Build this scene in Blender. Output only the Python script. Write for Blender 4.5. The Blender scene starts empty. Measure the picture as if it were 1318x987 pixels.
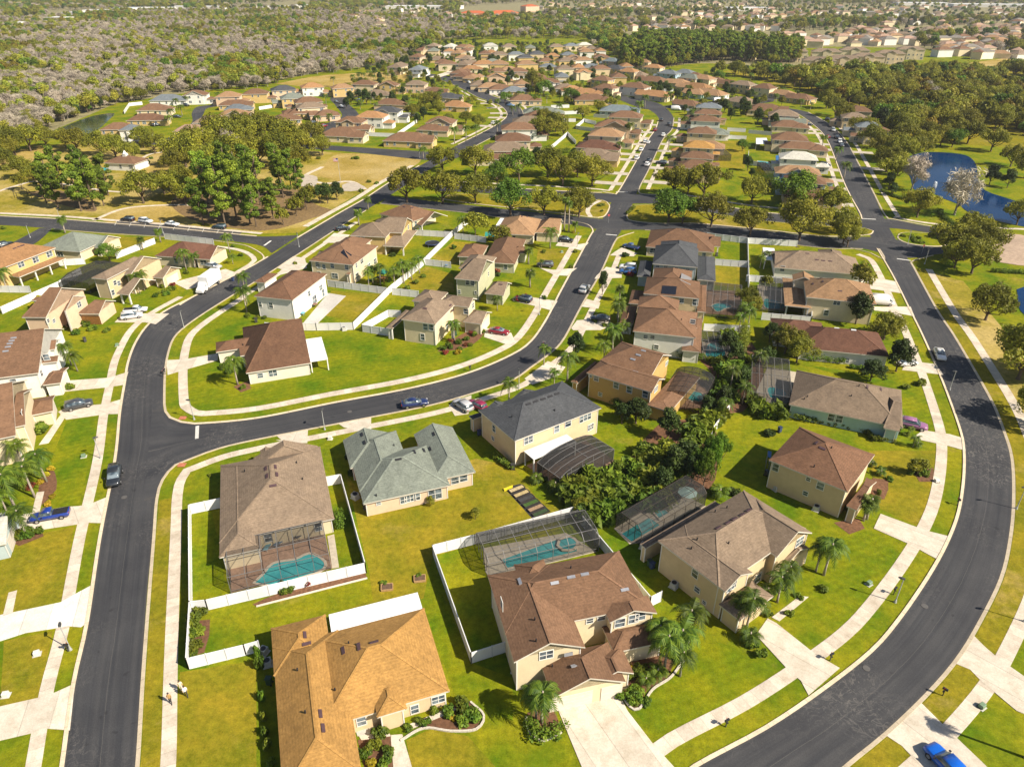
# Aerial view of a suburban neighbourhood: winding streets, houses, pools, trees, woods behind.
import bpy, math, random
import numpy as np
from mathutils import Vector, Matrix
from mathutils.geometry import tessellate_polygon
R = random.Random(11)
SC = bpy.context.scene
COL = SC.collection
rad = math.radians
# ---- survey: points read off the photograph are turned into metres on the flat site (z up, camera over the origin) ----
HCAM, PITCH, FPX, UC, VC = 70.0, rad(30), 913.0, 659.0, 493.5
def G(u, v, z=0.0):
    a = (u - UC) / FPX; b = (v - VC) / FPX
    dy = math.cos(PITCH) - b * math.sin(PITCH); dz = -math.sin(PITCH) - b * math.cos(PITCH)
    t = (z - HCAM) / dz
    return Vector((a * t, dy * t, z))
def P2(x, y, z=0.0):
    d = y * math.cos(PITCH) + (HCAM - z) * math.sin(PITCH)
    return UC + FPX * x / d, VC - FPX * (y * math.sin(PITCH) - (HCAM - z) * math.cos(PITCH)) / d
def K(x0, y0, w):            # a survey sheet: coordinates on an enlarged part of the plan
    s = (1318.0 if w in (330, 440, 220) else 1316.0) / w
    return lambda x, y: (x0 + x / s, y0 + y / s)
# ---- materials ----
_M = {}
def newmat(name):
    m = bpy.data.materials.new(name); m.use_nodes = True
    n = m.node_tree.nodes; n.clear()
    return m, n, m.node_tree.links
def N(n, t, **k):
    x = n.new(t)
    for a, b in k.items():
        if a.startswith('i_'):
            key = a[2:]; key = int(key) if key.isdigit() else key.replace('_', ' ')
            x.inputs[key].default_value = b
        else: setattr(x, a, b)
    return x
def c4(c): return (c[0], c[1], c[2], 1.0)
def out(n, l, s):
    o = n.new('ShaderNodeOutputMaterial'); l.new(s, o.inputs[0])
def bsdf(n, rough=0.8, spec=0.3, metal=0.0):
    b = n.new('ShaderNodeBsdfPrincipled'); b.inputs['Roughness'].default_value = rough
    b.inputs['Specular IOR Level'].default_value = spec; b.inputs['Metallic'].default_value = metal
    return b
def noise(n, l, vec, scale, detail=4, rough=0.55):
    t = n.new('ShaderNodeTexNoise'); t.inputs['Scale'].default_value = scale
    t.inputs['Detail'].default_value = detail; t.inputs['Roughness'].default_value = rough
    if vec is not None: l.new(vec, t.inputs['Vector'])
    return t.outputs['Fac']
def ramp(n, l, f, a, b, pos=(0.35, 0.65)):
    r = n.new('ShaderNodeValToRGB'); e = r.color_ramp.elements
    e[0].position, e[1].position = pos; e[0].color, e[1].color = c4(a), c4(b)
    l.new(f, r.inputs[0]); return r.outputs[0]
def mix(n, l, f, a, b, mode='MIX'):
    m = n.new('ShaderNodeMix'); m.data_type = 'RGBA'; m.blend_type = mode
    for s, x in ((m.inputs[0], f), (m.inputs[6], a), (m.inputs[7], b)):
        if hasattr(x, 'is_linked') or hasattr(x, 'links'): l.new(x, s)
        else: s.default_value = x if isinstance(x, float) else c4(x)
    return m.outputs[2]
def math_(n, l, op, a, b=None):
    m = n.new('ShaderNodeMath'); m.operation = op
    for i, x in enumerate((a, b)):
        if x is None: continue
        if isinstance(x, (int, float)): m.inputs[i].default_value = x
        else: l.new(x, m.inputs[i])
    return m.outputs[0]
def pos(n): return n.new('ShaderNodeNewGeometry').outputs['Position']
def ocoord(n): return n.new('ShaderNodeTexCoord').outputs['Object']
def mul(c, k): return tuple(min(1, x * k) for x in c)
def surface(name, c, var=0.18, scale=1.5, rough=0.85, spec=0.25, big=0.12, bigscale=0.08, metal=0, fine=0.0):
    """matt surface with uneven tone: blotches at two sizes"""
    key = ('s', name, c)
    if key in _M: return _M[key]
    m, n, l = newmat(name); p = pos(n)
    col = ramp(n, l, noise(n, l, p, scale), mul(c, 1 - var), mul(c, 1 + var), (0.3, 0.7))
    col = mix(n, l, ramp(n, l, noise(n, l, p, bigscale, 3), (0, 0, 0), (1, 1, 1)), mul(col and c, 1) if 0 else col, mix(n, l, 1.0, col, mul((1, 1, 1), 1 - 2 * big), 'MULTIPLY'))
    if fine:
        col = mix(n, l, 1.0, col, ramp(n, l, noise(n, l, p, 14, 2), mul((1, 1, 1), 1 - fine), (1, 1, 1), (0.25, 0.6)), 'MULTIPLY')
    b = bsdf(n, rough, spec, metal); l.new(col, b.inputs['Base Color']); out(n, l, b.outputs[0])
    _M[key] = m; return m
def shingle(c):
    key = ('r', c)
    if key in _M: return _M[key]
    m, n, l = newmat('roof_shingles'); p = ocoord(n)
    sep = N(n, 'ShaderNodeSeparateXYZ'); l.new(p, sep.inputs[0])
    oi = n.new('ShaderNodeObjectInfo')
    # shingle tabs: small blotches stretched along the course, plus the thin dark line of each course
    mp = N(n, 'ShaderNodeMapping'); mp.inputs['Scale'].default_value = (2.6, 2.6, 7.0); l.new(p, mp.inputs[0])
    tab = noise(n, l, mp.outputs[0], 1.0, 5, 0.75)
    col = ramp(n, l, tab, mul(c, 0.62), mul(c, 1.4), (0.25, 0.75))
    course = math_(n, l, 'FRACT', math_(n, l, 'MULTIPLY', sep.outputs[2], 7.2))
    line = math_(n, l, 'LESS_THAN', course, 0.2)
    col = mix(n, l, math_(n, l, 'MULTIPLY', line, 0.2), col, mul(c, 0.35))
    w = noise(n, l, p, 0.35, 4, 0.6)
    col = mix(n, l, 1.0, col, ramp(n, l, w, (0.86, 0.86, 0.87), (1.08, 1.07, 1.05), (0.3, 0.7)), 'MULTIPLY')
    mp2 = N(n, 'ShaderNodeMapping'); mp2.inputs['Scale'].default_value = (1.1, 1.1, 0.12); l.new(p, mp2.inputs[0])
    streak = noise(n, l, mp2.outputs[0], 1.0, 3)
    col = mix(n, l, 1.0, col, ramp(n, l, streak, (0.88, 0.88, 0.88), (1.04, 1.04, 1.04), (0.35, 0.6)), 'MULTIPLY')
    hs = N(n, 'ShaderNodeHueSaturation'); l.new(col, hs.inputs['Color'])
    l.new(math_(n, l, 'ADD', math_(n, l, 'MULTIPLY', oi.outputs['Random'], 0.24), 0.9), hs.inputs['Value'])
    b = bsdf(n, 0.9, 0.15); l.new(hs.outputs[0], b.inputs['Base Color']); out(n, l, b.outputs[0])
    _M[key] = m; return m
def plain(name, c, rough=0.5, spec=0.5, metal=0.0):
    key = ('p', name, c)
    if key in _M: return _M[key]
    m, n, l = newmat(name); b = bsdf(n, rough, spec, metal)
    col = ramp(n, l, noise(n, l, ocoord(n), 2.5), mul(c, 0.9), mul(c, 1.1))
    l.new(col, b.inputs['Base Color']); out(n, l, b.outputs[0]); _M[key] = m; return m
def paint():
    """car paint: the colour comes from each car's own object colour"""
    if 'paint' in _M: return _M['paint']
    m, n, l = newmat('car_paint'); b = bsdf(n, 0.28, 0.5); oi = n.new('ShaderNodeObjectInfo')
    b.inputs['Coat Weight'].default_value = 0.6; b.inputs['Coat Roughness'].default_value = 0.06
    d = noise(n, l, ocoord(n), 3.0)
    l.new(mix(n, l, 1.0, oi.outputs['Color'], ramp(n, l, d, (0.88, 0.88, 0.88), (1, 1, 1)), 'MULTIPLY'), b.inputs['Base Color'])
    out(n, l, b.outputs[0]); _M['paint'] = m; return m
def leafmat(name, a, b_, trans=0.3, hue=0.03):
    key = ('l', name)
    if key in _M: return _M[key]
    m, n, l = newmat(name)
    at = N(n, 'ShaderNodeAttribute'); at.attribute_name = 'tint'
    oi = n.new('ShaderNodeObjectInfo')
    col = ramp(n, l, at.outputs['Fac'], a, b_, (0.0, 1.0))
    hs = N(n, 'ShaderNodeHueSaturation'); l.new(col, hs.inputs['Color'])
    l.new(math_(n, l, 'ADD', math_(n, l, 'MULTIPLY', oi.outputs['Random'], hue * 2), 0.5 - hue), hs.inputs['Hue'])
    r2 = math_(n, l, 'FRACT', math_(n, l, 'MULTIPLY', oi.outputs['Random'], 37.0))
    l.new(math_(n, l, 'ADD', math_(n, l, 'MULTIPLY', r2, 0.6), 0.7), hs.inputs['Value'])
    d = bsdf(n, 0.6, 0.25); l.new(hs.outputs[0], d.inputs['Base Color'])
    t = n.new('ShaderNodeBsdfTranslucent'); l.new(hs.outputs[0], t.inputs[0])
    ms = n.new('ShaderNodeMixShader'); ms.inputs[0].default_value = trans
    l.new(d.outputs[0], ms.inputs[1]); l.new(t.outputs[0], ms.inputs[2]); out(n, l, ms.outputs[0])
    _M[key] = m; return m
def glass():
    if 'glass' in _M: return _M['glass']
    m, n, l = newmat('window_glass'); b = bsdf(n, 0.08, 0.8)
    col = ramp(n, l, noise(n, l, pos(n), 0.9, 2), (0.03, 0.045, 0.06), (0.16, 0.2, 0.23), (0.4, 0.62))
    l.new(col, b.inputs['Base Color']); out(n, l, b.outputs[0]); _M['glass'] = m; return m
def screen(op=.42):
    key = ('screen', op)
    if key in _M: return _M[key]
    m, n, l = newmat('insect_screen'); d = bsdf(n, 0.7, 0.1); d.inputs['Base Color'].default_value = (0.035, 0.036, 0.036, 1)
    t = n.new('ShaderNodeBsdfTransparent'); ms = n.new('ShaderNodeMixShader')
    f = noise(n, l, pos(n), 0.8, 2)
    l.new(math_(n, l, 'ADD', math_(n, l, 'MULTIPLY', f, 0.14), op - .07), ms.inputs[0])
    l.new(t.outputs[0], ms.inputs[1]); l.new(d.outputs[0], ms.inputs[2]); out(n, l, ms.outputs[0]); _M[key] = m; return m
def water(name, a, b_, scale, rough=0.06, bump=0.15, bs=1.2):
    key = ('w', name)
    if key in _M: return _M[key]
    m, n, l = newmat(name); p = pos(n); b = bsdf(n, rough, 0.5 if name == 'pool_water' else .06)
    l.new(ramp(n, l, noise(n, l, p, scale), a, b_), b.inputs['Base Color'])
    bp = N(n, 'ShaderNodeBump'); bp.inputs['Strength'].default_value = bump; bp.inputs['Distance'].default_value = 0.1
    l.new(noise(n, l, p, bs, 3), bp.inputs['Height']); l.new(bp.outputs[0], b.inputs['Normal'])
    out(n, l, b.outputs[0]); _M[key] = m; return m
def grassmat(name, g1, g2, dry, dryamt=0.5, scale=0.12, stripes=0.0):
    """mown lawn: fresh and tired patches, dry tan spots, fine tufts, faint mower stripes"""
    key = ('g', name)
    if key in _M: return _M[key]
    m, n, l = newmat(name); p = pos(n)
    col = ramp(n, l, noise(n, l, p, scale, 5, 0.65), g1, g2, (0.36, 0.62))
    dn = noise(n, l, p, scale * 0.55, 6, 0.7)
    lo = 0.72 - 0.3 * dryamt
    f = ramp(n, l, dn, (0, 0, 0), (0.85, 0.85, 0.85), (lo, lo + 0.14))
    col = mix(n, l, f, col, dry)
    col = mix(n, l, 1.0, col, ramp(n, l, noise(n, l, p, 1.1, 5, 0.75), (0.62, 0.64, 0.6), (1.25, 1.22, 1.2), (0.3, 0.7)), 'MULTIPLY')
    col = mix(n, l, 1.0, col, ramp(n, l, noise(n, l, p, 6.0, 3, 0.8), (0.72, 0.74, 0.7), (1.18, 1.16, 1.1), (0.3, 0.7)), 'MULTIPLY')
    if stripes:
        w = N(n, 'ShaderNodeTexWave'); w.inputs['Scale'].default_value = 0.28; w.inputs['Distortion'].default_value = 1.5; w.inputs['Detail'].default_value = 1
        mp = N(n, 'ShaderNodeMapping'); mp.inputs['Rotation'].default_value = (0, 0, 1.15); l.new(p, mp.inputs[0]); l.new(mp.outputs[0], w.inputs[0])
        col = mix(n, l, 1.0, col, ramp(n, l, w.outputs['Fac'], mul((1, 1, 1), 1 - stripes), (1, 1, 1), (0.3, 0.7)), 'MULTIPLY')
    b = bsdf(n, 0.95, 0.05); l.new(col, b.inputs['Base Color'])
    bp = N(n, 'ShaderNodeBump'); bp.inputs['Strength'].default_value = 0.5; bp.inputs['Distance'].default_value = 0.08
    l.new(noise(n, l, p, 5, 3), bp.inputs['Height']); l.new(bp.outputs[0], b.inputs['Normal'])
    out(n, l, b.outputs[0]); _M[key] = m; return m
def asphalt():
    """worn asphalt: wheel paths polished along each lane, lengthwise streaks, a seam down the middle, scuffs, patches, fine grit"""
    if 'asph' in _M: return _M['asph']
    m, n, l = newmat('asphalt'); p = pos(n)
    ac = N(n, 'ShaderNodeAttribute'); ac.attribute_name = 'across'; al = N(n, 'ShaderNodeAttribute'); al.attribute_name = 'along'
    cv = N(n, 'ShaderNodeCombineXYZ'); l.new(math_(n, l, 'MULTIPLY', ac.outputs['Fac'], 14.0), cv.inputs[0]); l.new(math_(n, l, 'MULTIPLY', al.outputs['Fac'], .035), cv.inputs[1])
    st = noise(n, l, cv.outputs[0], 1.0, 5, 0.6)
    col = ramp(n, l, st, (0.026, 0.028, 0.033), (0.05, 0.05, 0.053), (0.3, 0.7))
    lane = math_(n, l, 'ABSOLUTE', math_(n, l, 'SUBTRACT', math_(n, l, 'FRACT', math_(n, l, 'MULTIPLY', ac.outputs['Fac'], 4.0)), 0.5))
    col = mix(n, l, math_(n, l, 'MULTIPLY', ramp(n, l, lane, (1, 1, 1), (0, 0, 0), (0.1, 0.42)), 0.3), col, (0.058, 0.057, 0.058))
    col = mix(n, l, 1.0, col, ramp(n, l, noise(n, l, p, 0.11, 4, 0.6), (0.82, 0.82, 0.84), (1.16, 1.15, 1.12), (0.35, 0.65)), 'MULTIPLY')
    wob = math_(n, l, 'MULTIPLY', math_(n, l, 'SUBTRACT', noise(n, l, p, 0.5, 3), 0.5), 0.03)
    seam = math_(n, l, 'LESS_THAN', math_(n, l, 'ABSOLUTE', math_(n, l, 'SUBTRACT', math_(n, l, 'ADD', ac.outputs['Fac'], wob), 0.5)), 0.004)
    col = mix(n, l, math_(n, l, 'MULTIPLY', seam, 0.45), col, (0.12, 0.11, 0.095))
    g = ramp(n, l, noise(n, l, p, 0.042, 2), (0, 0, 0), (1, 1, 1), (0.44, 0.58))
    wp = N(n, 'ShaderNodeVectorMath'); wp.operation = 'ADD'; l.new(p, wp.inputs[0]); nz = N(n, 'ShaderNodeTexNoise'); nz.inputs['Scale'].default_value = .22; l.new(p, nz.inputs['Vector'])
    sc3 = N(n, 'ShaderNodeVectorMath'); sc3.operation = 'SCALE'; sc3.inputs['Scale'].default_value = 9; l.new(nz.outputs['Color'], sc3.inputs[0]); l.new(sc3.outputs[0], wp.inputs[1])
    arc = noise(n, l, wp.outputs[0], 0.9, 2, 0.5)
    arcs = ramp(n, l, math_(n, l, 'ABSOLUTE', math_(n, l, 'SUBTRACT', arc, 0.5)), (1, 1, 1), (0, 0, 0), (0.0, 0.028))
    col = mix(n, l, math_(n, l, 'MULTIPLY', math_(n, l, 'MULTIPLY', arcs, g), 0.5), col, (0.19, 0.175, 0.155))
    sm = ramp(n, l, noise(n, l, p, 1.1, 8, 0.72), (0, 0, 0), (1, 1, 1), (0.55, 0.72))
    col = mix(n, l, math_(n, l, 'MULTIPLY', math_(n, l, 'MULTIPLY', sm, g), 0.7), col, (0.18, 0.165, 0.145))
    oil = ramp(n, l, noise(n, l, p, 0.6, 2), (0, 0, 0), (1, 1, 1), (0.68, 0.74)); col = mix(n, l, math_(n, l, 'MULTIPLY', oil, 0.5), col, (0.014, 0.014, 0.015))
    edge = ramp(n, l, math_(n, l, 'ABSOLUTE', math_(n, l, 'SUBTRACT', ac.outputs['Fac'], 0.5)), (0, 0, 0), (1, 1, 1), (0.455, 0.5)); col = mix(n, l, math_(n, l, 'MULTIPLY', edge, 0.35), col, (0.09, 0.08, 0.068))
    col = mix(n, l, 1.0, col, ramp(n, l, noise(n, l, p, 9, 2), (0.8, 0.8, 0.8), (1.15, 1.15, 1.15), (0.3, 0.7)), 'MULTIPLY')
    b = bsdf(n, 0.75, 0.3); l.new(col, b.inputs['Base Color']); out(n, l, b.outputs[0]); _M['asph'] = m; return m
def concrete(name, c, joint=1.5, stain=0.25, tone=.13):
    """poured slabs: each slab its own tone, thin dark joints across, stains"""
    key = ('c', name)
    if key in _M: return _M[key]
    m, n, l = newmat(name); p = pos(n)
    at = N(n, 'ShaderNodeAttribute'); at.attribute_name = 'along'
    q = math_(n, l, 'DIVIDE', at.outputs['Fac'], joint)
    wn = N(n, 'ShaderNodeTexWhiteNoise'); wn.noise_dimensions = '1D'; l.new(math_(n, l, 'FLOOR', q), wn.inputs['W'])
    col = ramp(n, l, wn.outputs['Value'], mul(c, 1 - tone), mul(c, 1 + tone * .7), (0, 1))
    j = math_(n, l, 'LESS_THAN', math_(n, l, 'FRACT', q), 0.035)
    col = mix(n, l, math_(n, l, 'MULTIPLY', j, 0.4), col, mul(c, 0.35))
    st = ramp(n, l, noise(n, l, p, 0.55, 6, 0.7), mul((1, 0.97, 0.92), 1 - stain), (1.03, 1.03, 1.03), (0.32, 0.58))
    col = mix(n, l, 1.0, col, st, 'MULTIPLY')
    col = mix(n, l, 1.0, col, ramp(n, l, noise(n, l, p, 7, 2), (0.9, 0.9, 0.9), (1.06, 1.06, 1.06)), 'MULTIPLY')
    b = bsdf(n, 0.85, 0.2); l.new(col, b.inputs['Base Color']); out(n, l, b.outputs[0]); _M[key] = m; return m
# ---- mesh building ----
class MB:
    def __init__(s): s.v, s.f, s.m = [], [], []
    def add(s, vs, fs, mi=0):
        o = len(s.v); s.v += [tuple(x) for x in vs]
        for f in fs: s.f.append(tuple(i + o for i in f)); s.m.append(mi)
    def box(s, x0, y0, z0, x1, y1, z1, mi=0):
        s.add([(x0, y0, z0), (x1, y0, z0), (x1, y1, z0), (x0, y1, z0), (x0, y0, z1), (x1, y0, z1), (x1, y1, z1), (x0, y1, z1)],
              [(0, 3, 2, 1), (4, 5, 6, 7), (0, 1, 5, 4), (1, 2, 6, 5), (2, 3, 7, 6), (3, 0, 4, 7)], mi)
    def bar(s, a, b, w, h=None, mi=0):
        a, b = Vector(a), Vector(b); d = b - a
        if d.length < 1e-6: return
        d.normalize(); up = Vector((0, 0, 1)) if abs(d.z) < 0.9 else Vector((1, 0, 0))
        x = d.cross(up).normalized(); y = x.cross(d); h = h or w
        vs = [p + x * sx * w / 2 + y * sy * h / 2 for p in (a, b) for sx, sy in ((-1, -1), (1, -1), (1, 1), (-1, 1))]
        s.add(vs, [(0, 1, 2, 3), (7, 6, 5, 4), (0, 4, 5, 1), (1, 5, 6, 2), (2, 6, 7, 3), (3, 7, 4, 0)], mi)
    def tube(s, pts, rs, n=8, mi=0, cap=True):
        rings = []
        for i, p in enumerate(pts):
            p = Vector(p); d = (Vector(pts[min(i + 1, len(pts) - 1)]) - Vector(pts[max(i - 1, 0)])).normalized()
            up = Vector((0, 0, 1)) if abs(d.z) < 0.95 else Vector((1, 0, 0))
            x = d.cross(up).normalized(); y = x.cross(d)
            rings.append([p + (x * math.cos(t) + y * math.sin(t)) * rs[i] for t in [k * 2 * math.pi / n for k in range(n)]])
        vs = [q for r in rings for q in r]; fs = []
        for i in range(len(pts) - 1):
            for k in range(n): fs.append((i * n + k, (i + 1) * n + k, (i + 1) * n + (k + 1) % n, i * n + (k + 1) % n))
        if cap: fs += [tuple(range(n)), tuple((len(pts) - 1) * n + k for k in reversed(range(n)))]
        s.add(vs, fs, mi)
    def poly(s, pts, z, mi=0, skirt=0.0):
        vs = [(p[0], p[1], z) for p in pts]
        tri = tessellate_polygon([[Vector(v) for v in vs]])
        fs = []
        for t in tri:
            a, b, c = (Vector(vs[i]) for i in t)
            fs.append(t if (b - a).cross(c - a).z > 0 else t[::-1])
        n = len(vs)
        if skirt:
            vs2 = vs + [(x, y, z - skirt) for x, y, _ in vs]
            fs += [(i, (i + 1) % n, n + (i + 1) % n, n + i) for i in range(n)]
            vs = vs2
        s.add(vs, fs, mi)
    def dome(s, c, r, hz, n=12, k=4, mi=0):
        vs = []; fs = []
        for j in range(k):
            t = j / k * math.pi / 2
            vs += [(c[0] + r * math.cos(t) * math.cos(a), c[1] + r * math.cos(t) * math.sin(a), c[2] + hz * math.sin(t)) for a in [i * 2 * math.pi / n for i in range(n)]]
        vs.append((c[0], c[1], c[2] + hz))
        for j in range(k - 1):
            for i in range(n): fs.append((j * n + i, j * n + (i + 1) % n, (j + 1) * n + (i + 1) % n, (j + 1) * n + i))
        fs += [((k - 1) * n + i, (k - 1) * n + (i + 1) % n, len(vs) - 1) for i in range(n)]
        s.add(vs, fs, mi)
    def mesh(s, name, mats, smooth=False):
        me = bpy.data.meshes.new(name); me.from_pydata(s.v, [], s.f)
        for m in (mats if isinstance(mats, (list, tuple)) else [mats]): me.materials.append(m)
        me.polygons.foreach_set('material_index', s.m)
        if smooth: me.polygons.foreach_set('use_smooth', [True] * len(s.f))
        me.update(); return me
    def build(s, name, mats, parent=None, smooth=False):
        return link(name, s.mesh(name, mats, smooth), parent)
def link(name, data, parent=None, loc=None):
    o = bpy.data.objects.new(name, data); COL.objects.link(o)
    if parent is not None: o.parent = parent
    if loc is not None: o.location = loc
    return o
def tag(o, label=None, cat=None, group=None, kind=None):
    if label: o['label'] = label
    if cat: o['category'] = cat
    if group: o['group'] = group
    if kind: o['kind'] = kind
    return o
def empty(name, loc, rz=0.0):
    o = bpy.data.objects.new(name, None); COL.objects.link(o); o.location = loc; o.rotation_euler = (0, 0, rz)
    o.empty_display_size = 0.5; return o
def kids(o): return [c for c in o.children]
def dup(root, loc, rz=0.0, sc=1.0, color=None):
    r = root.copy(); COL.objects.link(r); r.location = loc; r.rotation_euler = (0, 0, rz)
    r.scale = (sc, sc, sc) if not isinstance(sc, tuple) else sc
    for ch in KIDS[root.name]:
        c = ch.copy(); COL.objects.link(c); c.parent = r
        if color: c.color = c4(color)
        for g in KIDS.get(ch.name, ()):
            d = g.copy(); COL.objects.link(d); d.parent = c
            if color: d.color = c4(color)
    return r
KIDS = {}
def register(root):          # remember the parts of a first-built thing so that copies find them
    KIDS[root.name] = list(root.children)
    for c in root.children:
        if c.children: KIDS[c.name] = list(c.children)
def smooth_line(pts, step=2.0):
    pts = [Vector((p[0], p[1])) for p in pts]
    P = [2 * pts[0] - pts[1]] + pts + [2 * pts[-1] - pts[-2]]; o = []
    for i in range(1, len(P) - 2):
        a, b, c, d = P[i - 1:i + 3]; n = max(1, int((c - b).length / step))
        for k in range(n):
            t = k / n
            o.append(0.5 * (2 * b + (c - a) * t + (2 * a - 5 * b + 4 * c - d) * t * t + (3 * b - a - 3 * c + d) * t ** 3))
    o.append(pts[-1]); return o
def gl(pp, step=2.0): return smooth_line([G(*p) for p in pp], step)
def offset(line, d):
    o = []
    for i, p in enumerate(line):
        t = (line[min(i + 1, len(line) - 1)] - line[max(i - 1, 0)])
        t = t.normalized() if t.length > 1e-9 else Vector((1, 0)); o.append(p + Vector((-t.y, t.x)) * d)
    return o
def ribbon(name, line, d0, d1, z, mat, z1=None, skirt=0.12):
    """a strip along a line between two sideways offsets; carries the distance run as 'along'"""
    a, b = offset(line, d0), offset(line, d1); z1 = z if z1 is None else z1
    n = len(line); vs = []; run = 0; al = []
    for i in range(n):
        if i: run += (line[i] - line[i - 1]).length
        vs += [(a[i].x, a[i].y, z), (b[i].x, b[i].y, z1), (a[i].x, a[i].y, z - skirt), (b[i].x, b[i].y, z1 - skirt)]
        al += [run] * 4
    fs = []
    for i in range(n - 1):
        q, w = 4 * i, 4 * (i + 1)
        fs += [(q, w, w + 1, q + 1), (q + 2, w + 2, w, q), (q + 1, w + 1, w + 3, q + 3)]
    if d1 > d0: fs = [f[::-1] for f in fs]
    me = bpy.data.meshes.new(name); me.from_pydata(vs, [], fs); me.materials.append(mat)
    at = me.attributes.new('along', 'FLOAT', 'POINT'); at.data.foreach_set('value', al); me.update()
    return link(name, me)
# ---- vegetation ----
def leaves_mesh(name, clumps, per, size, mat, seed, flat=0.0, elong=1.0, up=0.35, shell=0.55):
    """many small leaf-sized faces spread through clumps (cx,cy,cz,r[,tint])"""
    rs = np.random.RandomState(seed); C = np.array([c[:4] for c in clumps], float)
    T = np.array([c[4] if len(c) > 4 else rs.rand() for c in clumps])
    n = len(C) * per; ci = np.repeat(np.arange(len(C)), per)
    d = rs.normal(size=(n, 3)); d /= np.linalg.norm(d, axis=1)[:, None]
    rr = C[ci, 3] * (shell + (1 - shell) * rs.rand(n) ** 0.6)
    p = C[ci, :3] + d * rr[:, None] * np.array([1, 1, 1 - flat])
    nr = d * 0.8 + rs.normal(size=(n, 3)) * 0.6 + np.array([0, 0, up]); nr /= np.linalg.norm(nr, axis=1)[:, None]
    t = np.cross(nr, rs.normal(size=(n, 3))); t /= np.linalg.norm(t, axis=1)[:, None]; b = np.cross(nr, t)
    s = size * (0.6 + 0.8 * rs.rand(n))[:, None]
    q = np.stack([p - t * s * elong * .5, p + b * s * .5, p + t * s * elong * .5, p - b * s * .5], 1).reshape(-1, 3)
    me = bpy.data.meshes.new(name); me.vertices.add(4 * n); me.vertices.foreach_set('co', q.ravel())
    me.loops.add(4 * n); me.loops.foreach_set('vertex_index', np.arange(4 * n, dtype=np.int32))
    me.polygons.add(n); me.polygons.foreach_set('loop_start', np.arange(0, 4 * n, 4, dtype=np.int32)); me.polygons.foreach_set('loop_total', np.full(n, 4, np.int32))
    at = me.attributes.new('tint', 'FLOAT', 'FACE'); at.data.foreach_set('value', np.clip(T[ci] * .6 + rs.rand(n) * .4, 0, 1))
    me.materials.append(mat); me.update(calc_edges=True); return me
L_OAK = leafmat('oak_leaves', (0.10, 0.115, 0.013), (0.33, 0.315, 0.026), 0.36, 0.012)
L_GREEN = leafmat('bright_leaves', (0.05, 0.115, 0.010), (0.17, 0.26, 0.02), 0.3, 0.012)
L_PINE = leafmat('pine_needles', (0.065, 0.12, 0.011), (0.24, 0.31, 0.025), 0.3, 0.01)
L_DARK = leafmat('dark_leaves', (0.022, 0.045, 0.009), (0.07, 0.105, 0.016), 0.2, 0.012)
L_PALM = leafmat('palm_fronds', (0.04, 0.08, 0.007), (0.135, 0.185, 0.015), 0.3, 0.012)
L_SHRUB = leafmat('shrub_leaves', (0.05, 0.095, 0.009), (0.19, 0.24, 0.018), 0.3, 0.03)
L_RED = leafmat('red_leaves', (0.12, 0.025, 0.018), (0.32, 0.07, 0.035), 0.25, 0.02)
L_YEL = leafmat('yellow_leaves', (0.24, 0.2, 0.012), (0.5, 0.38, 0.02), 0.3, 0.02)
L_BARE = leafmat('bare_twigs', (0.24, 0.205, 0.15), (0.46, 0.40, 0.31), 0.1, 0.012)
L_FORG = leafmat('wood_leaves', (0.15, 0.18, 0.02), (0.38, 0.38, 0.04), 0.3, 0.03)
BARK = surface('bark', (0.13, 0.095, 0.065), 0.3, 3, 0.95)
PALE = surface('palm_trunk', (0.36, 0.31, 0.25), 0.25, 4, 0.95)
def trunk_mesh(name, h, r, limbs, seed, mat=BARK, lean=0.15, split=0.35):
    q = random.Random(seed); m = MB()
    top = (q.uniform(-lean, lean), q.uniform(-lean, lean), h)
    m.tube([(0, 0, -0.15), (0, 0, 0.25), (top[0] * .5, top[1] * .5, h * .55), top], [r * 1.5, r * 1.05, r * .85, r * .6], 7)
    for (x, y, z, rr) in limbs:
        s = q.uniform(split, 0.95) * h
        a = Vector((top[0] * s / h, top[1] * s / h, s)); b = Vector((x, y, z)); mid = a.lerp(b, .5) + Vector((0, 0, -0.12 * (b - a).length))
        m.tube([a, mid, b], [r * .5, r * .3, r * .1], 5)
    return m.mesh(name, mat, True)
def crown_clumps(seed, n, rx, rz, cz, cr, bottom=-0.35):
    q = random.Random(seed); c = []
    while len(c) < n:
        d = Vector((q.gauss(0, 1), q.gauss(0, 1), q.gauss(0, 1))).normalized()
        if d.z < bottom: continue
        k = q.uniform(0.55, 1.0); w = 1 + 0.22 * math.sin(3 * math.atan2(d.y, d.x) + seed)
        c.append((d.x * rx * k * w, d.y * rx * k * w, cz + d.z * rz * k, cr * q.uniform(0.6, 1.25), q.random()))
    return c
def tree_proto(name, crown_me, trunk_me):
    r = empty(name, (0, 0, -500)); link('trunk', trunk_me, r); link('crown', crown_me, r); register(r); return r
PROTO = {}
def mk_oak(key, nm, seed, mat, n=42, rx=5.2, rz=3.0, cz=5.4, cr=1.4, per=135, size=0.38, h=3.0, tr=0.3):
    cl = crown_clumps(seed, n, rx, rz, cz, cr)
    PROTO.setdefault(key, []).append(tree_proto(nm, leaves_mesh('crown', cl, per, size, mat, seed), trunk_mesh('trunk', h, tr, [c[:4] for c in cl[::4]], seed)))
for s in range(3): mk_oak('oak', 'oak_tree', 20 + s, L_OAK)
for s in range(2): mk_oak('green', 'shade_tree', 30 + s, L_GREEN, 44, 5.0, 3.4, 5.6, 1.5)
for s in range(2): mk_oak('small', 'young_tree', 40 + s, L_OAK, 16, 2.2, 1.7, 3.6, 1.0, 70, 0.42, 2.0, .12)
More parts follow.
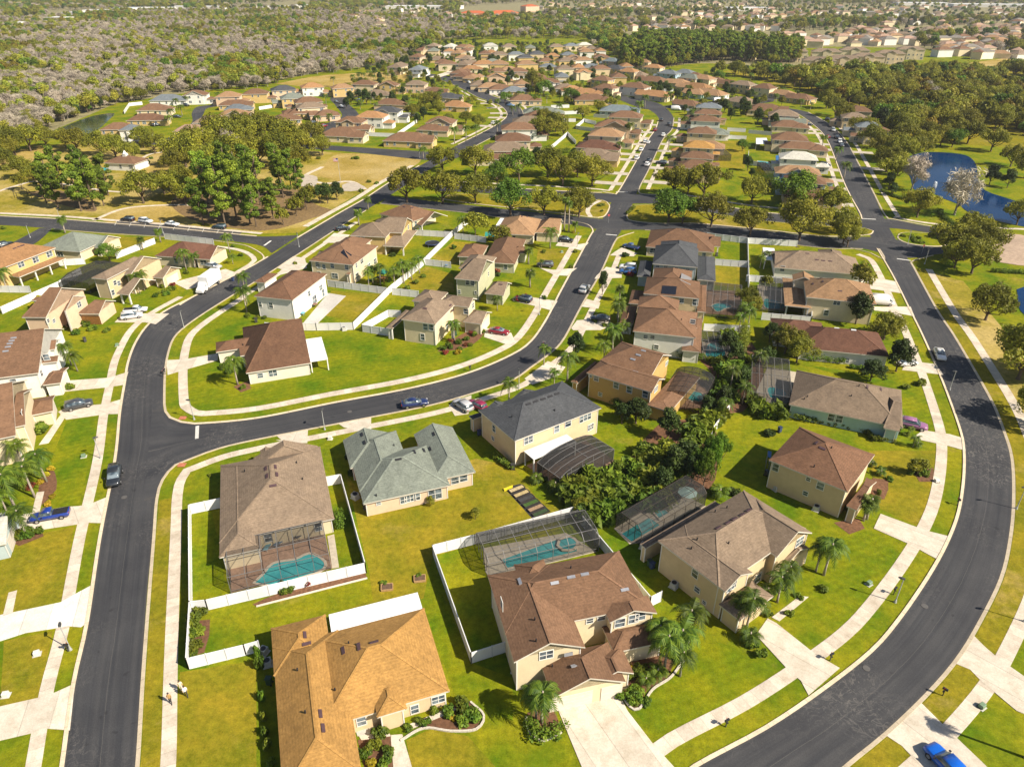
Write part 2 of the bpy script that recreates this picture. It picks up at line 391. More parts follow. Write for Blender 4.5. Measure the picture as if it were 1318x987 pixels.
for s in range(2): mk_oak('dark', 'magnolia_tree', 50 + s, L_DARK, 40, 2.3, 3.6, 4.4, 1.0, 110, 0.36, 2.2, .2)
def mk_pine(seed, lm):
    q = random.Random(seed); cl = []
    for k in range(30):
        z = 4.2 + 12 * (k / 29) ** 0.9; rr = 3.2 * (1 - ((z - 9) / 10) ** 2 * .65) * q.uniform(.35, 1); a = q.uniform(0, 6.28)
        cl.append((rr * math.cos(a), rr * math.sin(a), z, q.uniform(.9, 1.5), q.random()))
    PROTO.setdefault('pine', []).append(tree_proto('pine_tree', leaves_mesh('crown', cl, 165, .35, lm, seed, 0.3, 1.6), trunk_mesh('trunk', 15.5, .26, [c[:4] for c in cl[:20:2]], seed, BARK, .4, .5)))
for s in range(3): mk_pine(60 + s, L_PINE)
def mk_bare(seed, pale=True):
    q = random.Random(seed); cl = crown_clumps(seed, 22, 3.6, 3.6, 5.6, 1.5, -.5)
    PROTO.setdefault('bare', []).append(tree_proto('bare_tree', leaves_mesh('crown', cl, 80, .16, L_BARE, seed, 0, 8.0, 0, .1), trunk_mesh('trunk', 4, .22, [c[:4] for c in cl[::2]], seed, surface('grey_bark', (.3, .26, .22), .2, 3))))
for s in range(2): mk_bare(70 + s)
def frond_faces(m, base, az, L, rise, droop, pairs, lw, q):
    d = Vector((math.cos(az), math.sin(az), 0)); s = Vector((-d.y, d.x, 0)); pts = []
    for i in range(pairs + 1):
        t = i / pairs; pts.append(base + d * (L * (t - .18 * t * t * t)) + Vector((0, 0, rise * L * t - droop * L * t * t)))
    for i in range(pairs):
        a, b = pts[i], pts[i + 1]; t = (i + .5) / pairs; w = lw * math.sin(math.pi * min(1, .15 + .85 * t) ** .8) + .05
        mid = (a + b) / 2
        for sg in (-1, 1):
            tip = mid + s * sg * w + (b - a) * 1.3 + Vector((0, 0, -w * q.uniform(.25, .7)))
            m.add([a, b, tip + (b - a) * .35, tip], [(0, 1, 2, 3)])
def mk_palm(key, nm, seed, h, tr, nf, L, lw, droop, curve=.4, mat=L_PALM, rise=(.15, 1.0), n0=None):
    q = random.Random(seed); m = MB(); cx, cy = q.uniform(-curve, curve), q.uniform(-curve, curve); top = Vector((cx, cy, h))
    for k in range(nf):
        a = k * 2.399 + q.uniform(-.2, .2); f = k / nf
        frond_faces(m, top, a, L * q.uniform(.85, 1.1), rise[0] + (rise[1] - rise[0]) * f, droop * q.uniform(.8, 1.2), 11, lw, q)
    me = m.mesh('crown', mat); at = me.attributes.new('tint', 'FLOAT', 'FACE'); at.data.foreach_set('value', [q.random() for _ in me.polygons])
    t = MB(); t.tube([(0, 0, -.1), (cx * .1, cy * .1, h * .3), (cx * .5, cy * .5, h * .7), (cx, cy, h + .1)], [tr * 1.35, tr, tr * .85, tr * .8], 8)
    t.tube([(cx, cy, h - .9), (cx, cy, h + .25)], [tr * .8, tr * .55], 8)
    PROTO.setdefault(key, []).append(tree_proto(nm, me, t.mesh('trunk', PALE, True)))
for s in range(3): mk_palm('palm', 'queen_palm', 80 + s, 5.0 + s * .6, .16, 17, 2.9, .62, .95)
for s in range(2): mk_palm('tall', 'fan_palm', 90 + s, 9.5, .2, 26, 1.5, .55, .75, .2, L_PALM, (-.5, 1.1))
for s in range(2): mk_palm('cabbage', 'cabbage_palm', 94 + s, 4.2, .2, 26, 1.7, .65, .7, .15, L_PALM, (-.4, 1.1))
for s in range(2): mk_palm('low', 'pygmy_palm', 97 + s, 1.1, .12, 15, 1.5, .4, .8, .1)
def mk_shrub(key, nm, seed, mat, r=.8, n=9, per=75, size=.2, hz=.8, elong=1.3):
    q = random.Random(seed); cl = [(q.uniform(-r, r) * .7, q.uniform(-r, r) * .7, q.uniform(.3, 1) * hz * r, r * q.uniform(.35, .6), q.random()) for _ in range(n)]
    o = link(nm, leaves_mesh('foliage', cl, per, size, mat, seed, .1, elong), None, (0, 0, -500)); KIDS[o.name] = []; PROTO.setdefault(key, []).append(o)
for s in range(3): mk_shrub('shrub', 'shrub', 110 + s, L_SHRUB)
for s in range(2): mk_shrub('darkshrub', 'shrub', 116 + s, L_DARK, .9, 10)
mk_shrub('redshrub', 'red_shrub', 120, L_RED); mk_shrub('yelshrub', 'yellow_shrub', 122, L_YEL, .6)
for s in range(2): mk_shrub('tropic', 'banana_clump', 126 + s, L_SHRUB, 1.6, 16, 40, .75, 1.1, 2.2)
# ---- things waiting for the words that tell them from their neighbours ----
PENDING, LANDMARK = [], []
def landmark(words, u, v): p = G(u, v); LANDMARK.append((words, p.x, p.y))
def pend(o, desc, cat, group=None): o['category'] = cat; PENDING.append((o, desc, group)); return o
def plant(key, u, v, sc=1.0, desc=None, cat='tree', group=None, label=None, xy=None, rz=None):
    pr = PROTO[key]; used = R.randrange(len(pr)); p = Vector((xy[0], xy[1], 0)) if xy else G(u, v)
    k = sc if isinstance(sc, tuple) else sc * R.uniform(.93, 1.07)
    o = dup(pr[used], p, R.uniform(0, 6.28) if rz is None else rz, k)
    if label: tag(o, label, cat, group)
    else: pend(o, desc or NICE[key], cat, group)
    return o
NICE = dict(oak='olive green spreading oak', green='bright green shade tree', small='young thin crowned tree', dark='dark dense magnolia tree', pine='tall bushy pine tree',
            bare='leafless pinkish grey tree', palm='feathery queen palm', tall='tall thin fan palm', cabbage='round headed cabbage palm', low='low pygmy palm',
            shrub='green leafy shrub', darkshrub='dark green shrub', redshrub='red leaved shrub', yelshrub='yellow flowering shrub', tropic='broad leaved banana clump')
def hedge(pp, w, h, desc, mat=L_SHRUB, label=None, nm='hedge'):
    ln = gl(pp, .45); q = random.Random(len(PENDING)); cl = []
    for p in ln:
        for _ in range(2): cl.append((p.x + q.uniform(-w, w) * .35, p.y + q.uniform(-w, w) * .35, h * q.uniform(.35, .72), max(w, h) * .42 * q.uniform(.8, 1.1), q.random()))
    o0 = Vector((ln[0].x, ln[0].y, 0)); cl = [(c[0] - o0.x, c[1] - o0.y) + c[2:] for c in cl]
    o = link(nm, leaves_mesh('foliage', cl, 60, .2, mat, len(ln) + len(PENDING), .1, 1.3), None, o0)
    if label: tag(o, label, 'hedge')
    else: pend(o, desc, 'hedge')
    return o
# ---- vehicles (nose towards +x) ----
TYRE = plain('tyre_rubber', (.02, .02, .02), .8, .2); RIM = plain('alloy_rim', (.45, .45, .46), .3, .5, .8); TRIM = plain('black_trim', (.02, .02, .022), .5, .4)
LAMPW = plain('headlamp_glass', (.75, .75, .72), .15, .6); LAMPR = plain('tail_lamp', (.35, .02, .02), .2, .5)
def loft(m, secs, mi=0, caps=True):
    """secs: (x, half width low, half width mid, half width top, z low, z mid, z top)"""
    rings = [[(x, -a, z0), (x, -b, z1), (x, -c * .93, z2 - .04), (x, -c * .78, z2), (x, c * .78, z2), (x, c * .93, z2 - .04), (x, b, z1), (x, a, z0)] for x, a, b, c, z0, z1, z2 in secs]
    n = 8; vs = [p for r in rings for p in r]; fs = []
    for i in range(len(rings) - 1):
        for k in range(n): fs.append((i * n + k, i * n + (k + 1) % n, (i + 1) * n + (k + 1) % n, (i + 1) * n + k))
    if caps: fs += [tuple(reversed(range(n))), tuple((len(rings) - 1) * n + k for k in range(n))]
    m.add(vs, fs, mi)
def wheels(root, xs, w, r):
    for x in xs:
        for y in (-w, w):
            m = MB(); m.tube([(x, y - .11, r), (x, y + .11, r)], [r, r], 14); o = m.build('wheel', TYRE, root)
            s = 1 if y > 0 else -1; k = MB(); k.tube([(x, y + s * .08, r), (x, y + s * .13, r)], [r * .62, r * .58], 10); k.build('rim', RIM, o)
def lamps(root, xf, xr, w, z, zr=None):
    for y in (-w, w):
        m = MB(); m.box(xf - .14, y - .17, z - .07, xf + .02, y + .17, z + .07); m.build('headlight', LAMPW, root)
        m = MB(); m.box(xr - .02, y - .14, (zr or z + .12) - .1, xr + .12, y + .14, (zr or z + .12) + .1); m.build('tail_light', LAMPR, root)
def car_proto(kind):
    PT = paint(); r = empty('parked_car', (0, 0, -600)); b = MB(); g = MB(); t = MB()
    if kind == 'sedan':
        loft(b, [(-2.35, .72, .8, .74, .38, .62, .86), (-2.2, .82, .9, .82, .25, .66, 1.0), (-1.3, .84, .92, .88, .22, .68, 1.0), (.9, .84, .92, .88, .22, .66, .96), (1.8, .83, .9, .82, .24, .6, .84), (2.3, .74, .8, .7, .3, .52, .72)])
        loft(g, [(-1.95, .7, .74, .7, .85, .95, 1.0), (-1.2, .72, .73, .62, .9, 1.0, 1.4), (.15, .72, .73, .62, .9, 1.0, 1.42), (1.15, .74, .76, .7, .85, .92, .97)])
        loft(t, [(-1.2, .6, .63, .6, 1.34, 1.38, 1.44), (-.5, .61, .64, .61, 1.36, 1.42, 1.48), (.2, .6, .63, .6, 1.34, 1.4, 1.45)])
        ws, w, rr = (-1.4, 1.42), .82, .33
    elif kind in ('suv', 'wagon'):
        h = 1.72
        loft(b, [(-2.35, .76, .86, .8, .42, .7, 1.05), (-2.2, .86, .95, .9, .3, .75, 1.1), (.9, .87, .96, .92, .28, .72, 1.06), (1.8, .86, .95, .88, .3, .68, 1.0), (2.32, .78, .86, .76, .38, .62, .86)])
        loft(g, [(-2.2, .8, .84, .78, .95, 1.05, 1.12), (-1.95, .8, .82, .7, 1.0, 1.1, h - .06), (.3, .8, .82, .7, 1.0, 1.1, h - .05), (1.15, .82, .84, .78, .95, 1.02, 1.07)])
        loft(t, [(-2.05, .68, .72, .68, h - .12, h - .07, h - .02), (-.8, .7, .74, .7, h - .1, h - .04, h + .02), (.38, .68, .72, .68, h - .12, h - .06, h - .01)])
        ws, w, rr = (-1.42, 1.45), .86, .37
    elif kind == 'pickup':
        loft(b, [(-2.95, .85, .95, .92, .5, .8, 1.12), (-2.85, .88, .98, .95, .42, .8, 1.15), (1.4, .88, .98, .94, .42, .78, 1.14), (2.3, .86, .96, .9, .42, .76, 1.08), (2.85, .8, .88, .8, .48, .7, .95)])
        loft(g, [(-.55, .82, .86, .8, 1.05, 1.12, 1.16), (-.4, .82, .84, .72, 1.1, 1.18, 1.78), (.75, .82, .84, .72, 1.1, 1.18, 1.8), (1.55, .84, .86, .8, 1.05, 1.1, 1.14)])
        loft(t, [(-.5, .7, .74, .7, 1.72, 1.78, 1.82), (.2, .72, .75, .72, 1.74, 1.8, 1.86), (.85, .7, .74, .7, 1.72, 1.78, 1.83)])
        ws, w, rr = (-1.85, 1.75), .88, .4
    elif kind == 'van':
        loft(b, [(-2.95, .92, 1.0, .94, .4, 1.0, 2.45), (-2.85, .95, 1.02, .95, .32, 1.0, 2.55), (1.2, .95, 1.02, .95, .3, 1.0, 2.58), (1.75, .95, 1.02, .9, .3, .95, 2.3), (2.4, .92, 1.0, .9, .32, .8, 1.25), (2.9, .82, .9, .8, .4, .7, 1.0)])
        loft(g, [(1.55, .96, .985, .9, 1.35, 1.5, 2.38), (1.98, .96, .985, .86, 1.3, 1.4, 2.02), (2.36, .93, .95, .84, 1.2, 1.24, 1.36)])
        loft(t, [(-2.6, .5, .55, .5, 2.5, 2.55, 2.6), (.9, .5, .55, .5, 2.52, 2.57, 2.62)]); ws, w, rr = (-1.8, 1.85), .93, .36
    for x in ws:
        b_ = MB()
    body = b.build('body', PT, r, True); g.build('glasshouse', glass(), r, True); t.build('roof_panel', PT, r, True)
    wheels(r, ws, w, rr); lamps(r, 2.28 if kind not in ('pickup', 'van') else 2.84, -2.34 if kind not in ('pickup', 'van') else -2.94, .62, .66 if kind != 'pickup' else .85, 1.3 if kind == 'van' else None)
    if kind == 'pickup':
        m = MB(); m.box(-2.8, -.8, 1.13, -.62, .8, 1.185); m.build('bed_cover', TRIM, r)
    for s in (-1, 1):
        m = MB(); y = s * (w + .14); m.box(.75 if kind != 'van' else 1.9, min(y, y + s * .16), 1.02, .95 if kind != 'van' else 2.0, max(y, y + s * .16), 1.16); m.build('mirror', TRIM, r)
    register(r); return r
CARP = {k: car_proto(k) for k in ('sedan', 'suv', 'pickup', 'van')}
CARN = dict(sedan='parked_car', suv='parked_car', pickup='pickup_truck', van='delivery_van')
def car(kind, col, a, b, label, group=None, sc=1.0, z=.05):
    """a: where the tail stands, b: where the nose stands (survey points)"""
    A, B = G(*a), G(*b); d = B - A; o = dup(CARP[kind], (A + B) / 2 + Vector((0, 0, z)), math.atan2(d.y, d.x), sc, col); o.name = CARN[kind]
    for c in o.children:
        if c.name.startswith(('body', 'roof_panel')): c.color = c4(col)
    return tag(o, label, {'pickup': 'pickup truck', 'van': 'van'}.get(kind, 'car'), group)
# ---- street furniture ----
POLE = plain('painted_pole', (.05, .052, .05), .5, .4); GREY = plain('galvanised_steel', (.42, .43, .43), .45, .5, .3)
def lamp_proto():
    r = empty('street_lamp', (0, 0, -600)); m = MB(); m.tube([(0, 0, 0), (0, 0, .5), (0, 0, .52), (0, 0, 4.1)], [.13, .12, .075, .05], 8); m.build('pole', GREY, r)
    m = MB(); m.tube([(0, 0, 0), (0, 0, .28)], [.2, .16], 8); m.build('base', GREY, r)
    m = MB(); m.bar((0, 0, 4.05), (.55, 0, 4.15), .06); m.build('arm', POLE, r)
    m = MB(); loft(m, [(-.15, .12, .16, .12, 4.08, 4.14, 4.24), (.25, .16, .2, .16, 4.06, 4.14, 4.28), (.62, .1, .12, .1, 4.08, 4.12, 4.2)]); m.build('lamp_head', POLE, r); register(r); return r
LAMP = lamp_proto()
def lamp(u, v, ang, desc='street lamp'): o = dup(LAMP, G(u, v), rad(ang)); return pend(o, desc, 'street lamp', 'street lamps along the kerbs')
def mailbox_proto():
    r = empty('mailbox', (0, 0, -600)); m = MB(); m.bar((0, 0, 0), (0, 0, 1.05), .1); m.build('post', plain('mailbox_post', (.05, .05, .05)), r)
    m = MB(); m.bar((.1, 0, .62), (.1, 0, .75), .28, .12); loft(m, [(-.28, .1, .12, .11, 1.02, 1.12, 1.28), (.28, .1, .12, .11, 1.02, 1.12, 1.28)]); m.build('box', TRIM, r)
    m = MB(); m.bar((.05, .14, 1.1), (.05, .14, 1.38), .03, .08); m.build('flag', LAMPR, r); register(r); return r
MAIL = mailbox_proto()
def mailbox(u, v, ang=0): return pend(dup(MAIL, G(u, v), rad(ang)), 'black kerbside mailbox', 'mailbox', 'kerbside mailboxes')
def utility_proto(c):
    r = empty('utility_box', (0, 0, -600)); m = MB(); m.box(-.45, -.4, 0, .45, .4, .06); m.build('pad', surface('pad_concrete', (.5, .48, .43)), r)
    m = MB(); loft(m, [(-.3, .27, .28, .27, .06, .3, .55), (.3, .27, .28, .27, .06, .3, .58)]); m.build('cabinet', plain('cabinet_paint', c), r); register(r); return r
UTIL = utility_proto((.16, .24, .15)); UTILW = utility_proto((.6, .6, .56))
def utility(u, v, ang=20, white=False): return pend(dup(UTILW if white else UTIL, G(u, v), rad(ang)), 'pale utility cabinet' if white else 'green utility cabinet', 'utility box', 'utility cabinets on the lawns')
def ac_proto():
    r = empty('air_conditioner', (0, 0, -600)); m = MB(); m.box(-.42, -.42, .06, .42, .42, .8); m.build('casing', plain('casing_paint', (.45, .45, .42)), r)
    m = MB(); m.tube([(0, 0, .8), (0, 0, .84)], [.34, .34], 14); m.build('fan_grille', TRIM, r)
    m = MB(); m.box(-.55, -.55, 0, .55, .55, .06); m.build('pad', surface('pad_concrete', (.5, .48, .43)), r); register(r); return r
ACP = ac_proto()
def acunit(u, v, ang=0): return pend(dup(ACP, G(u, v), rad(ang)), 'grey air conditioner', 'air conditioner', 'air conditioners beside house walls')
# ---- houses ----
TRIMW = surface('white_trim', (.74, .72, .67), .05, 2, .6); WHITE = surface('white_panel', (.76, .76, .75), .04, .6, .45, .4)
FASCIA = surface('fascia', (.62, .58, .5), .08, 2, .6)
DOORW = surface('garage_panel', (.66, .6, .5), .05, 2, .6); WOOD = surface('stained_wood', (.25, .12, .035), .2, 3, .6)
VENT = plain('vent_plastic', (.07, .04, .045), .6, .3); VENTG = plain('vent_metal', (.32, .33, .36), .4, .4, .4)
SOLAR = plain('solar_cells', (.012, .014, .02), .12, .7)
RC = dict(brown=(.160, .092, .055), redbrown=(.135, .074, .045), gold=(.31, .175, .055), taupe=(.19, .142, .10), grey=(.062, .066, .072), greygreen=(.165, .185, .155), orange=(.29, .16, .075),
          tan=(.27, .165, .09), darkred=(.12, .06, .04), pale=(.42, .41, .36), blue=(.13, .16, .175), pink=(.33, .22, .16), tiles=(.40, .10, .035), slate=(.135, .155, .17), drift=(.19, .175, .155))
WC = dict(beige=(.56, .44, .27), cream=(.64, .54, .36), yellow=(.55, .40, .17), white=(.72, .70, .64), bluegrey=(.38, .45, .45), teal=(.38, .52, .46), green=(.42, .42, .27), pink=(.62, .45, .31), blue=(.35, .46, .53), ochre=(.46, .30, .11))
def stucco(c): return surface('stucco', c, .07, 1.2, .9, .15, .05, .3)
_win = {}
def winmesh(w, h):
    k = (w, h)
    if k not in _win:
        f = MB(); t = .09; d = .07
        f.box(-w / 2 - t, 0, -t, w / 2 + t, d, 0); f.box(-w / 2 - t, 0, h, w / 2 + t, d, h + t); f.box(-w / 2 - t, 0, 0, -w / 2, d, h); f.box(w / 2, 0, 0, w / 2 + t, d, h)
        f.box(-w / 2, .02, h * .5 - .03, w / 2, d - .01, h * .5 + .03)
        if w > 1.3: f.box(-.04, .02, 0, .04, d - .015, h * .5 - .03); f.box(-.04, .02, h * .5 + .03, .04, d - .015, h)
        p = MB(); p.add([(-w / 2, .03, 0), (w / 2, .03, 0), (w / 2, .03, h), (-w / 2, .03, h)], [(0, 3, 2, 1)])
        _win[k] = (f.mesh('window_frame', TRIMW), p.mesh('pane', glass()))
    return _win[k]
SIDES = {'y-': (0, -1, 0), 'y+': (0, 1, math.pi), 'x-': (-1, 0, -math.pi / 2), 'x+': (1, 0, math.pi / 2)}
class House:
    def __init__(s, label, axis, wings, wall='beige', roof='brown', name='house', cat='house', group=None, pitch=.46, win=(), auto=True, garage=(), vents=(), pipes=(), seed=0, detail=2, caps=True, e1=None, org=None, ventmat=None, wall_c=None, pend_=None):
        s.q = random.Random(seed or hash(label) % 1000 if seed else len(label) * 7 + 3)
        if e1 is None:
            a, b = G(*axis[0], axis[2]), G(*axis[1], axis[2]); e1 = math.atan2(b.y - a.y, b.x - a.x)
        s.ang = e1; ca, sa = math.cos(e1), math.sin(e1); s.e1, s.e2 = Vector((ca, sa, 0)), Vector((-sa, ca, 0))
        if org is None: org = G(*wings[0][0], wings[0][2]); org.z = 0
        s.org = Vector((org[0], org[1], 0)); s.root = empty(name, s.org, e1)
        if label: tag(s.root, label, cat, group)
        s.wings = []
        for w in wings:
            p1, p2, z, kind = w[:4]; o = w[4] if len(w) > 4 else {}
            if p1[0] == 'L': x0, y0, x1, y1 = p1[1], p1[2], p2[1], p2[2]
            else:
                x0, y0 = s.loc(p1, z)
                if p2[0] == 'd': x1, y1 = x0 + p2[1], y0 + p2[2]
                else: x1, y1 = s.loc(p2, z)
            x0, x1 = min(x0, x1), max(x0, x1); y0, y1 = min(y0, y1), max(y0, y1)
            j = s.q.uniform(.004, .018); s.wings.append(dict(x0=x0 - j, y0=y0 - j, x1=x1 + j, y1=y1 + j, z=z + s.q.uniform(-.03, .03), kind=kind, o=o, pitch=o.get('pitch', pitch)))
        rm = shingle(RC[roof]); s.wm = stucco(wall_c or WC[wall])
        for w in s.wings: s.wing(w, o_roof(w, rm), caps and detail > 1)
        if detail and win: [s.window_px(*t) for t in win]
        if detail and auto: s.auto_windows()
        for g in garage: s.garage(*g)
        for v in vents: s.vent(v, ventmat or VENT)
        for v in pipes: s.pipe(v)
    def loc(s, p, z):
        d = G(*p, z); d.z = 0; d -= s.org; return d.dot(s.e1), d.dot(s.e2)
    def wing(s, w, rm, caps):
        x0, y0, x1, y1, z, k, pt = (w[a] for a in ('x0', 'y0', 'x1', 'y1', 'z', 'kind', 'pitch')); W, D = x1 - x0, y1 - y0
        ov = min(w['o'].get('ov', .42), W * .2, D * .2); w['ov'] = ov; th = .2; wallm = w['o'].get('wallm', s.wm)
        if k == 'flat':
            m = MB(); m.box(x0, y0, z - .14, x1, y1, z); r = m.build('roof', [rm], s.root)
            w['rz'] = lambda x, y: z
            if not w['o'].get('open'):
                b = MB(); b.box(x0 + .1, y0 + .1, 0, x1 - .1, y1 - .1, z - .15); b.build('wall', wallm, s.root)
            else:
                for cx in (x0 + .15, x1 - .15):
                    for cy in (y0 + .15, y1 - .15):
                        b = MB(); b.box(cx - .1, cy - .1, 0, cx + .1, cy + .1, z - .14); b.build('post', TRIMW, s.root)
            return
        ax = 'x' if k in ('hx', 'gx') or (k == 'hip' and W >= D) or k in ('gx+', 'gx-') else 'y'
        ga = k.startswith('g') and k[-1] != '+'; gb = k.startswith('g') and k[-1] != '-'   # gable at the low / high end of the ridge
        if ax == 'y': L, hw = D, W / 2
        else: L, hw = W, D / 2
        hw = min(hw, L / 2) if not (ga or gb) else hw
        half = (W if ax == 'y' else D) / 2; rise = pt * half
        ra = 0 if ga else min(half, L / 2 - .01); rb = 0 if gb else min(half, L / 2 - .01)
        def T(a, b, zz): return (a, b, zz) if ax == 'x' else (x0 + (b - 0), y0 + a, zz)
        # work in (a along ridge 0..L, b across 0..2half)
        if ax == 'x': F = lambda a, b, zz: (x0 + a, y0 + b, zz)
        else: F = lambda a, b, zz: (x0 + b, y0 + a, zz)
        top = [F(0, 0, z), F(L, 0, z), F(L, 2 * half, z), F(0, 2 * half, z), F(ra, half, z + rise), F(L - rb, half, z + rise)]
        m = MB(); fs = [(0, 1, 5, 4), (2, 3, 4, 5)]
        if not ga: fs.append((3, 0, 4))
        if not gb: fs.append((1, 2, 5))
        m.add(top, fs, 0)
        low = [(p[0], p[1], p[2] - th) for p in top]; e = []
        ring = [0, 1] + ([5] if gb else []) + [2, 3] + ([4] if ga else [])
        vs = top + low; e = [(ring[i], ring[(i + 1) % len(ring)], ring[(i + 1) % len(ring)] + 6, ring[i] + 6) for i in range(len(ring))]
        m.add(vs, e, 1); m.add(low, [f[::-1] for f in fs], 1)
        r = m.build('roof', [rm, FASCIA], s.root)
        if caps:
            c = MB(); q = 0
            lines = [(4, 5)] + ([(0, 4), (3, 4)] if not ga else []) + ([(1, 5), (2, 5)] if not gb else [])
            for a, b in lines: c.bar(Vector(top[a]) + Vector((0, 0, .0)), Vector(top[b]) + Vector((0, 0, .0)), .26, .05)
            cc = shingle(tuple(round(min(1, x * 1.22), 4) for x in rm_color(rm))); c.build('ridge_cap', cc, r)
        # walls
        b = MB(); X0, Y0, X1, Y1 = x0 + ov, y0 + ov, x1 - ov, y1 - ov; h = z - .1 + pt * ov * .5
        if not w['o'].get('open'):
            base = w['o'].get('base', 0)
            b.box(X0, Y0, base, X1, Y1, h)
            gh = z + rise - th - .03
            for flag, a in ((ga, ov), (gb, L - ov)):
                if flag:
                    p = [F(a, ov, h), F(a, 2 * half - ov, h), F(a, half, gh)]; b.add(p, [(0, 1, 2), (2, 1, 0)])
            b.build('wall', wallm, s.root)
            if caps and not w['o'].get('nopipe'):
                for cx, cy in ((X0, Y0), (X1, Y0), (X0, Y1)):
                    dp = MB(); dp.box(cx - .06, cy - .06, .1, cx + .06, cy + .06, h); dp.build('downpipe', TRIMW, s.root)
        else:
            for cx in np.linspace(X0 + .15, X1 - .15, max(2, int(W / 3.2))):
                for cy in ((Y0 + .15, Y1 - .15) if w['o']['open'] is True else (Y0 + .15,)):
                    c = MB(); c.box(cx - .16, cy - .16, 0, cx + .16, cy + .16, z - .1); c.build('column', TRIMW, s.root)
        def rz(x, y):
            if not (x0 <= x <= x1 and y0 <= y <= y1): return -1
            a, c = (x - x0, y - y0) if ax == 'x' else (y - y0, x - x0)
            v = min(c, 2 * half - c)
            if not ga: v = min(v, a)
            if not gb: v = min(v, L - a)
            return z + pt * v
        w['rz'] = rz
    def roof_at(s, x, y): return max([w['rz'](x, y) for w in s.wings])
    def vent(s, p, mat):
        z = 12.0
        while z > 2:
            x, y = s.loc(p, z)
            if s.roof_at(x, y) >= z: break
            z -= .05
        else: return
        gx = (s.roof_at(x + .3, y) - s.roof_at(x - .3, y)) / .6; gy = (s.roof_at(x, y + .3) - s.roof_at(x, y - .3)) / .6
        m = MB(); n = Vector((-gx, -gy, 1)).normalized()
        al = Vector((0, 1, 0)) if abs(gx) > abs(gy) else Vector((1, 0, 0)); ac = n.cross(al).normalized(); c = Vector((x, y, z + .02)); L, Wd, H = (.5, .19, .1)
        vs = [c + al * a * L + ac * b * Wd + n * h for h in (-.03, H) for a, b in ((-1, -1), (1, -1), (1, 1), (-1, 1))]
        m.add(vs, [(0, 3, 2, 1), (4, 5, 6, 7), (0, 1, 5, 4), (1, 2, 6, 5), (2, 3, 7, 6), (3, 0, 4, 7)]); m.build('roof_vent', mat, s.root)
    def pipe(s, p):
        z = 12.0
        while z > 2:
            x, y = s.loc(p, z)
            if s.roof_at(x, y) >= z: break
            z -= .05
        else: return
        m = MB(); m.tube([(x, y, z - .1), (x, y, z + .4)], [.09, .09], 8); m.build('vent_pipe', TRIM, s.root)
    def panel(s, pts, mat, name, h=.1):
        """a slab lying on the roof, its corners given as survey points"""
        vs = []
        for p in pts:
            z = 12.0
            while z > 2:
                x, y = s.loc(p, z)
                if s.roof_at(x, y) >= z: break
                z -= .03
            vs.append((x, y, z))
        n = len(vs); m = MB(); m.add([(x, y, z - .05) for x, y, z in vs] + [(x, y, z + h) for x, y, z in vs], [tuple(range(n, 2 * n)), tuple(reversed(range(n)))] + [(i, (i + 1) % n, n + (i + 1) % n, n + i) for i in range(n)])
        return m.build(name, mat, s.root)
    def put_window(s, side, x, y, z, w, h):
        f, p = winmesh(w, h); o = link('window', f, s.root, (x, y, z)); o.rotation_euler = (0, 0, SIDES[side][2] + math.pi); link('pane', p, o)
    def wallside(s, w, side):
        ov = w['ov']; return dict(zip(('x-', 'y-', 'x+', 'y+'), (w['x0'] + ov, w['y0'] + ov, w['x1'] - ov, w['y1'] - ov)))[side]
    def hit(s, p):
        z = 11.0; over = set()
        while z > .2:
            x, y = s.loc(p, z)
            for wi, w in enumerate(s.wings):
                if wi in over: continue
                if w['o'].get('open') or w['kind'] == 'flat': continue
                ov = w['ov']; X0, Y0, X1, Y1 = w['x0'] + ov, w['y0'] + ov, w['x1'] - ov, w['y1'] - ov
                if X0 <= x <= X1 and Y0 <= y <= Y1 and z >= w['z'] + (1.2 if w['kind'][0] == 'g' else -.2): over.add(wi)
                elif X0 <= x <= X1 and Y0 <= y <= Y1:
                    return w, min((('x-', x - X0), ('x+', X1 - x), ('y-', y - Y0), ('y+', Y1 - y)), key=lambda t: t[1])[0], x, y, z
            z -= .04
    def window_px(s, p, w=.95, h=1.35):
        t = s.hit(p)
        if not t: return
        wg, side, x, y, z = t; c = s.wallside(wg, side)
        if side[0] == 'x': x = c + (-.005 if side == 'x-' else .005)
        else: y = c + (-.005 if side == 'y-' else .005)
        s.put_window(side, x, y, max(.3, z - h / 2), w, h)
    def auto_windows(s):
        cam = s.root.location
        for w in s.wings:
            if w['o'].get('open') or w['kind'] == 'flat' or w['o'].get('nowin'): continue
            for side in SIDES:
                nx, ny, _ = SIDES[side]; nrm = s.e1 * nx + s.e2 * ny
                if nrm.dot(Vector((-cam.x, -cam.y, 0)).normalized()) < -.25: continue
                c = s.wallside(w, side); ov = w['ov']
                a, b = (w['y0'] + ov, w['y1'] - ov) if side[0] == 'x' else (w['x0'] + ov, w['x1'] - ov)
                n = int((b - a) / 3.4)
                for fl in range(2 if w['z'] > 4.4 else 1):
                    for i in range(n):
                        if s.q.random() < .28: continue
                        t = a + (i + .5) * (b - a) / n + s.q.uniform(-.4, .4); z = .95 + 2.75 * fl
                        x, y = (c, t) if side[0] == 'x' else (t, c)
                        if any(o is not w and o['x0'] - .3 < x + nx * .5 < o['x1'] + .3 and o['y0'] - .3 < y + ny * .5 < o['y1'] + .3 and o['z'] > z for o in s.wings): continue
                        s.put_window(side, x + nx * .005, y + ny * .005, z, s.q.choice((.95, .95, 1.7)), 1.35)
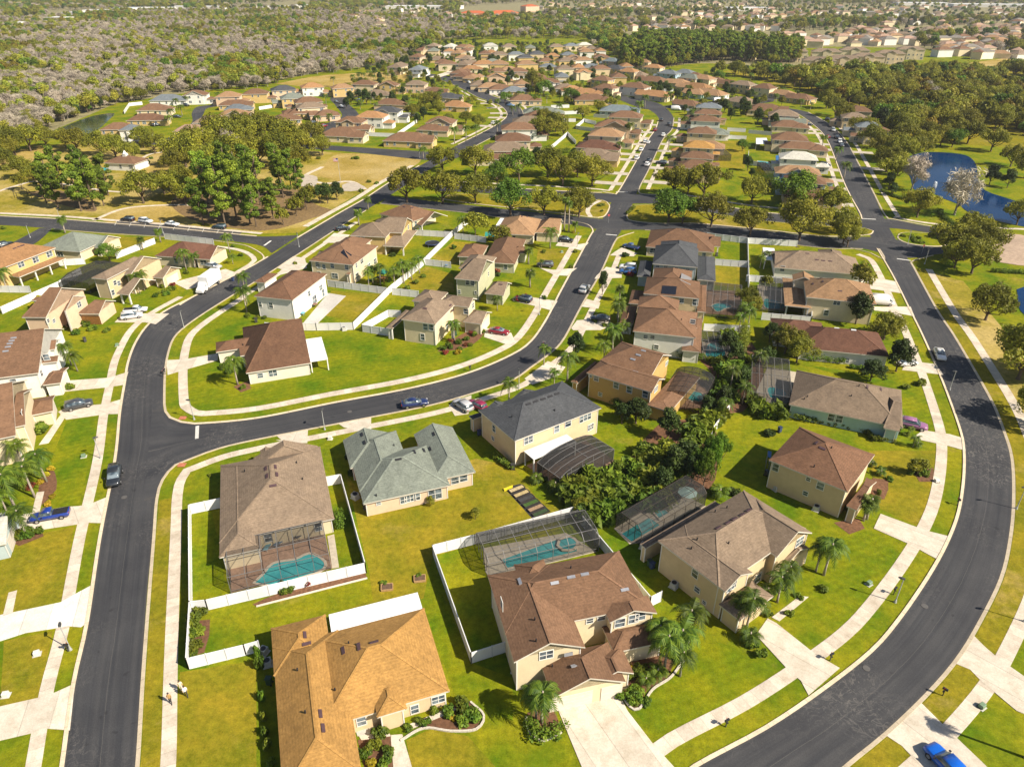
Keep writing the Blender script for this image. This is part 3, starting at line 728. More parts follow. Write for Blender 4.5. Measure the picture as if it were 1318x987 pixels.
    def garage(s, wi, side, off, w=4.9, mat=None, h=2.15):
        g = s.wings[wi]; c = s.wallside(g, side); ov = g['ov']; nx, ny, rz = SIDES[side]
        a, b = (g['y0'] + ov, g['y1'] - ov) if side[0] == 'x' else (g['x0'] + ov, g['x1'] - ov)
        t = (a + b) / 2 + off; m = MB(); m.box(-w / 2, 0, .02, w / 2, .06, h)
        for k in range(1, 4): m.box(-w / 2 + .05, .06, h * k / 4 - .02, w / 2 - .05, .075, h * k / 4 + .02)
        o = m.build('garage_door', mat or DOORW, s.root); o.location = ((c + nx * .006, t, 0) if side[0] == 'x' else (t, c + ny * .006, 0)); o.rotation_euler = (0, 0, rz + math.pi)
_rmc = {}
def rm_color(m): return _rmc.get(m.name, (.3, .2, .1))
_sh = shingle
def shingle(c):
    m = _sh(c); _rmc[m.name] = c; return m
def o_roof(w, rm): return w['o'].get('roofm', rm)
# ---- pool, deck, screen enclosure, fence ----
BRONZE = plain('bronze_aluminium', (.05, .04, .032), .5, .4); WALU = plain('white_aluminium', (.15, .145, .14), .45, .4)
def cage(label, pts, h, style, frame=None, nx=5, ny=4, rise=1.0, group='screened pool enclosures', skip=(), op=.46):
    """pts: corner, next corner along the bays, corner across (survey points at ground level)"""
    A, B, D = (G(*p) for p in pts); r = empty('screen_enclosure', A, math.atan2((B - A).y, (B - A).x)); L = (B - A).length
    e = (B - A).normalized(); f = Vector((-e.y, e.x, 0)); W = (D - A).dot(f); sg = 1 if W > 0 else -1; W = abs(W)
    tag(r, label, 'pool enclosure', group); m = MB(); sc = MB(); t = .065
    prof = {'flat': [(0, 0), (.5, .03), (1, 0)], 'dome': [(0, 0), (.12, .55), (.3, .88), (.5, 1), (.7, .88), (.88, .55), (1, 0)], 'mansard': [(0, 0), (.17, 1), (.5, 1.02), (.83, 1), (1, 0)], 'lean': [(0, 0), (.5, .6), (1, 1)]}[style]
    P = lambda x, k: Vector((x, sg * prof[k][0] * W, h + prof[k][1] * rise))
    for i in range(nx + 1):
        x = L * i / nx
        for k in range(len(prof) - 1): m.bar(P(x, k), P(x, k + 1), t)
        for y in (0, W):
            if not ((y == W) and 'far' in skip): m.bar((x, sg * y, 0), (x, sg * y, h + (rise if style == 'lean' and y else 0)), t)
    for k in range(len(prof)) if style != 'dome' else (0, 3, 6): m.bar(P(0, k), P(L, k), t)
    for y in (0, W):
        if y == W and 'far' in skip: continue
        for z in (.5, ): m.bar((0, sg * y, z), (L, sg * y, z), t * .7)
    for x in (0, L):
        for j in range(1, ny):
            y = W * j / ny; ff = y / W; zz = h + rise * np.interp(ff, [p[0] for p in prof], [p[1] for p in prof]); m.bar((x, sg * y, 0), (x, sg * y, float(zz)), t)
        m.bar((x, 0, h), (x, sg * W, h), t)
    m.build('frame', frame or BRONZE, r)
    for k in range(len(prof) - 1): sc.add([P(0, k), P(L, k), P(L, k + 1), P(0, k + 1)], [(0, 1, 2, 3)])
    for y, kk in ((0, 0), (W, -1)):
        if y == W and 'far' in skip: continue
        sc.add([(0, sg * y, 0), (L, sg * y, 0), (L, sg * y, h), (0, sg * y, h)], [(0, 1, 2, 3)])
    for x in (0, L):
        pl = [(x, 0, 0)] + [tuple(P(x, k)) for k in range(len(prof))] + [(x, sg * W, 0)]; sc.add(pl, [tuple(range(len(pl)))])
    sc.build('insect_screen', screen(op), r); return r
PAVER = surface('deck_pavers', (.30, .19, .13), .22, 2.2, .85, .2, .1, .3); DECKT = surface('deck_travertine', (.46, .40, .31), .15, 2.2, .85); COPE = surface('pool_coping', (.5, .42, .33), .15, 3)
def slab(name, pp, z, mat, kind='structure', smooth=False, skirt=.1, parent=None):
    pts = [G(*p) for p in pp]
    if smooth: pts = smooth_line(pts + [pts[0]], .8)[:-1]
    m = MB(); m.poly(pts, z, 0, skirt); o = m.build(name, mat, parent)
    if kind: o['kind'] = kind
    return o
def pool(label, pp, a=(.03, .26, .28), b=(.06, .36, .36), smooth=True, z=.1):
    pts = [G(*p) for p in pp]; c = sum(pts, Vector()) / len(pts); pts = [p - c for p in pts]
    if smooth: pts = smooth_line(pts + [pts[0]], .6)[:-1]
    else: pts = [Vector((p.x, p.y)) for p in pts]
    r = empty('swimming_pool', (c.x, c.y, 0)); tag(r, label, 'swimming pool', 'backyard swimming pools')
    m = MB(); m.poly(pts, z + .02); m.build('water', water('pool_water', a, b, .5, .05, .25, 1.6), r)
    ar = sum(pts[i].x * pts[(i + 1) % len(pts)].y - pts[(i + 1) % len(pts)].x * pts[i].y for i in range(len(pts)))
    o_ = []; n = len(pts)
    for i in range(n):
        t = (pts[(i + 1) % n] - pts[i - 1]).normalized(); o_.append(pts[i] + Vector((t.y, -t.x)) * .4 * (1 if ar > 0 else -1))
    m = MB(); m.add([(p.x, p.y, z + .06) for p in pts] + [(p.x, p.y, z + .06) for p in o_] + [(p.x, p.y, z) for p in pts] + [(p.x, p.y, z - .1) for p in o_],
        [(i, (i + 1) % n, n + (i + 1) % n, n + i) for i in range(n)] + [(i, 2 * n + i, 2 * n + (i + 1) % n, (i + 1) % n) for i in range(n)] + [(n + i, n + (i + 1) % n, 3 * n + (i + 1) % n, 3 * n + i) for i in range(n)])
    m.build('coping', COPE, r); return r
VPOST = surface('vinyl_post', (.56, .57, .6), .03, 1.0, .45, .4); VINYL = surface('white_vinyl', (.74, .74, .74), .03, 1.0, .45, .4)
def fence(label, pp, h=1.83, desc=None, near=True, mat=None, name='vinyl_fence'):
    pts = [G(*p) for p in pp]; o0 = pts[0]; r = empty(name, o0)
    if label: tag(r, label, 'fence', 'white vinyl fences between the yards')
    else: pend(r, desc or 'white vinyl privacy fence', 'fence', 'white vinyl fences between the yards')
    m = MB(); rail = MB()
    for a, b in zip(pts, pts[1:]):
        a, b = a - o0, b - o0; m.bar(a + Vector((0, 0, h / 2)), b + Vector((0, 0, h / 2)), .06, h - .1); rail.bar(a + Vector((0, 0, h - .05)), b + Vector((0, 0, h - .05)), .11, .1); rail.bar(a + Vector((0, 0, .12)), b + Vector((0, 0, .12)), .1, .14)
        if near:
            n = max(1, round((b - a).length / 2.4))
            for i in range(n + 1):
                p = a.lerp(b, i / n); k = MB(); k.box(p.x - .065, p.y - .065, 0, p.x + .065, p.y + .065, h + .07); k.build('post', mat or VPOST, r)
    m.build('panel', mat or VINYL, r); rail.build('rail', mat or VINYL, r); return r
# ---- ground, roads, pavements ----
LAWN = grassmat('lawn', (.085, .145, .006), (.225, .215, .010), (.30, .22, .055), .35, .1)
LAWNG = grassmat('lush_lawn', (.085, .15, .006), (.205, .212, .008), (.26, .21, .03), .12, .12, .08)
LAWNY = grassmat('tired_lawn', (.15, .155, .010), (.27, .21, .018), (.32, .235, .06), .5, .13)
FIELD = grassmat('dry_field', (.26, .19, .035), (.40, .29, .10), (.42, .32, .14), .8, .06)
PARKG = grassmat('park_turf', (.17, .16, .012), (.33, .255, .045), (.42, .32, .13), .9, .07)
VERGE = grassmat('verge_grass', (.15, .15, .010), (.25, .20, .016), (.34, .25, .08), .6, .15)
MULCH = surface('mulch', (.15, .075, .04), .35, 2.5, .95); NEEDLE = surface('pine_straw', (.19, .125, .055), .35, 1.2, .95)
WOODF = surface('wood_floor', (.23, .205, .10), .35, .3, .95)
WALK = concrete('walk_slabs', (.56, .49, .40)); KERB = concrete('kerb_concrete', (.52, .44, .32), 3, .15, .05); DRIVE = concrete('drive_slabs', (.58, .52, .43), 3, .2); DRIVEW = concrete('white_drive', (.64, .62, .57), 3, .1)
ASPH = asphalt(); PAINTW = surface('road_paint', (.62, .61, .57), .15, 3, .7)
m = MB(); m.add([(-6000, -300, 0), (6000, -300, 0), (6000, 9000, 0), (-6000, 9000, 0)], [(0, 1, 2, 3)])
tag(m.build('ground', LAWN), kind='structure')
def patch(name, pp, mat, z=.012, smooth=True):
    pts = [G(*p) for p in pp]
    if smooth: pts = smooth_line(pts + [pts[0]], 2)[:-1]
    m = MB(); m.poly(pts, z); return tag(m.build(name, mat), kind='structure')
a0, a1, a2 = K(0, 0, 440), K(440, 0, 440), K(880, 0, 438)
b0, b1, b2, b3 = K(0, 180, 330), K(330, 180, 330), K(660, 180, 330), K(988, 180, 330)
c0, c1, c2, c3 = K(0, 380, 330), K(330, 380, 330), K(660, 380, 330), K(988, 380, 330)
d0, d1, d2, d3 = K(0, 580, 330), K(330, 580, 330), K(660, 580, 330), K(988, 580, 330)
e0, e1_, e2_, e3 = K(0, 767, 330), K(330, 767, 330), K(660, 767, 330), K(988, 767, 330)
# woodland floors and dry fields
patch('wood_floor', [(-500, 215), (-60, 205), (0, 190), (60, 172), (150, 133), (240, 120), (330, 108), (420, 92), (520, 80), (560, 52), (640, 42), (800, 35), (1000, 30), (1350, 28), (2200, 30), (2200, -18), (-1600, -18)], WOODF, .01, False)
patch('wood_floor', [(560, 50), (640, 44), (800, 42), (1000, 36), (1050, 60), (1175, 62), (1318, 74), (2200, 74), (2200, -18), (560, -18)], WOODF, .014, False)
patch('wood_floor', [(800, 95), (900, 82), (1010, 86), (1040, 70), (1000, 40), (820, 34)], WOODF, .018)
patch('wood_floor', [(930, 92), (1000, 110), (1060, 125), (1130, 150), (1140, 200), (1200, 185), (1318, 190), (1500, 190), (1500, 95), (1318, 84), (1100, 84)], VERGE, .018)
patch('dry_field', [(355, 108), (420, 97), (520, 93), (530, 103), (470, 112), (400, 112)], FIELD, .02)
patch('dry_field', b1(330, 150) and [b1(310, 185), b1(420, 75), b1(700, 85), b1(845, 100), b1(760, 165), b1(640, 215), b1(480, 225)], FIELD, .02)
patch('dry_field', [b0(-40, 90), b0(210, 30), b0(190, 110), b0(0, 130)], FIELD, .02)
patch('dry_field', [b0(500, 400), b0(640, 350), b0(1000, 340), b0(1080, 420), b0(700, 425), b0(560, 425)], FIELD, .02)
patch('dry_field', [b0(740, 100), b0(900, 30), b0(1000, 60), b0(880, 150), b0(760, 170)], FIELD, .02)
patch('park_grass', [(-90, 268), (0, 275), (140, 284), (262, 294), (330, 301), (385, 300), (440, 262), (500, 228), (540, 206), (430, 196), (300, 190), (187, 188), (100, 181), (0, 200), (-90, 215)], PARKG, .016, False)
patch('dry_field', [(1240, 82), (1330, 72), (1350, 80), (1260, 88)], FIELD, .022)
patch('pine_floor', [b1(-60, 250), b1(180, 250), b1(300, 330), b1(400, 370), b1(300, 400), b1(100, 460), b1(-80, 460), b0(960, 400), b0(900, 300)], NEEDLE, .03)
patch('pine_floor', [b0(130, 270), b0(300, 330), b0(480, 370), b0(470, 320), b0(300, 260)], NEEDLE, .03)
# lawns with their own tone
for pp, mt in [([(232, 500), (236, 455), (245, 425), (268, 408), (300, 400), (405, 425), (455, 424), (495, 430), (560, 425), (640, 430), (657, 440), (600, 469), (530, 489), (430, 507), (330, 526), (255, 533), (238, 522)], LAWNG),
               ([b1(1015, 520), b1(1150, 535), b1(1120, 590), b1(1000, 645), b1(905, 605)], LAWNY), ([K(800, 270, 200)(795, 475), K(800, 270, 200)(1055, 490), K(800, 270, 200)(1050, 660), K(800, 270, 200)(780, 640)], LAWNY), ([K(800, 270, 200)(840, 285), K(800, 270, 200)(1055, 290), K(800, 270, 200)(1055, 470), K(800, 270, 200)(830, 460)], LAWNG),
               ([b1(745, 765), b1(870, 650), b1(1010, 690), b1(1020, 785)], LAWNY), ([b1(385, 775), b1(680, 795), b1(500, 930), b1(330, 900)], LAWNY), ([b2(130, 560), b2(290, 560), b2(245, 660), b2(120, 640)], LAWNY), ([b2(0, 680), b2(205, 695), b2(150, 810), b2(0, 790)], LAWNG), ([d0(240, 140), d0(300, 40), d0(460, 50), d0(410, 275), d0(250, 290)], LAWNG),
               ([c0(345, 640), c0(512, 622), c0(460, 879), c0(250, 879)], LAWNG), ([c0(420, 420), c0(560, 405), c0(640, 250), c0(730, 145), c0(600, 140), c0(390, 240)], LAWN), ([b0(620, 800), b0(900, 765), b0(985, 770), b0(860, 879), b0(640, 879)], LAWNG), ([b0(460, 600), b0(600, 500), b0(790, 500), b0(640, 590)], LAWNY), ([y_ for y_ in [K(850, 130, 240)(440, 280), K(850, 130, 240)(600, 280), K(850, 130, 240)(600, 480), K(850, 130, 240)(380, 470)]], LAWNY),
               ([(445, 610), (475, 735), (480, 772), (425, 790), (545, 770), (557, 716), (739, 664), (690, 640), (660, 600), (612, 590), (470, 640)], LAWNY),
               ([e2_(630, 590), e2_(840, 390), e2_(900, 200), e2_(1100, 250), e2_(1300, 330), e2_(1318, 445), e2_(740, 755)], LAWNG),
               ([d3(0, 800), d3(180, 560), d3(380, 440), d3(560, 400), d3(740, 490), d3(440, 879), d3(100, 860)], LAWNG),
               ([c3(160, 350), c3(480, 400), c3(640, 400), c3(800, 400), c3(885, 690), c3(680, 640), c3(660, 480), c3(400, 420)], LAWNG),
               ([d3(560, 290), d3(520, 0), d3(890, 0), d3(880, 170), d3(800, 400)], LAWNY),
               ([d0(0, 470), d0(380, 390), d0(320, 770), d0(70, 830), d0(0, 850)], LAWNY),
               ([e0(20, 230), e0(270, 180), e0(205, 520), e0(0, 570)], LAWNY), ([e0(925, 390), e0(1318, 330), e0(1318, 900), e0(900, 900)], LAWNY),
               ([d0(990, 330), d0(1090, 310), d0(1170, 740), d0(985, 800)], LAWNG), ([e1_(770, 740), e1_(900, 680), e1_(1090, 720), e1_(1250, 900), e1_(800, 900)], LAWNY),
               ([e1_(860, 60), e1_(960, 0), e1_(1110, 345), e1_(1318, 420), e1_(1318, 640), e1_(1180, 590), e1_(1020, 500)], LAWNG)]:
    patch('lawn', pp, mt, .008 + .002 * R.random(), False)
# road carriageways: left edge and right edge of each
def resample(line, n):
    d = [0.0]
    for a, b in zip(line, line[1:]): d.append(d[-1] + (b - a).length)
    o = []; k = 0
    for i in range(n):
        t = d[-1] * i / (n - 1)
        while k < len(d) - 2 and d[k + 1] < t: k += 1
        o.append(line[k].lerp(line[k + 1], (t - d[k]) / max(1e-6, d[k + 1] - d[k])))
    return o, d[-1]
def road(z, le, ri):
    """a carriageway between two kerb lines; carries where each point lies across and along the lane"""
    L, Rr = gl(le, 2), gl(ri, 2); n = max(len(L), len(Rr)) + 8; (L, la), (Rr, lb) = resample(L, n), resample(Rr, n); ks = (0, .25, .5, .75, 1)
    vs = [(*L[i].lerp(Rr[i], k), z) for i in range(n) for k in ks]; fs = [(5 * i + q, 5 * i + q + 1, 5 * i + q + 6, 5 * i + q + 5) for i in range(n - 1) for q in range(4)]
    me = bpy.data.meshes.new('road'); me.from_pydata(vs, [], fs); me.materials.append(ASPH)
    at = me.attributes.new('across', 'FLOAT', 'POINT'); at.data.foreach_set('value', [k for i in range(n) for k in ks]); at = me.attributes.new('along', 'FLOAT', 'POINT'); at.data.foreach_set('value', [la * i / n for i in range(n) for k in ks]); me.update()
    return tag(link('road', me), kind='structure')
WL = [(70, 1075), (82.5, 987), (97.5, 878), (114.5, 800), (131, 690), (150, 590), (156, 530), (162.5, 490), (166, 467.5), (175, 442.5), (190, 420), (212.5, 401), (250, 382), (292, 360), (330, 340), (345, 331), (390, 302.5), (440, 273), (470, 256), (502, 235), (547, 210), (590, 186.5), (625, 169), (644, 158), (653, 149), (649, 140), (636, 132), (617, 126), (600, 117), (583.6, 109), (566, 103), (557, 100), (535, 98)]
WR = [(164, 1075), (174, 987), (181, 880), (189, 767), (196, 692), (200, 642.5), (204, 600), (211, 560), (210, 520), (211, 480), (215, 455), (222.5, 435), (237.5, 420), (262.5, 402.5), (297.5, 380.5), (330, 361), (380, 329), (447.5, 285), (470, 271), (500, 253), (560, 214), (600, 194), (640, 173), (662, 160), (673, 149), (668, 138), (655, 130), (633, 123.5), (615, 113), (600, 106), (580, 99), (560, 96), (535, 94)]
road(.02, WL, WR)
CUL = [(196, 528), (210, 526), (217.5, 538), (232.5, 544), (250, 546.2), (329.5, 539), (430, 519), (530, 500), (605, 480), (659.5, 457), (685, 439), (705, 410), (720, 380), (735, 352), (760, 305), (770, 292), (785, 264), (797, 246), (817, 212), (835, 180), (844, 167), (848, 153), (838, 143), (822, 137), (787, 126), (760, 118)]
CUR = [(185, 645), (199, 643), (207.5, 617.5), (225, 597.5), (250, 587.5), (282.5, 576), (329.5, 565), (455, 540.5), (555, 520.5), (617.5, 502.5), (659.5, 488), (682, 472.5), (710, 452), (725, 435), (742.5, 402.5), (755, 380), (772.5, 350), (790, 312), (800, 296), (812, 268), (822, 243), (835, 217), (852.5, 180), (864, 167), (867, 152), (856, 138.5), (840, 131), (790, 121), (762, 114)]
road(.024, CUL, CUR)
EL = [(850, 1025), (896, 988), (988, 938), (1063, 887), (1123, 839.5), (1158, 799.5), (1195.5, 745), (1220.5, 700), (1235.5, 660), (1242, 617.5), (1242.5, 580), (1238, 555), (1223, 512.5), (1208, 475), (1188, 430), (1173, 400), (1150.5, 355), (1130, 320), (1110, 285), (1088, 237), (1065, 180), (1046, 159.5), (1026, 146), (1000, 141)]
ER = [(1040, 1030), (1083, 987), (1138, 942), (1188, 894.5), (1225.5, 852), (1253, 809.5), (1285.5, 745), (1298, 692.5), (1302.5, 642), (1300.5, 590), (1290.5, 555), (1275.5, 517.5), (1250.5, 472.5), (1225.5, 430), (1205.5, 400), (1175.5, 345), (1160, 320), (1140, 285), (1123, 247), (1105, 212), (1087, 180), (1066, 159.5), (1039.5, 144.6), (1005, 138)]
road(.028, EL, ER)
# boulevard: two carriageways with a planted median
BU_L = [(560, 238), (610, 240), (683, 244), (757, 248), (800, 250), (850, 251), (910, 262), (985, 274), (1060, 278), (1105, 279), (1150, 283), (1190, 291), (1228, 294.5), (1256, 303)]
BU_R = [(560, 246), (610, 248), (683, 252), (755, 257.5), (800, 262), (850, 263), (910, 273), (985, 284), (1060, 290), (1105, 293), (1150, 294), (1190, 299), (1228, 305), (1262, 316)]
road(.032, BU_L, BU_R)
BL_L = [(500, 252), (545, 258), (610, 265), (665, 271), (735, 278), (775, 282), (830, 284), (900, 288), (985, 297), (1060, 305), (1110, 305), (1150, 308), (1180, 315), (1200, 318), (1240, 318), (1262, 318)]
BL_R = [(490, 262), (545, 268), (610, 275), (665, 283), (735, 289), (775, 296), (830, 296), (900, 300), (985, 310), (1060, 319), (1110, 320), (1150, 330), (1180, 332), (1200, 328), (1240, 325), (1262, 324)]
road(.036, BL_L, BL_R)
# north-west street, its parking bays and the side street
NL = [(-120, 272), (0, 278.5), (70, 282), (140, 287.5), (210, 293), (262, 298), (330, 304.5), (385, 303)]
NR = [(-120, 288), (0, 290), (50, 293), (140, 300), (250, 306.5), (330, 315), (350, 326)]
road(.04, NL, NR)
PARK = [b0(600, 418), b0(1050, 452), b0(1250, 470), b0(1230, 490), b0(1050, 478), b0(600, 440)]
tag(slab('parking_bay', PARK, .044, ASPH), kind='structure')
road(.048, [b0(-160, 610), b0(-40, 560), b0(40, 540), b0(130, 495), b0(205, 455)], [b0(-160, 690), b0(-20, 620), b0(110, 570), b0(200, 520), b0(270, 455)])
# streets at the top left
road(.05, [(100, 172), (187, 179), (300, 181), (422, 187.5), (555, 196), (600, 200)], [(100, 178), (187, 186), (300, 188), (430, 194), (545, 206), (580, 206)])
road(.054, [(380, 178), (396, 170), (418, 160), (440, 150), (432, 136), (425, 127), (440, 124), (470, 121)], [(398, 179), (412, 172), (436, 163), (462, 150), (447, 133), (442, 128), (455, 126.5), (470, 124)])
road(.058, [(205, 182), (228, 172), (247, 158), (247, 146), (254, 138), (276, 135)], [(226, 184), (245, 172), (256, 158), (262, 147), (266, 140), (278, 137.5)])
road(.062, [(785, 127), (800, 130), (815, 136), (835, 141), (880, 137), (905, 133)], [(790, 123), (808, 127), (825, 131), (845, 137), (880, 133.5), (905, 130)])
road(.066, [(890, 130), (915, 131), (945, 131), (985, 128), (975, 120), (945, 118)], [(890, 133), (915, 134.5), (950, 134.5), (995, 131), (985, 121), (950, 115)])
for q, mat_ in [([(559, 100), (585, 90), (575, 80), (572, 66), (566, 58)], DRIVE)]:
    pts = gl(q, 4); tag(ribbon('concrete_street', pts, -4, 4, .07, mat_), kind='structure')
patch('paved_court', [b3(1060, 500), b3(1110, 492), b3(1330, 497), b3(1400, 640), b3(1200, 632), b3(1135, 600), b3(1160, 570), b3(1130, 540), b3(1075, 525)], surface('court_pavers', (.40, .30, .22), .2, 1, .85), .075)
# kerbs and pavements beside the edges
def kerb(line, sgn, w=.42): return tag(ribbon('kerb', line, 0, sgn * w, .05, KERB, .13), kind='structure')
def walk(line, d, w=1.5, name='sidewalk', z=.06): return tag(ribbon(name, line, d - w / 2, d + w / 2, z, WALK), kind='structure')
def cut(pp, v0=None, i=None, j=None): return pp[i:j]
def part(pp, step=2.0): return gl(pp, step)
# west street, left side
k = part(WL[:14]); kerb(k, 1); walk(part(WL[:9] + [(172, 450), (186, 424), (208, 405), (245, 384)]), 2.9)
k = part(WL[14:16] + [(345, 331)]); kerb(k, 1)
kerb(part([(383, 306.5), (390, 302.5), (440, 273), (470, 256), (502, 235), (540, 213.5)]), 1); walk(part([(405, 293), (440, 273), (470, 256), (502, 235), (540, 214)]), 3.4, 2.0)
kerb(part([(232, 393), (250, 382), (292, 360), (330, 340), (340, 334), (338, 327), (320, 317), (300, 313), (250, 307), (140, 300.5), (70, 295)]), 1)
walk(part([(300, 355), (325, 340), (330, 335), (325, 328), (312, 322), (290, 318), (250, 314)]), .5, 1.4)
# west street, right side round the corner into the centre street
corner = [(297.5, 380.5), (262.5, 402.5), (237.5, 420), (222.5, 435), (215, 455), (211, 480), (210, 520), (211.5, 530), (217.5, 538), (232.5, 544), (250, 546.2), (329.5, 539), (430, 519), (530, 500), (605, 480), (659.5, 457), (685, 439), (705, 410), (720, 380), (735, 352), (760, 305), (764, 297), (757, 289), (735, 284)]
kerb(part([(470, 271), (447.5, 285), (380, 329), (330, 361)] + corner), 1)
walk(part(corner[:6] + [(210, 515), (213, 532), (232.5, 544)] + corner[10:21]), 3.6, 1.7); walk(part([(447.5, 285), (380, 329), (330, 361), (297.5, 380.5)]), 3.2, 1.4)
# centre street, other side
k2 = [(187, 800), (196, 692), (200, 642.5), (207.5, 617.5), (225, 597.5), (250, 587.5), (282.5, 576), (329.5, 565), (455, 540.5), (555, 520.5), (617.5, 502.5), (659.5, 488), (682, 472.5), (710, 452), (725, 435), (742.5, 402.5), (755, 380), (772.5, 350), (790, 312), (797, 305), (815, 299)]
kerb(part([(164, 1075), (174, 987), (181, 880), (187, 800)] + k2[1:]), -1); walk(part([(164, 1075), (174, 987), (181, 880), (187, 800)] + k2[1:18] + [(786, 320)]), -3.15, 1.5)
# straight street north of the crossroads
n1 = [(797, 246), (817, 212), (835, 180), (844, 167), (848, 155)]; kerb(part([(775, 247), (790, 250)] + n1), 1); walk(part(n1), 3.4)
n2 = [(822, 243), (835, 217), (852.5, 180), (864, 167), (867, 152)]; kerb(part([(845, 251), (826, 250)] + n2), -1); walk(part(n2), -3.4)
kerb(part([(590, 186.5), (625, 169), (644, 158), (653, 149), (649, 140), (636, 132), (617, 126), (600, 117), (583.6, 109)]), 1); walk(part([(590, 186.5), (625, 169), (644, 158), (653, 149), (649, 140), (636, 132), (617, 126), (600, 117)]), 3.4)
kerb(part([(600, 194), (640, 173), (662, 160), (673, 149), (668, 138), (655, 130), (633, 123.5), (615, 113)]), -1); walk(part([(673, 149), (668, 138), (655, 130), (633, 123.5), (615, 113), (600, 106)]), -3.4)
# east street
kerb(part(EL[:18] + [(1138, 334), (1122, 326), (1095, 319)]), 1); walk(part(EL[:17] + [(1136, 334), (1115, 325)]), 3.55, 1.65)
kerb(part([(1085, 280), (1106, 281.5), (1109, 277), (1088, 237), (1065, 180), (1046, 159.5), (1026, 146)]), 1); walk(part([(1107, 278), (1088, 237), (1065, 180), (1046, 159.5), (1026, 146)]), 3.4)
kerb(part(ER[:16] + [(1172, 337), (1182, 333), (1200, 328.5)]), -1); walk(part(ER[:16]), -3.9, 1.7)
kerb(part([(1200, 292), (1150, 282.5), (1139, 278), (1123, 247), (1105, 212), (1087, 180), (1066, 159.5), (1039.5, 144.6)]), -1); walk(part([(1142, 280), (1123, 247), (1105, 212), (1087, 180), (1066, 159.5)]), -3.6)
tag(ribbon('verge', part(ER[:16]), -.5, -3.1, .03, VERGE, None, .05), kind='structure'); tag(ribbon('verge', part([(164, 1075), (174, 987), (181, 880), (187, 800), (196, 692), (200, 645)]), -.5, -2.4, .03, VERGE, None, .05), kind='structure'); patch('park_grass', [(1180, 345), (1240, 362), (1330, 470), (1400, 700), (1330, 700), (1318, 600), (1300, 560), (1275, 500), (1232, 428), (1207, 392)], PARKG, .014, False)
m = MB()
# boulevard kerbs, median
kerb(part(BU_L[:4] + [(775, 248)]), 1); kerb(part(BL_R[:5]), -1); kerb(part([(845, 252)] + BU_L[6:10]), 1); kerb(part(BL_R[6:11]), -1); kerb(part(NL[:7]), 1)
walk(part([(560, 233), (683, 239), (757, 243), (785, 246)]), .3, 1.4); walk(part([(850, 246), (910, 256), (985, 267), (1100, 274)]), .3, 1.4); walk(part([(1150, 280), (1190, 287), (1240, 292), (1330, 296)]), .3, 1.5)
def median(pp, mat=VERGE):
    pts = smooth_line([G(*p) for p in pp] + [G(*pp[0])], 1.5)[:-1]; mm = MB(); mm.poly(pts, .15, 0, .15); tag(mm.build('median', mat), kind='structure')
    ln = pts + [pts[0]]; ar = sum(pts[i].x * pts[(i + 1) % len(pts)].y - pts[(i + 1) % len(pts)].x * pts[i].y for i in range(len(pts)))
    tag(ribbon('kerb', ln, 0, (-.35 if ar > 0 else .35), .16, KERB, .1), kind='structure')
median([b2(480, 320), b2(495, 345), b2(465, 395), b2(400, 398), b2(300, 385), (690, 271), (600, 261), (570, 255), (600, 250), (683, 255), (757, 260), b2(440, 308)])
median([b2(615, 340), b2(590, 395), b2(620, 418), b2(760, 430), (900, 288), (985, 296), (1060, 304), (1110, 303), (1122, 300), (1116, 295), (1060, 291), (985, 285), (910, 275), (850, 265), b2(690, 335)])
median([b3(680, 485), b3(672, 505), b3(700, 525), b3(760, 540), b3(880, 548), b3(940, 530), b3(960, 505), b3(860, 485), b3(720, 478)], LAWNG)
walk(part([b2(450, 315), b2(400, 340), b2(385, 370), b2(400, 398)]), 0, 1.5, 'sidewalk', .165)
# park paths
walk(part([b0(480, 415), b0(600, 365), b0(700, 345), b0(900, 335), b0(1010, 340)]), 0, 1.5); walk(part([b0(-20, 270), b0(90, 235), b0(220, 215), b0(560, 265), b0(650, 265)]), 0, 1.5)
walk(part([b0(640, 230), b0(740, 90), b0(860, 60)]), 0, 1.5); walk(part(NL[:7]), 3.0, 1.6); walk(part([b1(560, 255), b1(480, 215), b1(350, 225), b1(250, 190), b1(340, 140)]), 0, 1.8)
patch('plaza', [b1(440, 235), b1(490, 218), b1(560, 245), b1(520, 262), b1(450, 265)], WALK, .07); patch('plaza', [b1(230, 240), b1(240, 185), b1(310, 190), b1(300, 240)], WALK, .07)
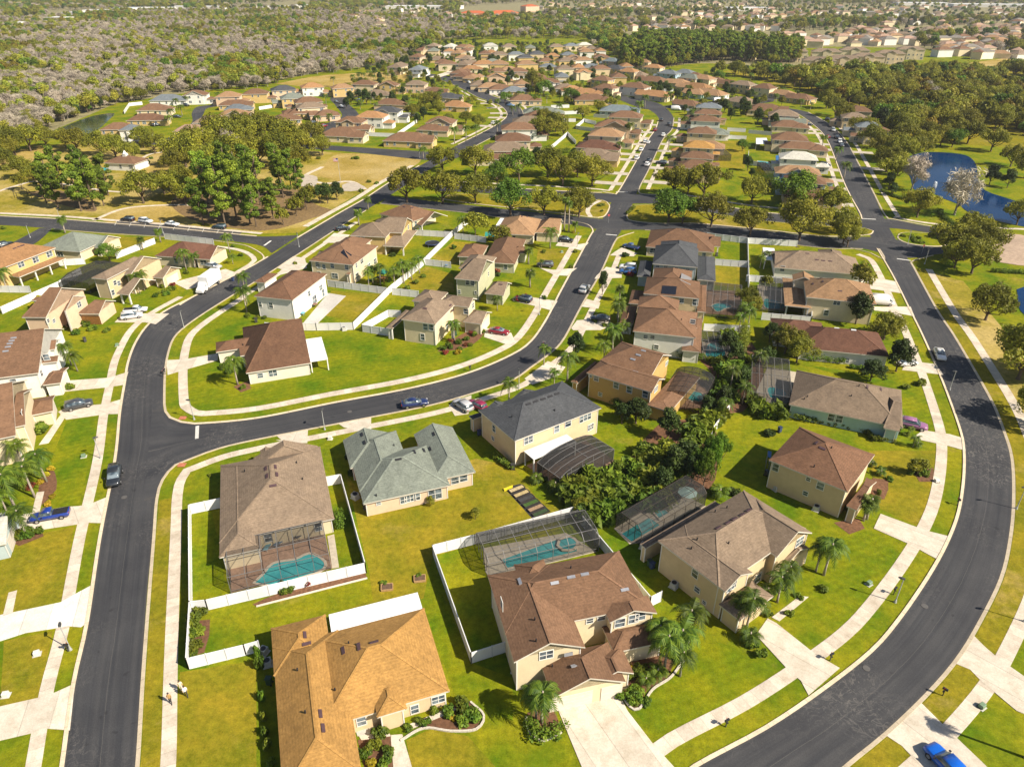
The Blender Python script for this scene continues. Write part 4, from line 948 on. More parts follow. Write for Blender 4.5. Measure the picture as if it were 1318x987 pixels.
# driveways and front walks
def drive(pp, mat=DRIVE, z=None):
    pts = [G(*p) for p in pp]; mm = MB(); mm.poly(pts, z or .07 + .004 * R.random(), 0, .06); o = mm.build('driveway', mat); tag(o, kind='structure')
    a, b = pts[0], pts[-1]; d = (pts[1] - pts[0]).normalized(); at = o.data.attributes.new('along', 'FLOAT', 'POINT'); at.data.foreach_set('value', [(Vector(v.co) - a).dot(d) + 300 for v in o.data.vertices])
for t in [(d0(0, 845), d0(310, 780), d0(455, 700), d0(478, 690), d0(455, 879), e0(415, 160), e0(350, 155), e0(130, 190), e0(0, 232)),]: drive(t, DRIVEW)
for t in [(d0(-120, 410), d0(110, 330), d0(330, 290), d0(410, 285), d0(480, 268), d0(548, 240), d0(520, 372), d0(455, 370), d0(240, 402), d0(120, 420)), (c0(340, 620), c0(250, 760), c0(200, 770), c0(330, 590)),
          (c0(300, 600), c0(345, 575), c0(540, 560), c0(625, 535), c0(610, 610), c0(540, 612), c0(340, 640)),
          (c0(345, 440), c0(560, 425), c0(660, 395), c0(640, 460), c0(540, 475), c0(290, 500)), (c0(590, 140), c0(640, 90), c0(740, 95), c0(870, 95), c0(800, 150), c0(745, 140)),
          (b0(890, 735), b0(960, 715), b0(1060, 690), b0(1160, 665), b0(1230, 690), b0(1100, 740), b0(960, 770)), (c0(855, 335), c0(950, 330), c0(1120, 300), c0(1120, 335), c0(945, 385), c0(862, 410)),
          (e0(-10, 570), e0(210, 520), e0(285, 495), e0(385, 450), e0(360, 690), e0(235, 680), e0(160, 705), e0(-10, 745)), (d0(165, 320), d0(190, 215), d0(228, 210), d0(205, 310)), (d0(15, 850), d0(45, 730), d0(88, 718), d0(65, 835)),
          (b1(130, 640), b1(190, 600), b1(270, 640), b1(170, 680), b1(110, 660)), (b1(340, 530), b1(400, 480), b1(480, 490), b1(440, 530)), (b1(100, 700), b1(190, 600), b1(250, 610), b1(260, 660)),
          (c1(450, 680), c1(420, 660), c1(590, 625), c1(590, 690), c1(530, 700)), (c1(100, 745), c1(130, 745), c1(100, 720), c1(265, 690), c1(262, 760), c1(170, 760)), (c1(990, 570), c1(1010, 545), c1(1105, 515), c1(1105, 560), c1(1090, 610), c1(1020, 620)),
          (c1(1180, 170), c1(1310, 195), c1(1330, 240), c1(1290, 255), c1(1170, 215)), (b2(140, 660), b2(210, 670), b2(330, 660), b2(280, 700), b2(210, 695)), (b2(240, 520), b2(330, 540), b2(390, 530), b2(350, 570), b2(300, 555), b2(220, 545)),
          (b2(0, 815), b2(95, 810), b2(230, 830), b2(200, 879), c2(130, 60), c2(0, 30)), (b2(430, 700), b2(480, 655), b2(560, 665), b2(560, 710), b2(420, 715)), (b2(520, 580), b2(560, 555), b2(640, 585), b2(620, 600), b2(500, 595)),
          (c2(300, 170), c2(330, 130), c2(470, 120), c2(520, 150), c2(450, 180), c2(310, 180)), (c2(355, 60), c2(380, 20), c2(450, 40), c2(440, 70)), (c2(60, 430), c2(180, 340), c2(270, 370), c2(240, 410), c2(100, 460)),
          (c3(515, 60), c3(640, 60), c3(735, 60), c3(755, 110), c3(680, 95), c3(520, 75), c3(520, 100)), (b3(470, 760), b3(480, 708), b3(610, 720), b3(660, 730), b3(690, 790), b3(620, 780)), (c3(700, 370), c3(740, 340), c3(860, 355), c3(905, 410), c3(820, 400), c3(690, 385)),
          (c3(740, 735), c3(800, 695), c3(935, 715), c3(1005, 735), c3(1018, 800), c3(930, 775)), (d3(545, 400), d3(580, 325), d3(810, 410), d3(930, 440), d3(865, 555), d3(800, 520), d3(750, 490)), (c3(650, 640), c3(662, 590), c3(685, 590), c3(690, 680)),
          (e3(-60, 200), e3(0, 115), e3(45, 140), e3(240, 295), e3(370, 370), e3(210, 510), e3(170, 435), e3(110, 385)), (e3(20, 110), e3(40, 95), e3(165, 0), e3(210, 5), e3(60, 130)),
          (e2_(235, 590), e2_(520, 450), e2_(590, 590), e2_(725, 765), e2_(830, 879), e2_(850, 960), e2_(400, 960), e2_(355, 879)), (e2_(520, 470), e2_(555, 400), e2_(605, 475), e2_(560, 480)),
          (e3(960, 345), e3(1050, 195), e3(1115, 260), e3(1185, 320), e3(1400, 470), e3(1400, 640), e3(1280, 590), e3(1100, 440), e3(1040, 378)), (e3(605, 715), e3(780, 540), e3(850, 610), e3(910, 670), e3(1150, 900), e3(900, 1000), e3(800, 890), e3(690, 770)),
          (e1_(690, 715), e1_(750, 710), e1_(800, 879), e1_(810, 950), e1_(710, 950)), (e1_(490, 660), e1_(660, 640), e1_(690, 720), e1_(540, 740)), (e1_(760, 670), e1_(1000, 570), e1_(1035, 580), e1_(1000, 600), e1_(780, 690))]: drive(t)
# short drives along the far streets
def drives_along(line, d0_, d1_, n, w=4.5, t0=.05, t1=.95):
    for i in range(n):
        q = int((t0 + (t1 - t0) * (i + R.uniform(.2, .8)) / n) * (len(line) - 1)); p = line[q]; t = (line[min(q + 1, len(line) - 1)] - line[max(q - 1, 0)]).normalized(); nn = Vector((-t.y, t.x))
        pts = [p + t * a + nn * b for a, b in ((-w / 2, d0_), (w / 2, d0_), (w / 2, d1_), (-w / 2, d1_))]; mm = MB(); mm.poly(pts, .075, 0, .05); tag(mm.build('driveway', DRIVE), kind='structure')
drives_along(gl(n1), .5, 11, 8); drives_along(gl(n2), -.5, -11, 8)
drives_along(gl([(1107, 278), (1088, 237), (1065, 180), (1046, 159.5)]), .5, 11, 9); drives_along(gl([(625, 169), (644, 158), (653, 149), (649, 140), (636, 132), (617, 126)]), .5, 10, 5); drives_along(gl([(673, 149), (668, 138), (655, 130), (633, 123.5), (615, 113)]), -.5, -10, 6)
drives_along(gl([(1123, 247), (1105, 212), (1087, 180)]), -.5, -9, 2)
# stop bars, parking lines
for a, b in [(c0(1015, 672), c0(1012, 738)), (b2(478, 487), b2(535, 492)), (b2(530, 269), b2(592, 270)), (b3(480, 406), b3(556, 410)), (b3(664, 612), b3(735, 622)), (b1(40, 545), b1(75, 520))]:
    A, B = G(*a), G(*b); d = (B - A).normalized(); nn = Vector((-d.y, d.x, 0)) * .3; mm = MB(); mm.poly([A + nn, B + nn, B - nn, A - nn], .062); tag(mm.build('stop_line', PAINTW), kind='structure')
for k_ in range(9):
    t = k_ / 8; A = G(*b0(600 + 600 * t, 419 + 50 * t)); B = G(*b0(590 + 600 * t, 441 + 46 * t)); d = (B - A).normalized(); nn = Vector((-d.y, d.x, 0)) * .07; mm = MB(); mm.poly([A + nn, B + nn, B - nn, A - nn], .064); tag(mm.build('parking_line', PAINTW), kind='structure')
for p in [c0(940, 632), d0(935, 75)]:
    q = G(*p); mm = MB(); mm.box(q.x - .6, q.y - .5, .05, q.x + .6, q.y + .5, .14); tag(mm.build('tactile_paving', surface('tactile_red', (.45, .16, .09), .15, 4)), kind='structure')
# lakes
def lake(pp, a, b, sc, rough=.05): 
    pts = smooth_line([G(*p) for p in pp] + [G(*pp[0])], 3)[:-1]; mm = MB(); mm.poly(pts, .09); return tag(mm.build('water', water('lake' + str(sc), a, b, sc, rough, .35, .9)), kind='structure')
lake([b3(705, 95), b3(790, 68), b3(900, 66), b3(1020, 82), b3(1072, 130), b3(1082, 210), b3(1120, 262), b3(1200, 292), b3(1330, 335), b3(1480, 400), b3(1480, 470), b3(1230, 430), b3(1130, 402), b3(1030, 372), b3(980, 332), b3(900, 302), b3(820, 262), b3(755, 258), b3(735, 200), b3(712, 150)], (.001, .013, .05), (.004, .032, .10), .03)
lake([b3(1280, 770), b3(1420, 740), b3(1420, 960), b3(1300, 880)], (.001, .013, .05), (.004, .032, .10), .031)
lake([a0(225, 500), a0(300, 468), a0(370, 446), a0(440, 438), a0(415, 468), a0(370, 505), a0(300, 530), a0(240, 528), a0(90, 545), a0(40, 560), a0(60, 545)], (.03, .045, .02), (.07, .085, .05), .05)
# planting beds
for pp in [[d1(-20, 790), d1(150, 720), d1(555, 615), d1(570, 655), d1(0, 800)], [e1_(740, 740), e1_(850, 680), e1_(1000, 560), e1_(1100, 545), e1_(1165, 610), e1_(1130, 680), e1_(1000, 695), e1_(880, 670)], [e1_(520, 740), e1_(680, 690), e1_(715, 879), e1_(560, 900)],
           [e0(975, 130), e0(1080, 120), e0(1050, 290), e0(985, 310)], [e2_(550, 400), e2_(700, 260), e2_(830, 330), e2_(800, 420), e2_(690, 480), e2_(640, 590), e2_(570, 520)], [e2_(75, 600), e2_(200, 540), e2_(250, 690), e2_(150, 745), e2_(80, 690)],
           [d3(340, 370), d3(470, 350), d3(500, 400), d3(420, 430)], [d0(190, 300), d0(290, 200), d0(270, 90), d0(210, 130)], [d0(60, 470), d0(210, 390), d0(225, 440), d0(100, 490)], [c0(1200, 470), c0(1280, 440), c0(1290, 480), c0(1240, 500)], [c1(930, 290), c1(1040, 210), c1(1150, 160), c1(1170, 200), c1(1080, 270)],
           [d3(520, 250), d3(540, 140), d3(620, 150), d3(600, 250)], [d3(740, 90), d3(850, 90), d3(870, 160), d3(780, 160)], [c2(880, 260), c2(1190, 220), c2(1290, 420), c2(1180, 600), c2(1060, 620), c2(1000, 879), c2(600, 879), c2(780, 640), c2(900, 640), c2(1040, 440)], [d2(330, 300), d2(560, 60), d2(1000, 0), d2(1040, 150), d2(960, 220), d2(830, 170), d2(500, 370), d2(420, 400)]]:
    patch('planting_bed', pp, MULCH, .03 + .012 * R.random())
for ln in [[d1(0, 800), d1(570, 655)], ]:
    A, B = G(*ln[0]), G(*ln[1]); mm = MB(); mm.bar(A, B, .25, .2); tag(mm.build('bed_edging', surface('edging_blocks', (.62, .56, .47), .12, 4)), 'pale concrete edging along the mulch bed below the pool fence', 'edging')
# ---- the nearer houses, one by one ----
x1, x2, x3, x4, x5, x6, x7 = K(540, 660, 200), K(600, 480, 200), K(810, 620, 240), K(980, 470, 200), K(230, 540, 200), K(800, 270, 200), K(960, 300, 200)
x8, x9, xa, xb, y1, y2, y3 = K(0, 270, 160), K(0, 400, 160), K(560, 240, 200), K(480, 340, 200), K(700, 60, 200), K(850, 130, 240), K(380, 90, 160)
H1, H2 = 2.85, 5.35
HS = {}
wr = dict(roofm=WHITE)
c = e1_
HS['gold'] = House('single storey house with a golden tan shingle roof and white rear patio cover', (c(385, 185), c(862, 62), H1),
    [(c(862, 62), c(330, 679), H1, 'hx'), (c(75, 165), c(390, 330), H1, 'hy'), (c(86, 262), c(540, 895), H1, 'hy'), (c(437, 612), c(690, 350), H1, 'hy'), (c(622, 622), c(735, 420), H1 + .25, 'hy'), (c(372, 95), c(858, 78), 2.7, 'flat', dict(roofm=WHITE, open=1))],
    'yellow', 'gold', wall_c=(.58, .45, .28), win=[(c(935, 528), 1.4, 1.1), (c(540, 640), .9, 1.3), (c(815, 590), .8, 1.3)], auto=False, vents=[c(248, 200), c(258, 245), c(447, 280), c(527, 260), c(605, 237), c(328, 605), c(342, 678)], pipes=[c(212, 383), c(252, 600), c(405, 485), c(475, 245)])
c = e2_; r_ = HS['big'] = House('two storey house with a rust brown roof and three car garage', ((628, 740), (783, 711.5), H2),
    [((628, 740), (835, 779), H2, 'hx'), ((628, 741), c(372, 262), H2, 'gy-'), ((711.3, 898.4), c(490, 240), H1, 'gy-'), (c(450, 432), c(560, 262), H1, 'gy-'), (c(520, 290), c(715, 105), H1, 'hx'), (c(500, 135), c(694, 0), H2, 'gy-', dict(pitch=.4)), (x1(800, 440), x1(1130, 590), H2, 'hy', dict(pitch=.55))],
    'cream', 'brown', auto=False, win=[(c(172, 300), 1.5, 1.2), (c(550, 135), 1.2, 1.3), (c(620, 115), 1.2, 1.3), (c(655, 100), 1.2, 1.3), (c(395, 125), .8, .7), (c(455, 108), .9, .8), (x1(620, 640), .9, 1.3), (x1(700, 770), .9, 1.3), (x1(780, 920), .9, 1.3), (x1(600, 600), .8, 1.2)],
    garage=[(2, 'y-', -1.9, 4.9), (2, 'y-', 2.8, 2.5)], vents=[x1(850, 580), d2(215, 680), d2(300, 650), d2(370, 635), d2(575, 715), c(285, 298), c(322, 358)], pipes=[c(113, 123), c(120, 232), d2(298, 605), c(203, 363)], ventmat=VENTG)
c = x3; HS['taupe2'] = House('two storey house with a taupe roof and curved palms at its front gable', (c(205, 415), c(810, 60), H2),
    [(c(205, 415), c(1245, 330), H2, 'hx'), (c(205, 416), c(872, 640), H2, 'gy-'), (c(1290, 358), ('d', -7.6, 9), H2, 'gy-', dict(pitch=.58)), (c(635, 865), c(1015, 805), H1, 'hy'), (c(1090, 560), c(1272, 468), H1, 'gy-'), (c(80, 440), c(640, 160), H1, 'hx', dict(pitch=.2))],
    'beige', 'taupe', auto=False, win=[(c(465, 645), .9, 1.3), (c(480, 760), .8, .8), (c(715, 740), 1.3, 1.3), (c(1200, 420), 1.6, 1.3), (c(905, 680), 1.2, 1.5), (c(735, 725), .9, 1.2), (c(530, 850), .5, .5)],
    vents=[c(628, 325), c(693, 290), c(740, 262), c(795, 232), c(840, 202)], pipes=[c(437, 475), c(700, 438), c(688, 185), c(605, 213), c(478, 410)])
c = x4; HS['brown2'] = House('two storey house with a russet roof and plain tan side wall', (x4(320, 520), x4(960, 755), H2),
    [(x4(65, 800), (1126, 584.7), H2, 'hip'), (d3(408, 285), d3(560, 158), H1, 'gx+', dict(pitch=.35))], 'beige', 'redbrown', auto=False, win=[(d3(42, 85), .9, 1.3), (d3(210, 145), .6, .6), (d3(272, 180), 1.0, 1.2), (d3(195, 218), .7, .7), (d3(495, 85), .9, 1.2)], vents=[c(465, 660), c(515, 705)], pipes=[c(445, 862), c(592, 705)])
HS['teal'] = House('single storey house with a weathered taupe roof and pale teal walls', (c(235, 330), c(1105, 510), H1), [(c(235, 332), c(1185, 212), H1, 'hx'), (c(1040, 530), c(1160, 250), H1, 'gx+', dict(pitch=.3))], 'teal', 'taupe', auto=False,
    win=[(c(592, 440), 1.0, 1.4), (c(660, 455), 1.0, 1.4)], vents=[c(670, 115), c(895, 185), c(1010, 205)], pipes=[c(390, 270), c(760, 265), c(362, 290), c(825, 180)])
HS['maroon'] = House('single storey house with a dark maroon brown roof and long clipped hedge', (c3(160, 268), c3(600, 312), H1), [(c3(160, 270), ('d', 17.5, 11.5), H1, 'hx'), (c3(480, 302), ('d', 5, 8), H1, 'hip'), (x7(235, 860), x7(640, 760), H1, 'hx')], 'white', 'darkred', win=[(c3(262, 295), 1, 1), (c3(410, 335), .6, 1)], auto=False, vents=[c3(355, 170), c3(442, 180)], ventmat=WHITE, pipes=[c3(280, 165)])
c = x7; HS['amber'] = House('two storey house with an amber tan roof beside the screened pool', (c(510, 540), c(840, 575), H2), [(c(510, 540), ('d', 15, 12.5), H2, 'hip'), (c(850, 560), c(1005, 460), H1, 'hip'), (c(330, 612), c(515, 400), H1, 'hy', dict(pitch=.2, open=True)), (c(400, 400), ('d', 5, 4), H2, 'gy')], 'cream', 'tan', auto=False, win=[(c(680, 675), 1, 1.4), (c(770, 590), 1.4, .9)], vents=[c(640, 355), c(645, 383), c(652, 412), c(797, 493), c(567, 432)])
HS['umber'] = House('single storey house with an umber roof and small white patio cover', (c(240, 290), c(900, 345), H1), [(c(240, 290), ('d', 22, 13), H1, 'hx'), (c(245, 270), ('d', 8, 9), H1, 'gx'), (c(640, 220), c(805, 155), H1, 'hy'), (c(160, 225), c(240, 130), 2.7, 'flat', dict(roofm=WHITE, open=1))], 'white', 'taupe', win=[(c(265, 290), 1, 1.4), (c(310, 300), 1, 1.4)], auto=False, vents=[c(438, 120), c(520, 175), c(600, 228), c(655, 235), c(715, 240)])
c = x6; HS['row1'] = House('single storey house with a brown roof at the crossroads corner', (c(205, 312), c(740, 357), H1), [(c(205, 312), c(790, 215), H1, 'hx'), (c(700, 300), c(838, 245), H1, 'gx+', dict(open=1))], 'cream', 'brown', vents=[c(400, 180), c(520, 172)])
HS['row2'] = House('two storey house with a dark grey roof and blue grey walls', (c(262, 457), c(700, 492), H2), [(c(262, 457), c(650, 330), H2, 'hx'), (c(315, 400), c(640, 290), H2, 'hy'), (c(640, 590), c(790, 400), H1, 'hy', dict(pitch=.3)), (c(130, 560), c(262, 440), H1, 'hip')], 'bluegrey', 'grey', win=[(c(305, 475), 1, .8), (c(375, 478), 1, .8), (c(465, 500), 1, .8), (c(558, 512), 1, .8), (c(660, 525), 1, .8)], auto=False, vents=[c(505, 305), c(510, 325), c(512, 345)])
HS['row3'] = House('two storey house with a brown roof carrying black solar panels', (c(185, 708), c(660, 752), H2), [(c(185, 708), c(665, 610), H2, 'hx'), (c(250, 640), c(600, 520), H2, 'hy'), (c(640, 860), c(720, 640), H1, 'hy', dict(pitch=.2)), (c(60, 790), c(190, 690), H1, 'hip')], 'beige', 'brown', win=[(c(250, 742), 1.4, 1.1), (c(405, 762), 1, 1.2), (c(508, 770), 1, 1.2), (c(625, 782), 1.2, 1.6), (c(205, 740), .8, 1)], auto=False)
HS['row3'].panel([c(345, 645), c(468, 652), c(458, 722), c(335, 712)], SOLAR, 'solar_panel'); HS['row3'].panel([c(508, 540), c(592, 580), c(585, 640), c(497, 598)], plain('grey_panel', (.2, .19, .19), .4), 'solar_panel')
c = c2; HS['row4'] = House('two storey house with a cinnamon roof and small screened pool behind', (c(618, 184), c(860, 210), H2), [(c(618, 184), c(950, 90), H2, 'hip'), (c(640, 60), ('d', 9, 6), H2, 'hy'), (c(868, 282), c(975, 120), H1, 'hy', dict(pitch=.25)), (c(885, 160), c(950, 118), H2, 'gx+', dict(pitch=.3)), (c(550, 140), c(640, 60), H1, 'hip')], 'white', 'brown', win=[(c(683, 214), .8, .8), (c(718, 216), .8, .8), (c(737, 265), .9, .9), (c(925, 135), 1, .9)], auto=False, pipes=[c(808, 65), c(868, 128)])
HS['row5'] = House('two storey house with sprawling orange brown roofs and ochre walls', (c(380, 397), c(695, 492), H2), [(c(380, 397), c(782, 428), H2, 'gx+'), (c(450, 332), c(816, 307), H2, 'gx+'), (c(690, 562), ('d', 4.4, 15), H1, 'hy', dict(pitch=.2)), (c(300, 443), c(450, 350), H1, 'hip')], 'ochre', 'brown', win=[(c(430, 425), .9, 1.2), (c(532, 462), 1, 1.3), (c(600, 484), 1, 1.3), (c(682, 508), 1, 1.4), (c(450, 508), .7, .7), (c(735, 482), 1.5, 1), (c(790, 350), 1.2, .8), (c(400, 410), .6, .8)], auto=False, vents=[c(447, 340), c(630, 393), c(617, 330), c(645, 308), c(672, 286)], ventmat=VENTG)
c = x2; HS['slate'] = House('two storey house with a charcoal roof and arched screen enclosure behind', (c(412, 575), c(1145, 295), H2), [(c(105, 315), c(1145, 295), H2, 'hx'), (c(130, 330), c(420, 300), H2, 'gy+'), (c(560, 250), c(800, 190), H2, 'gy+'), (c(25, 365), c(230, 330), H1, 'hip'), (c(400, 250), c(600, 150), H1, 'gy+'), (c(490, 662), c(935, 585), 2.75, 'flat', dict(roofm=WHITE, open=1))], 'yellow', 'grey', wall_c=(.60, .47, .29), auto=False,
    win=[(c(525, 565), 1.7, 1.3), (c(765, 470), 1.0, 1.4), (c(862, 425), 1.2, 1.3), (c(975, 390), .75, 1.3), (c(1008, 375), .75, 1.3), (c(1040, 362), .75, 1.3), (c(1045, 462), .8, 1.1), (c(238, 470), .9, 1.2), (c(228, 552), .7, .7), (c(1062, 450), .7, 1.1)], vents=[c(525, 265), c(587, 243), c(650, 222), c(710, 200), c(768, 178)], ventmat=TRIM, pipes=[c(388, 375), c(750, 322)])
c = d1; HS['sage'] = House('single storey house with a sage grey roof of several gables', (c(550, 272), c(985, 178), H1), [(c(550, 272), c1(900, 760), H1, 'hx'), (c(1125, 108), c1(810, 715), H1, 'gy+'), (c1(445, 745), c1(720, 840), H1, 'gy+'), (c1(460, 745), (534, 618), H1, 'hy')], 'pink', 'greygreen', auto=False,
    win=[(c(790, 243), 1.6, 1.2), (c(755, 252), .9, 1.2), (c(825, 235), .9, 1.2), (c(918, 220), 2.0, 2.0), (c(1020, 152), 1.2, 1.2), (c(1065, 140), 1.2, 1.2), (c(628, 270), .6, .5)], vents=[c(730, 45), c1(860, 797), c1(812, 806), c1(893, 790), c1(543, 716), c1(556, 757), c1(912, 714)], ventmat=TRIM, pipes=[c(617, 233), c1(708, 775)])
c = x5; HS['pool'] = House('single storey house with a taupe brown roof and caged pool terrace', (c(355, 385), c(630, 334), H1), [((284, 598.5), (430, 667), H1, 'hy'), ((284, 600), d0(1342, 500), H1, 'hy'), (c(1178, 222), c(640, 420), H1, 'gy+'), (c(690, 260), c(800, 330), H1, 'gy+')], 'cream', 'taupe', vents=[c(738, 415), c(748, 478), c(818, 402), c(830, 465), c(800, 560), c(928, 225)], pipes=[c(560, 440), c(1000, 370), c(1050, 508)])
HS['rust'] = House('single storey house with a red brown roof and white patio awning', ((316.7, 480), c1(278, 347), H1), [((316.7, 480), (386, 411), H1, 'gx+'), (c0(1110, 292), (345, 431), H1, 'hip'), (c0(1235, 312), ('d', 4, 4), H1, 'gx-'), (c1(276, 341), c1(334, 214), 2.6, 'flat', dict(roofm=WHITE, open=1))], 'cream', 'redbrown', wall_c=(.66, .59, .48), win=[(c1(85, 400), 1.5, 1.3), (c1(20, 412), 1, 1)], auto=False, pipes=[c0(1250, 258)])
for a in (-8, 8): pass
c = b1; HS['ice'] = House('two storey house with a russet roof and pale blue grey walls', ((328, 382), (376.3, 387.3), H2), [((327, 381), (421, 352.5), H2, 'hip'), (b1(-10, 730), b1(110, 690), H1, 'hip')], 'white', 'redbrown', win=[(c(75, 850), 1, 1.3), (c(20, 845), .8, 1.2), (c(270, 790), 1, 1.3), (c(330, 760), 1.4, 1.3), (c(300, 835), 1.8, 2), (c(345, 800), 1, 1.8)], auto=False, vents=[c(180, 690)])
HS['sun'] = House('two storey house with a brown roof and row of dark solar panels', (c(270, 620), c(440, 637), H2), [(c(270, 620), c(625, 545), H2, 'hip'), (c(375, 560), ('d', 8, 10), H2, 'hy'), (c(460, 690), c(595, 600), H1, 'hip', dict(pitch=.25))], 'cream', 'brown', win=[(c(322, 648), .9, 1.2), (c(348, 652), .9, 1.2)], auto=True)
HS['sun'].panel([c(325, 570), c(418, 582), c(395, 625), c(298, 612)], SOLAR, 'solar_panel'); HS['sun'].panel([c(450, 565), c(492, 595), c(470, 610), c(432, 580)], SOLAR, 'solar_panel')
HS['dove'] = House('two storey house with a dove taupe roof and covered rear porch', (c(480, 492), c(640, 499), H2), [(c(480, 492), c(720, 440), H2, 'hip'), (c(560, 470), c(805, 415), H2, 'gx+'), (c(650, 545), c(828, 465), H1, 'hx', dict(open=1, pitch=.3))], 'yellow', 'taupe', win=[(c(528, 502), .8, 1.2), (c(548, 504), .8, 1.2), (c(780, 450), 1.2, 1.2)], auto=False, vents=[c(540, 400), c(650, 400)])
HS['oakend'] = House('single storey house with a brown roof below the boulevard oaks', (c(635, 385), c(850, 437), H1), [(c(632, 380), c(930, 375), H1, 'hip'), (c(850, 440), c(957, 385), H1, 'gx+', dict(open=1))], 'cream', 'brown', vents=[c(760, 345), c(800, 350)])
c = xa; HS['mid1'] = House('two storey house with a taupe roof and green grey side wall', (c(165, 778), c(410, 802), H2), [(c(165, 778), c(500, 640), H2, 'gx+'), (c(200, 690), c(520, 600), H2, 'hip'), (c(420, 905), c(650, 820), H1, 'gx+')], 'green', 'taupe', win=[(c(275, 812), .9, 1.2), (c(318, 817), .9, 1.2), (c(205, 892), .7, 1), (c(345, 900), .5, .8), (c(450, 740), .9, 1.1)], auto=False, vents=[c(505, 828), c(555, 832)])
HS['mid2'] = House('single storey house with a chestnut roof and white front gable', (c(430, 620), c(780, 640), H1), [(c(400, 640), c(770, 450), H1, 'hip'), (c(190, 590), c(450, 500), H1, 'hip'), (c(640, 560), c(790, 520), H1, 'gx+')], 'green', 'brown', garage=[])
HS['mid3'] = House('single storey house with a wide caramel tan roof near two tall palms', (c(510, 398), c(780, 413), H1), [(c(510, 398), c(900, 280), H1, 'hip'), (c(850, 390), c(1085, 300), H1, 'gx+'), (c(515, 330), c(612, 272), 2.6, 'flat', dict(roofm=WHITE, open=1))], 'cream', 'tan', vents=[c(735, 255), c(780, 258)])
c = xb; HS['corner'] = House('two storey house with a beige taupe roof on the inner street corner', (c(240, 467), c(585, 517), H2), [(c(240, 467), c(715, 320), H2, 'hip'), (c(560, 330), c(882, 292), H2, 'gx+'), (c(762, 485), c(1008, 405), H1, 'gx+'), (c(110, 537), c(330, 395), H1, 'hy', dict(pitch=.2, open=1)), (c(330, 310), ('d', 6, 7), H2, 'hip'), (c(655, 555), c(738, 498), H1, 'gx+', dict(open=1))], 'cream', 'taupe', auto=False,
    win=[(c(445, 530), 1, 1.4), (c(495, 535), 1, 1.4), (c(422, 615), .9, 1.5), (c(625, 525), 1, 1.2), (c(655, 500), 1, 1.2), (c(625, 615), 1, 1.4), (c(790, 400), 1.1, 1.2), (c(845, 350), 1.1, 1.2)], vents=[c(440, 377), c(655, 350), c(675, 390)], garage=[(2, 'x+', 0, 4.6)])
c = x8; HS['nw1'] = House('single storey house with a pale sage grey roof at the side street corner', (c(590, 425), c(850, 446), H1), [(c(390, 410), c(1195, 285), H1, 'hip'), (c(1050, 400), c(1225, 290), H1, 'gx+')], 'cream', 'greygreen', vents=[c(545, 225), c(590, 230), c(762, 222), c(848, 230)], win=[(c(625, 470), .9, 1.2), (c(655, 470), .9, 1.2)], auto=False)
HS['nw2'] = House('two storey house with an orange roof and long columned rear porch', (c(130, 578), c(590, 402), H2), [(c(590, 402), ('d', -22, 12), H2, 'hip'), (c(200, 715), c(595, 500), H1, 'hx', dict(pitch=.2, open=1))], 'yellow', 'orange', win=[(c(220, 578), 1.7, 1.4), (c(375, 530), 1.7, 1.4), (c(520, 470), 1.7, 1.4)], auto=False, vents=[c(155, 412), c(200, 395), c(240, 380)])
c = b0; HS['nw3'] = House('two storey house with a taupe roof beside the rooftop height screen cage', (c(470, 710), c(640, 727), H2), [(c(470, 710), c(760, 610), H2, 'hip'), (c(785, 706), c(932, 658), H1, 'gx+'), (c(640, 690), c(830, 610), H2, 'gx+'), (c(600, 790), c(800, 720), H1, 'gx+', dict(open=1))], 'beige', 'taupe', win=[(c(590, 735), .9, 1.1), (c(610, 737), .9, 1.1), (c(580, 785), .9, 1.3)], auto=False, garage=[(1, 'x+', 0, 4.6)])
HS['nw4'] = House('single storey house with a brown roof and white gables by the junction', (c(800, 597), c(1060, 612), H1), [(c(795, 597), c(1100, 540), H1, 'hip'), (c(1000, 610), c(1170, 555), H1, 'gx+')], 'cream', 'darkred')
c = c0; HS['w1'] = House('two storey house with a brown roof and orange lit garage', (c(112, 112), c(335, 114), H2), [(c(112, 112), (110, 372), H2, 'gx+'), (c(330, 80), c(440, 5), H2, 'gx+'), (c(400, 95), c(595, 28), H1, 'gx+'), (c(185, 10), x8(450, 960), H1, 'hip')], 'pink', 'brown', win=[(c(245, 132), .9, .8), (c(275, 132), .9, .8), (c(405, 48), 1.4, 1.2)], auto=False, garage=[(2, 'y-', 0, 4.2, WOOD)])
c = x9; HS['w2'] = House('two storey white walled house with a brown roof and small front gables', (c(0, 705), c(405, 655), H2), [(c(405, 657), c(-330, 300), H2, 'gx+'), (c(380, 560), c(640, 470), H2, 'gx+', dict(pitch=.4)), (c(450, 785), c(725, 595), H1, 'gx+', dict(pitch=.22)), (c(440, 420), c(640, 300), H2, 'gx+', dict(pitch=.4))], 'white', 'brown', vents=[c(60, 430), c(85, 385), c(105, 350), c(125, 320), c(145, 290)], ventmat=VENTG, win=[(c(140, 740), 1, .8), (c(490, 490), 1, 1.2), (c(435, 660), 1, 1.2)], auto=False, garage=[(2, 'x+', 0, 4.6)])
c = c0; HS['w3'] = House('two storey house with a streaky brown roof half out of view', (c(0, 735), c(80, 718), H2), [(c(80, 718), c(-220, 500), H2, 'gx+'), (c(60, 680), c(165, 480), H2, 'gx+', dict(pitch=.4)), (c(152, 618), c(282, 512), H1, 'gx+', dict(pitch=.25))], 'cream', 'brown', auto=False, win=[(c(115, 610), 1, 1.2)], garage=[(2, 'x+', 0, 4.6)])
HS['w4'] = House('house hidden by palms with only its pale garage end showing', ((-60, 712), (22, 694), H1), [((-70, 716), (22, 655), H1, 'gx+')], 'bluegrey', 'pale', auto=False, garage=[(0, 'x+', 0, 4.6)])
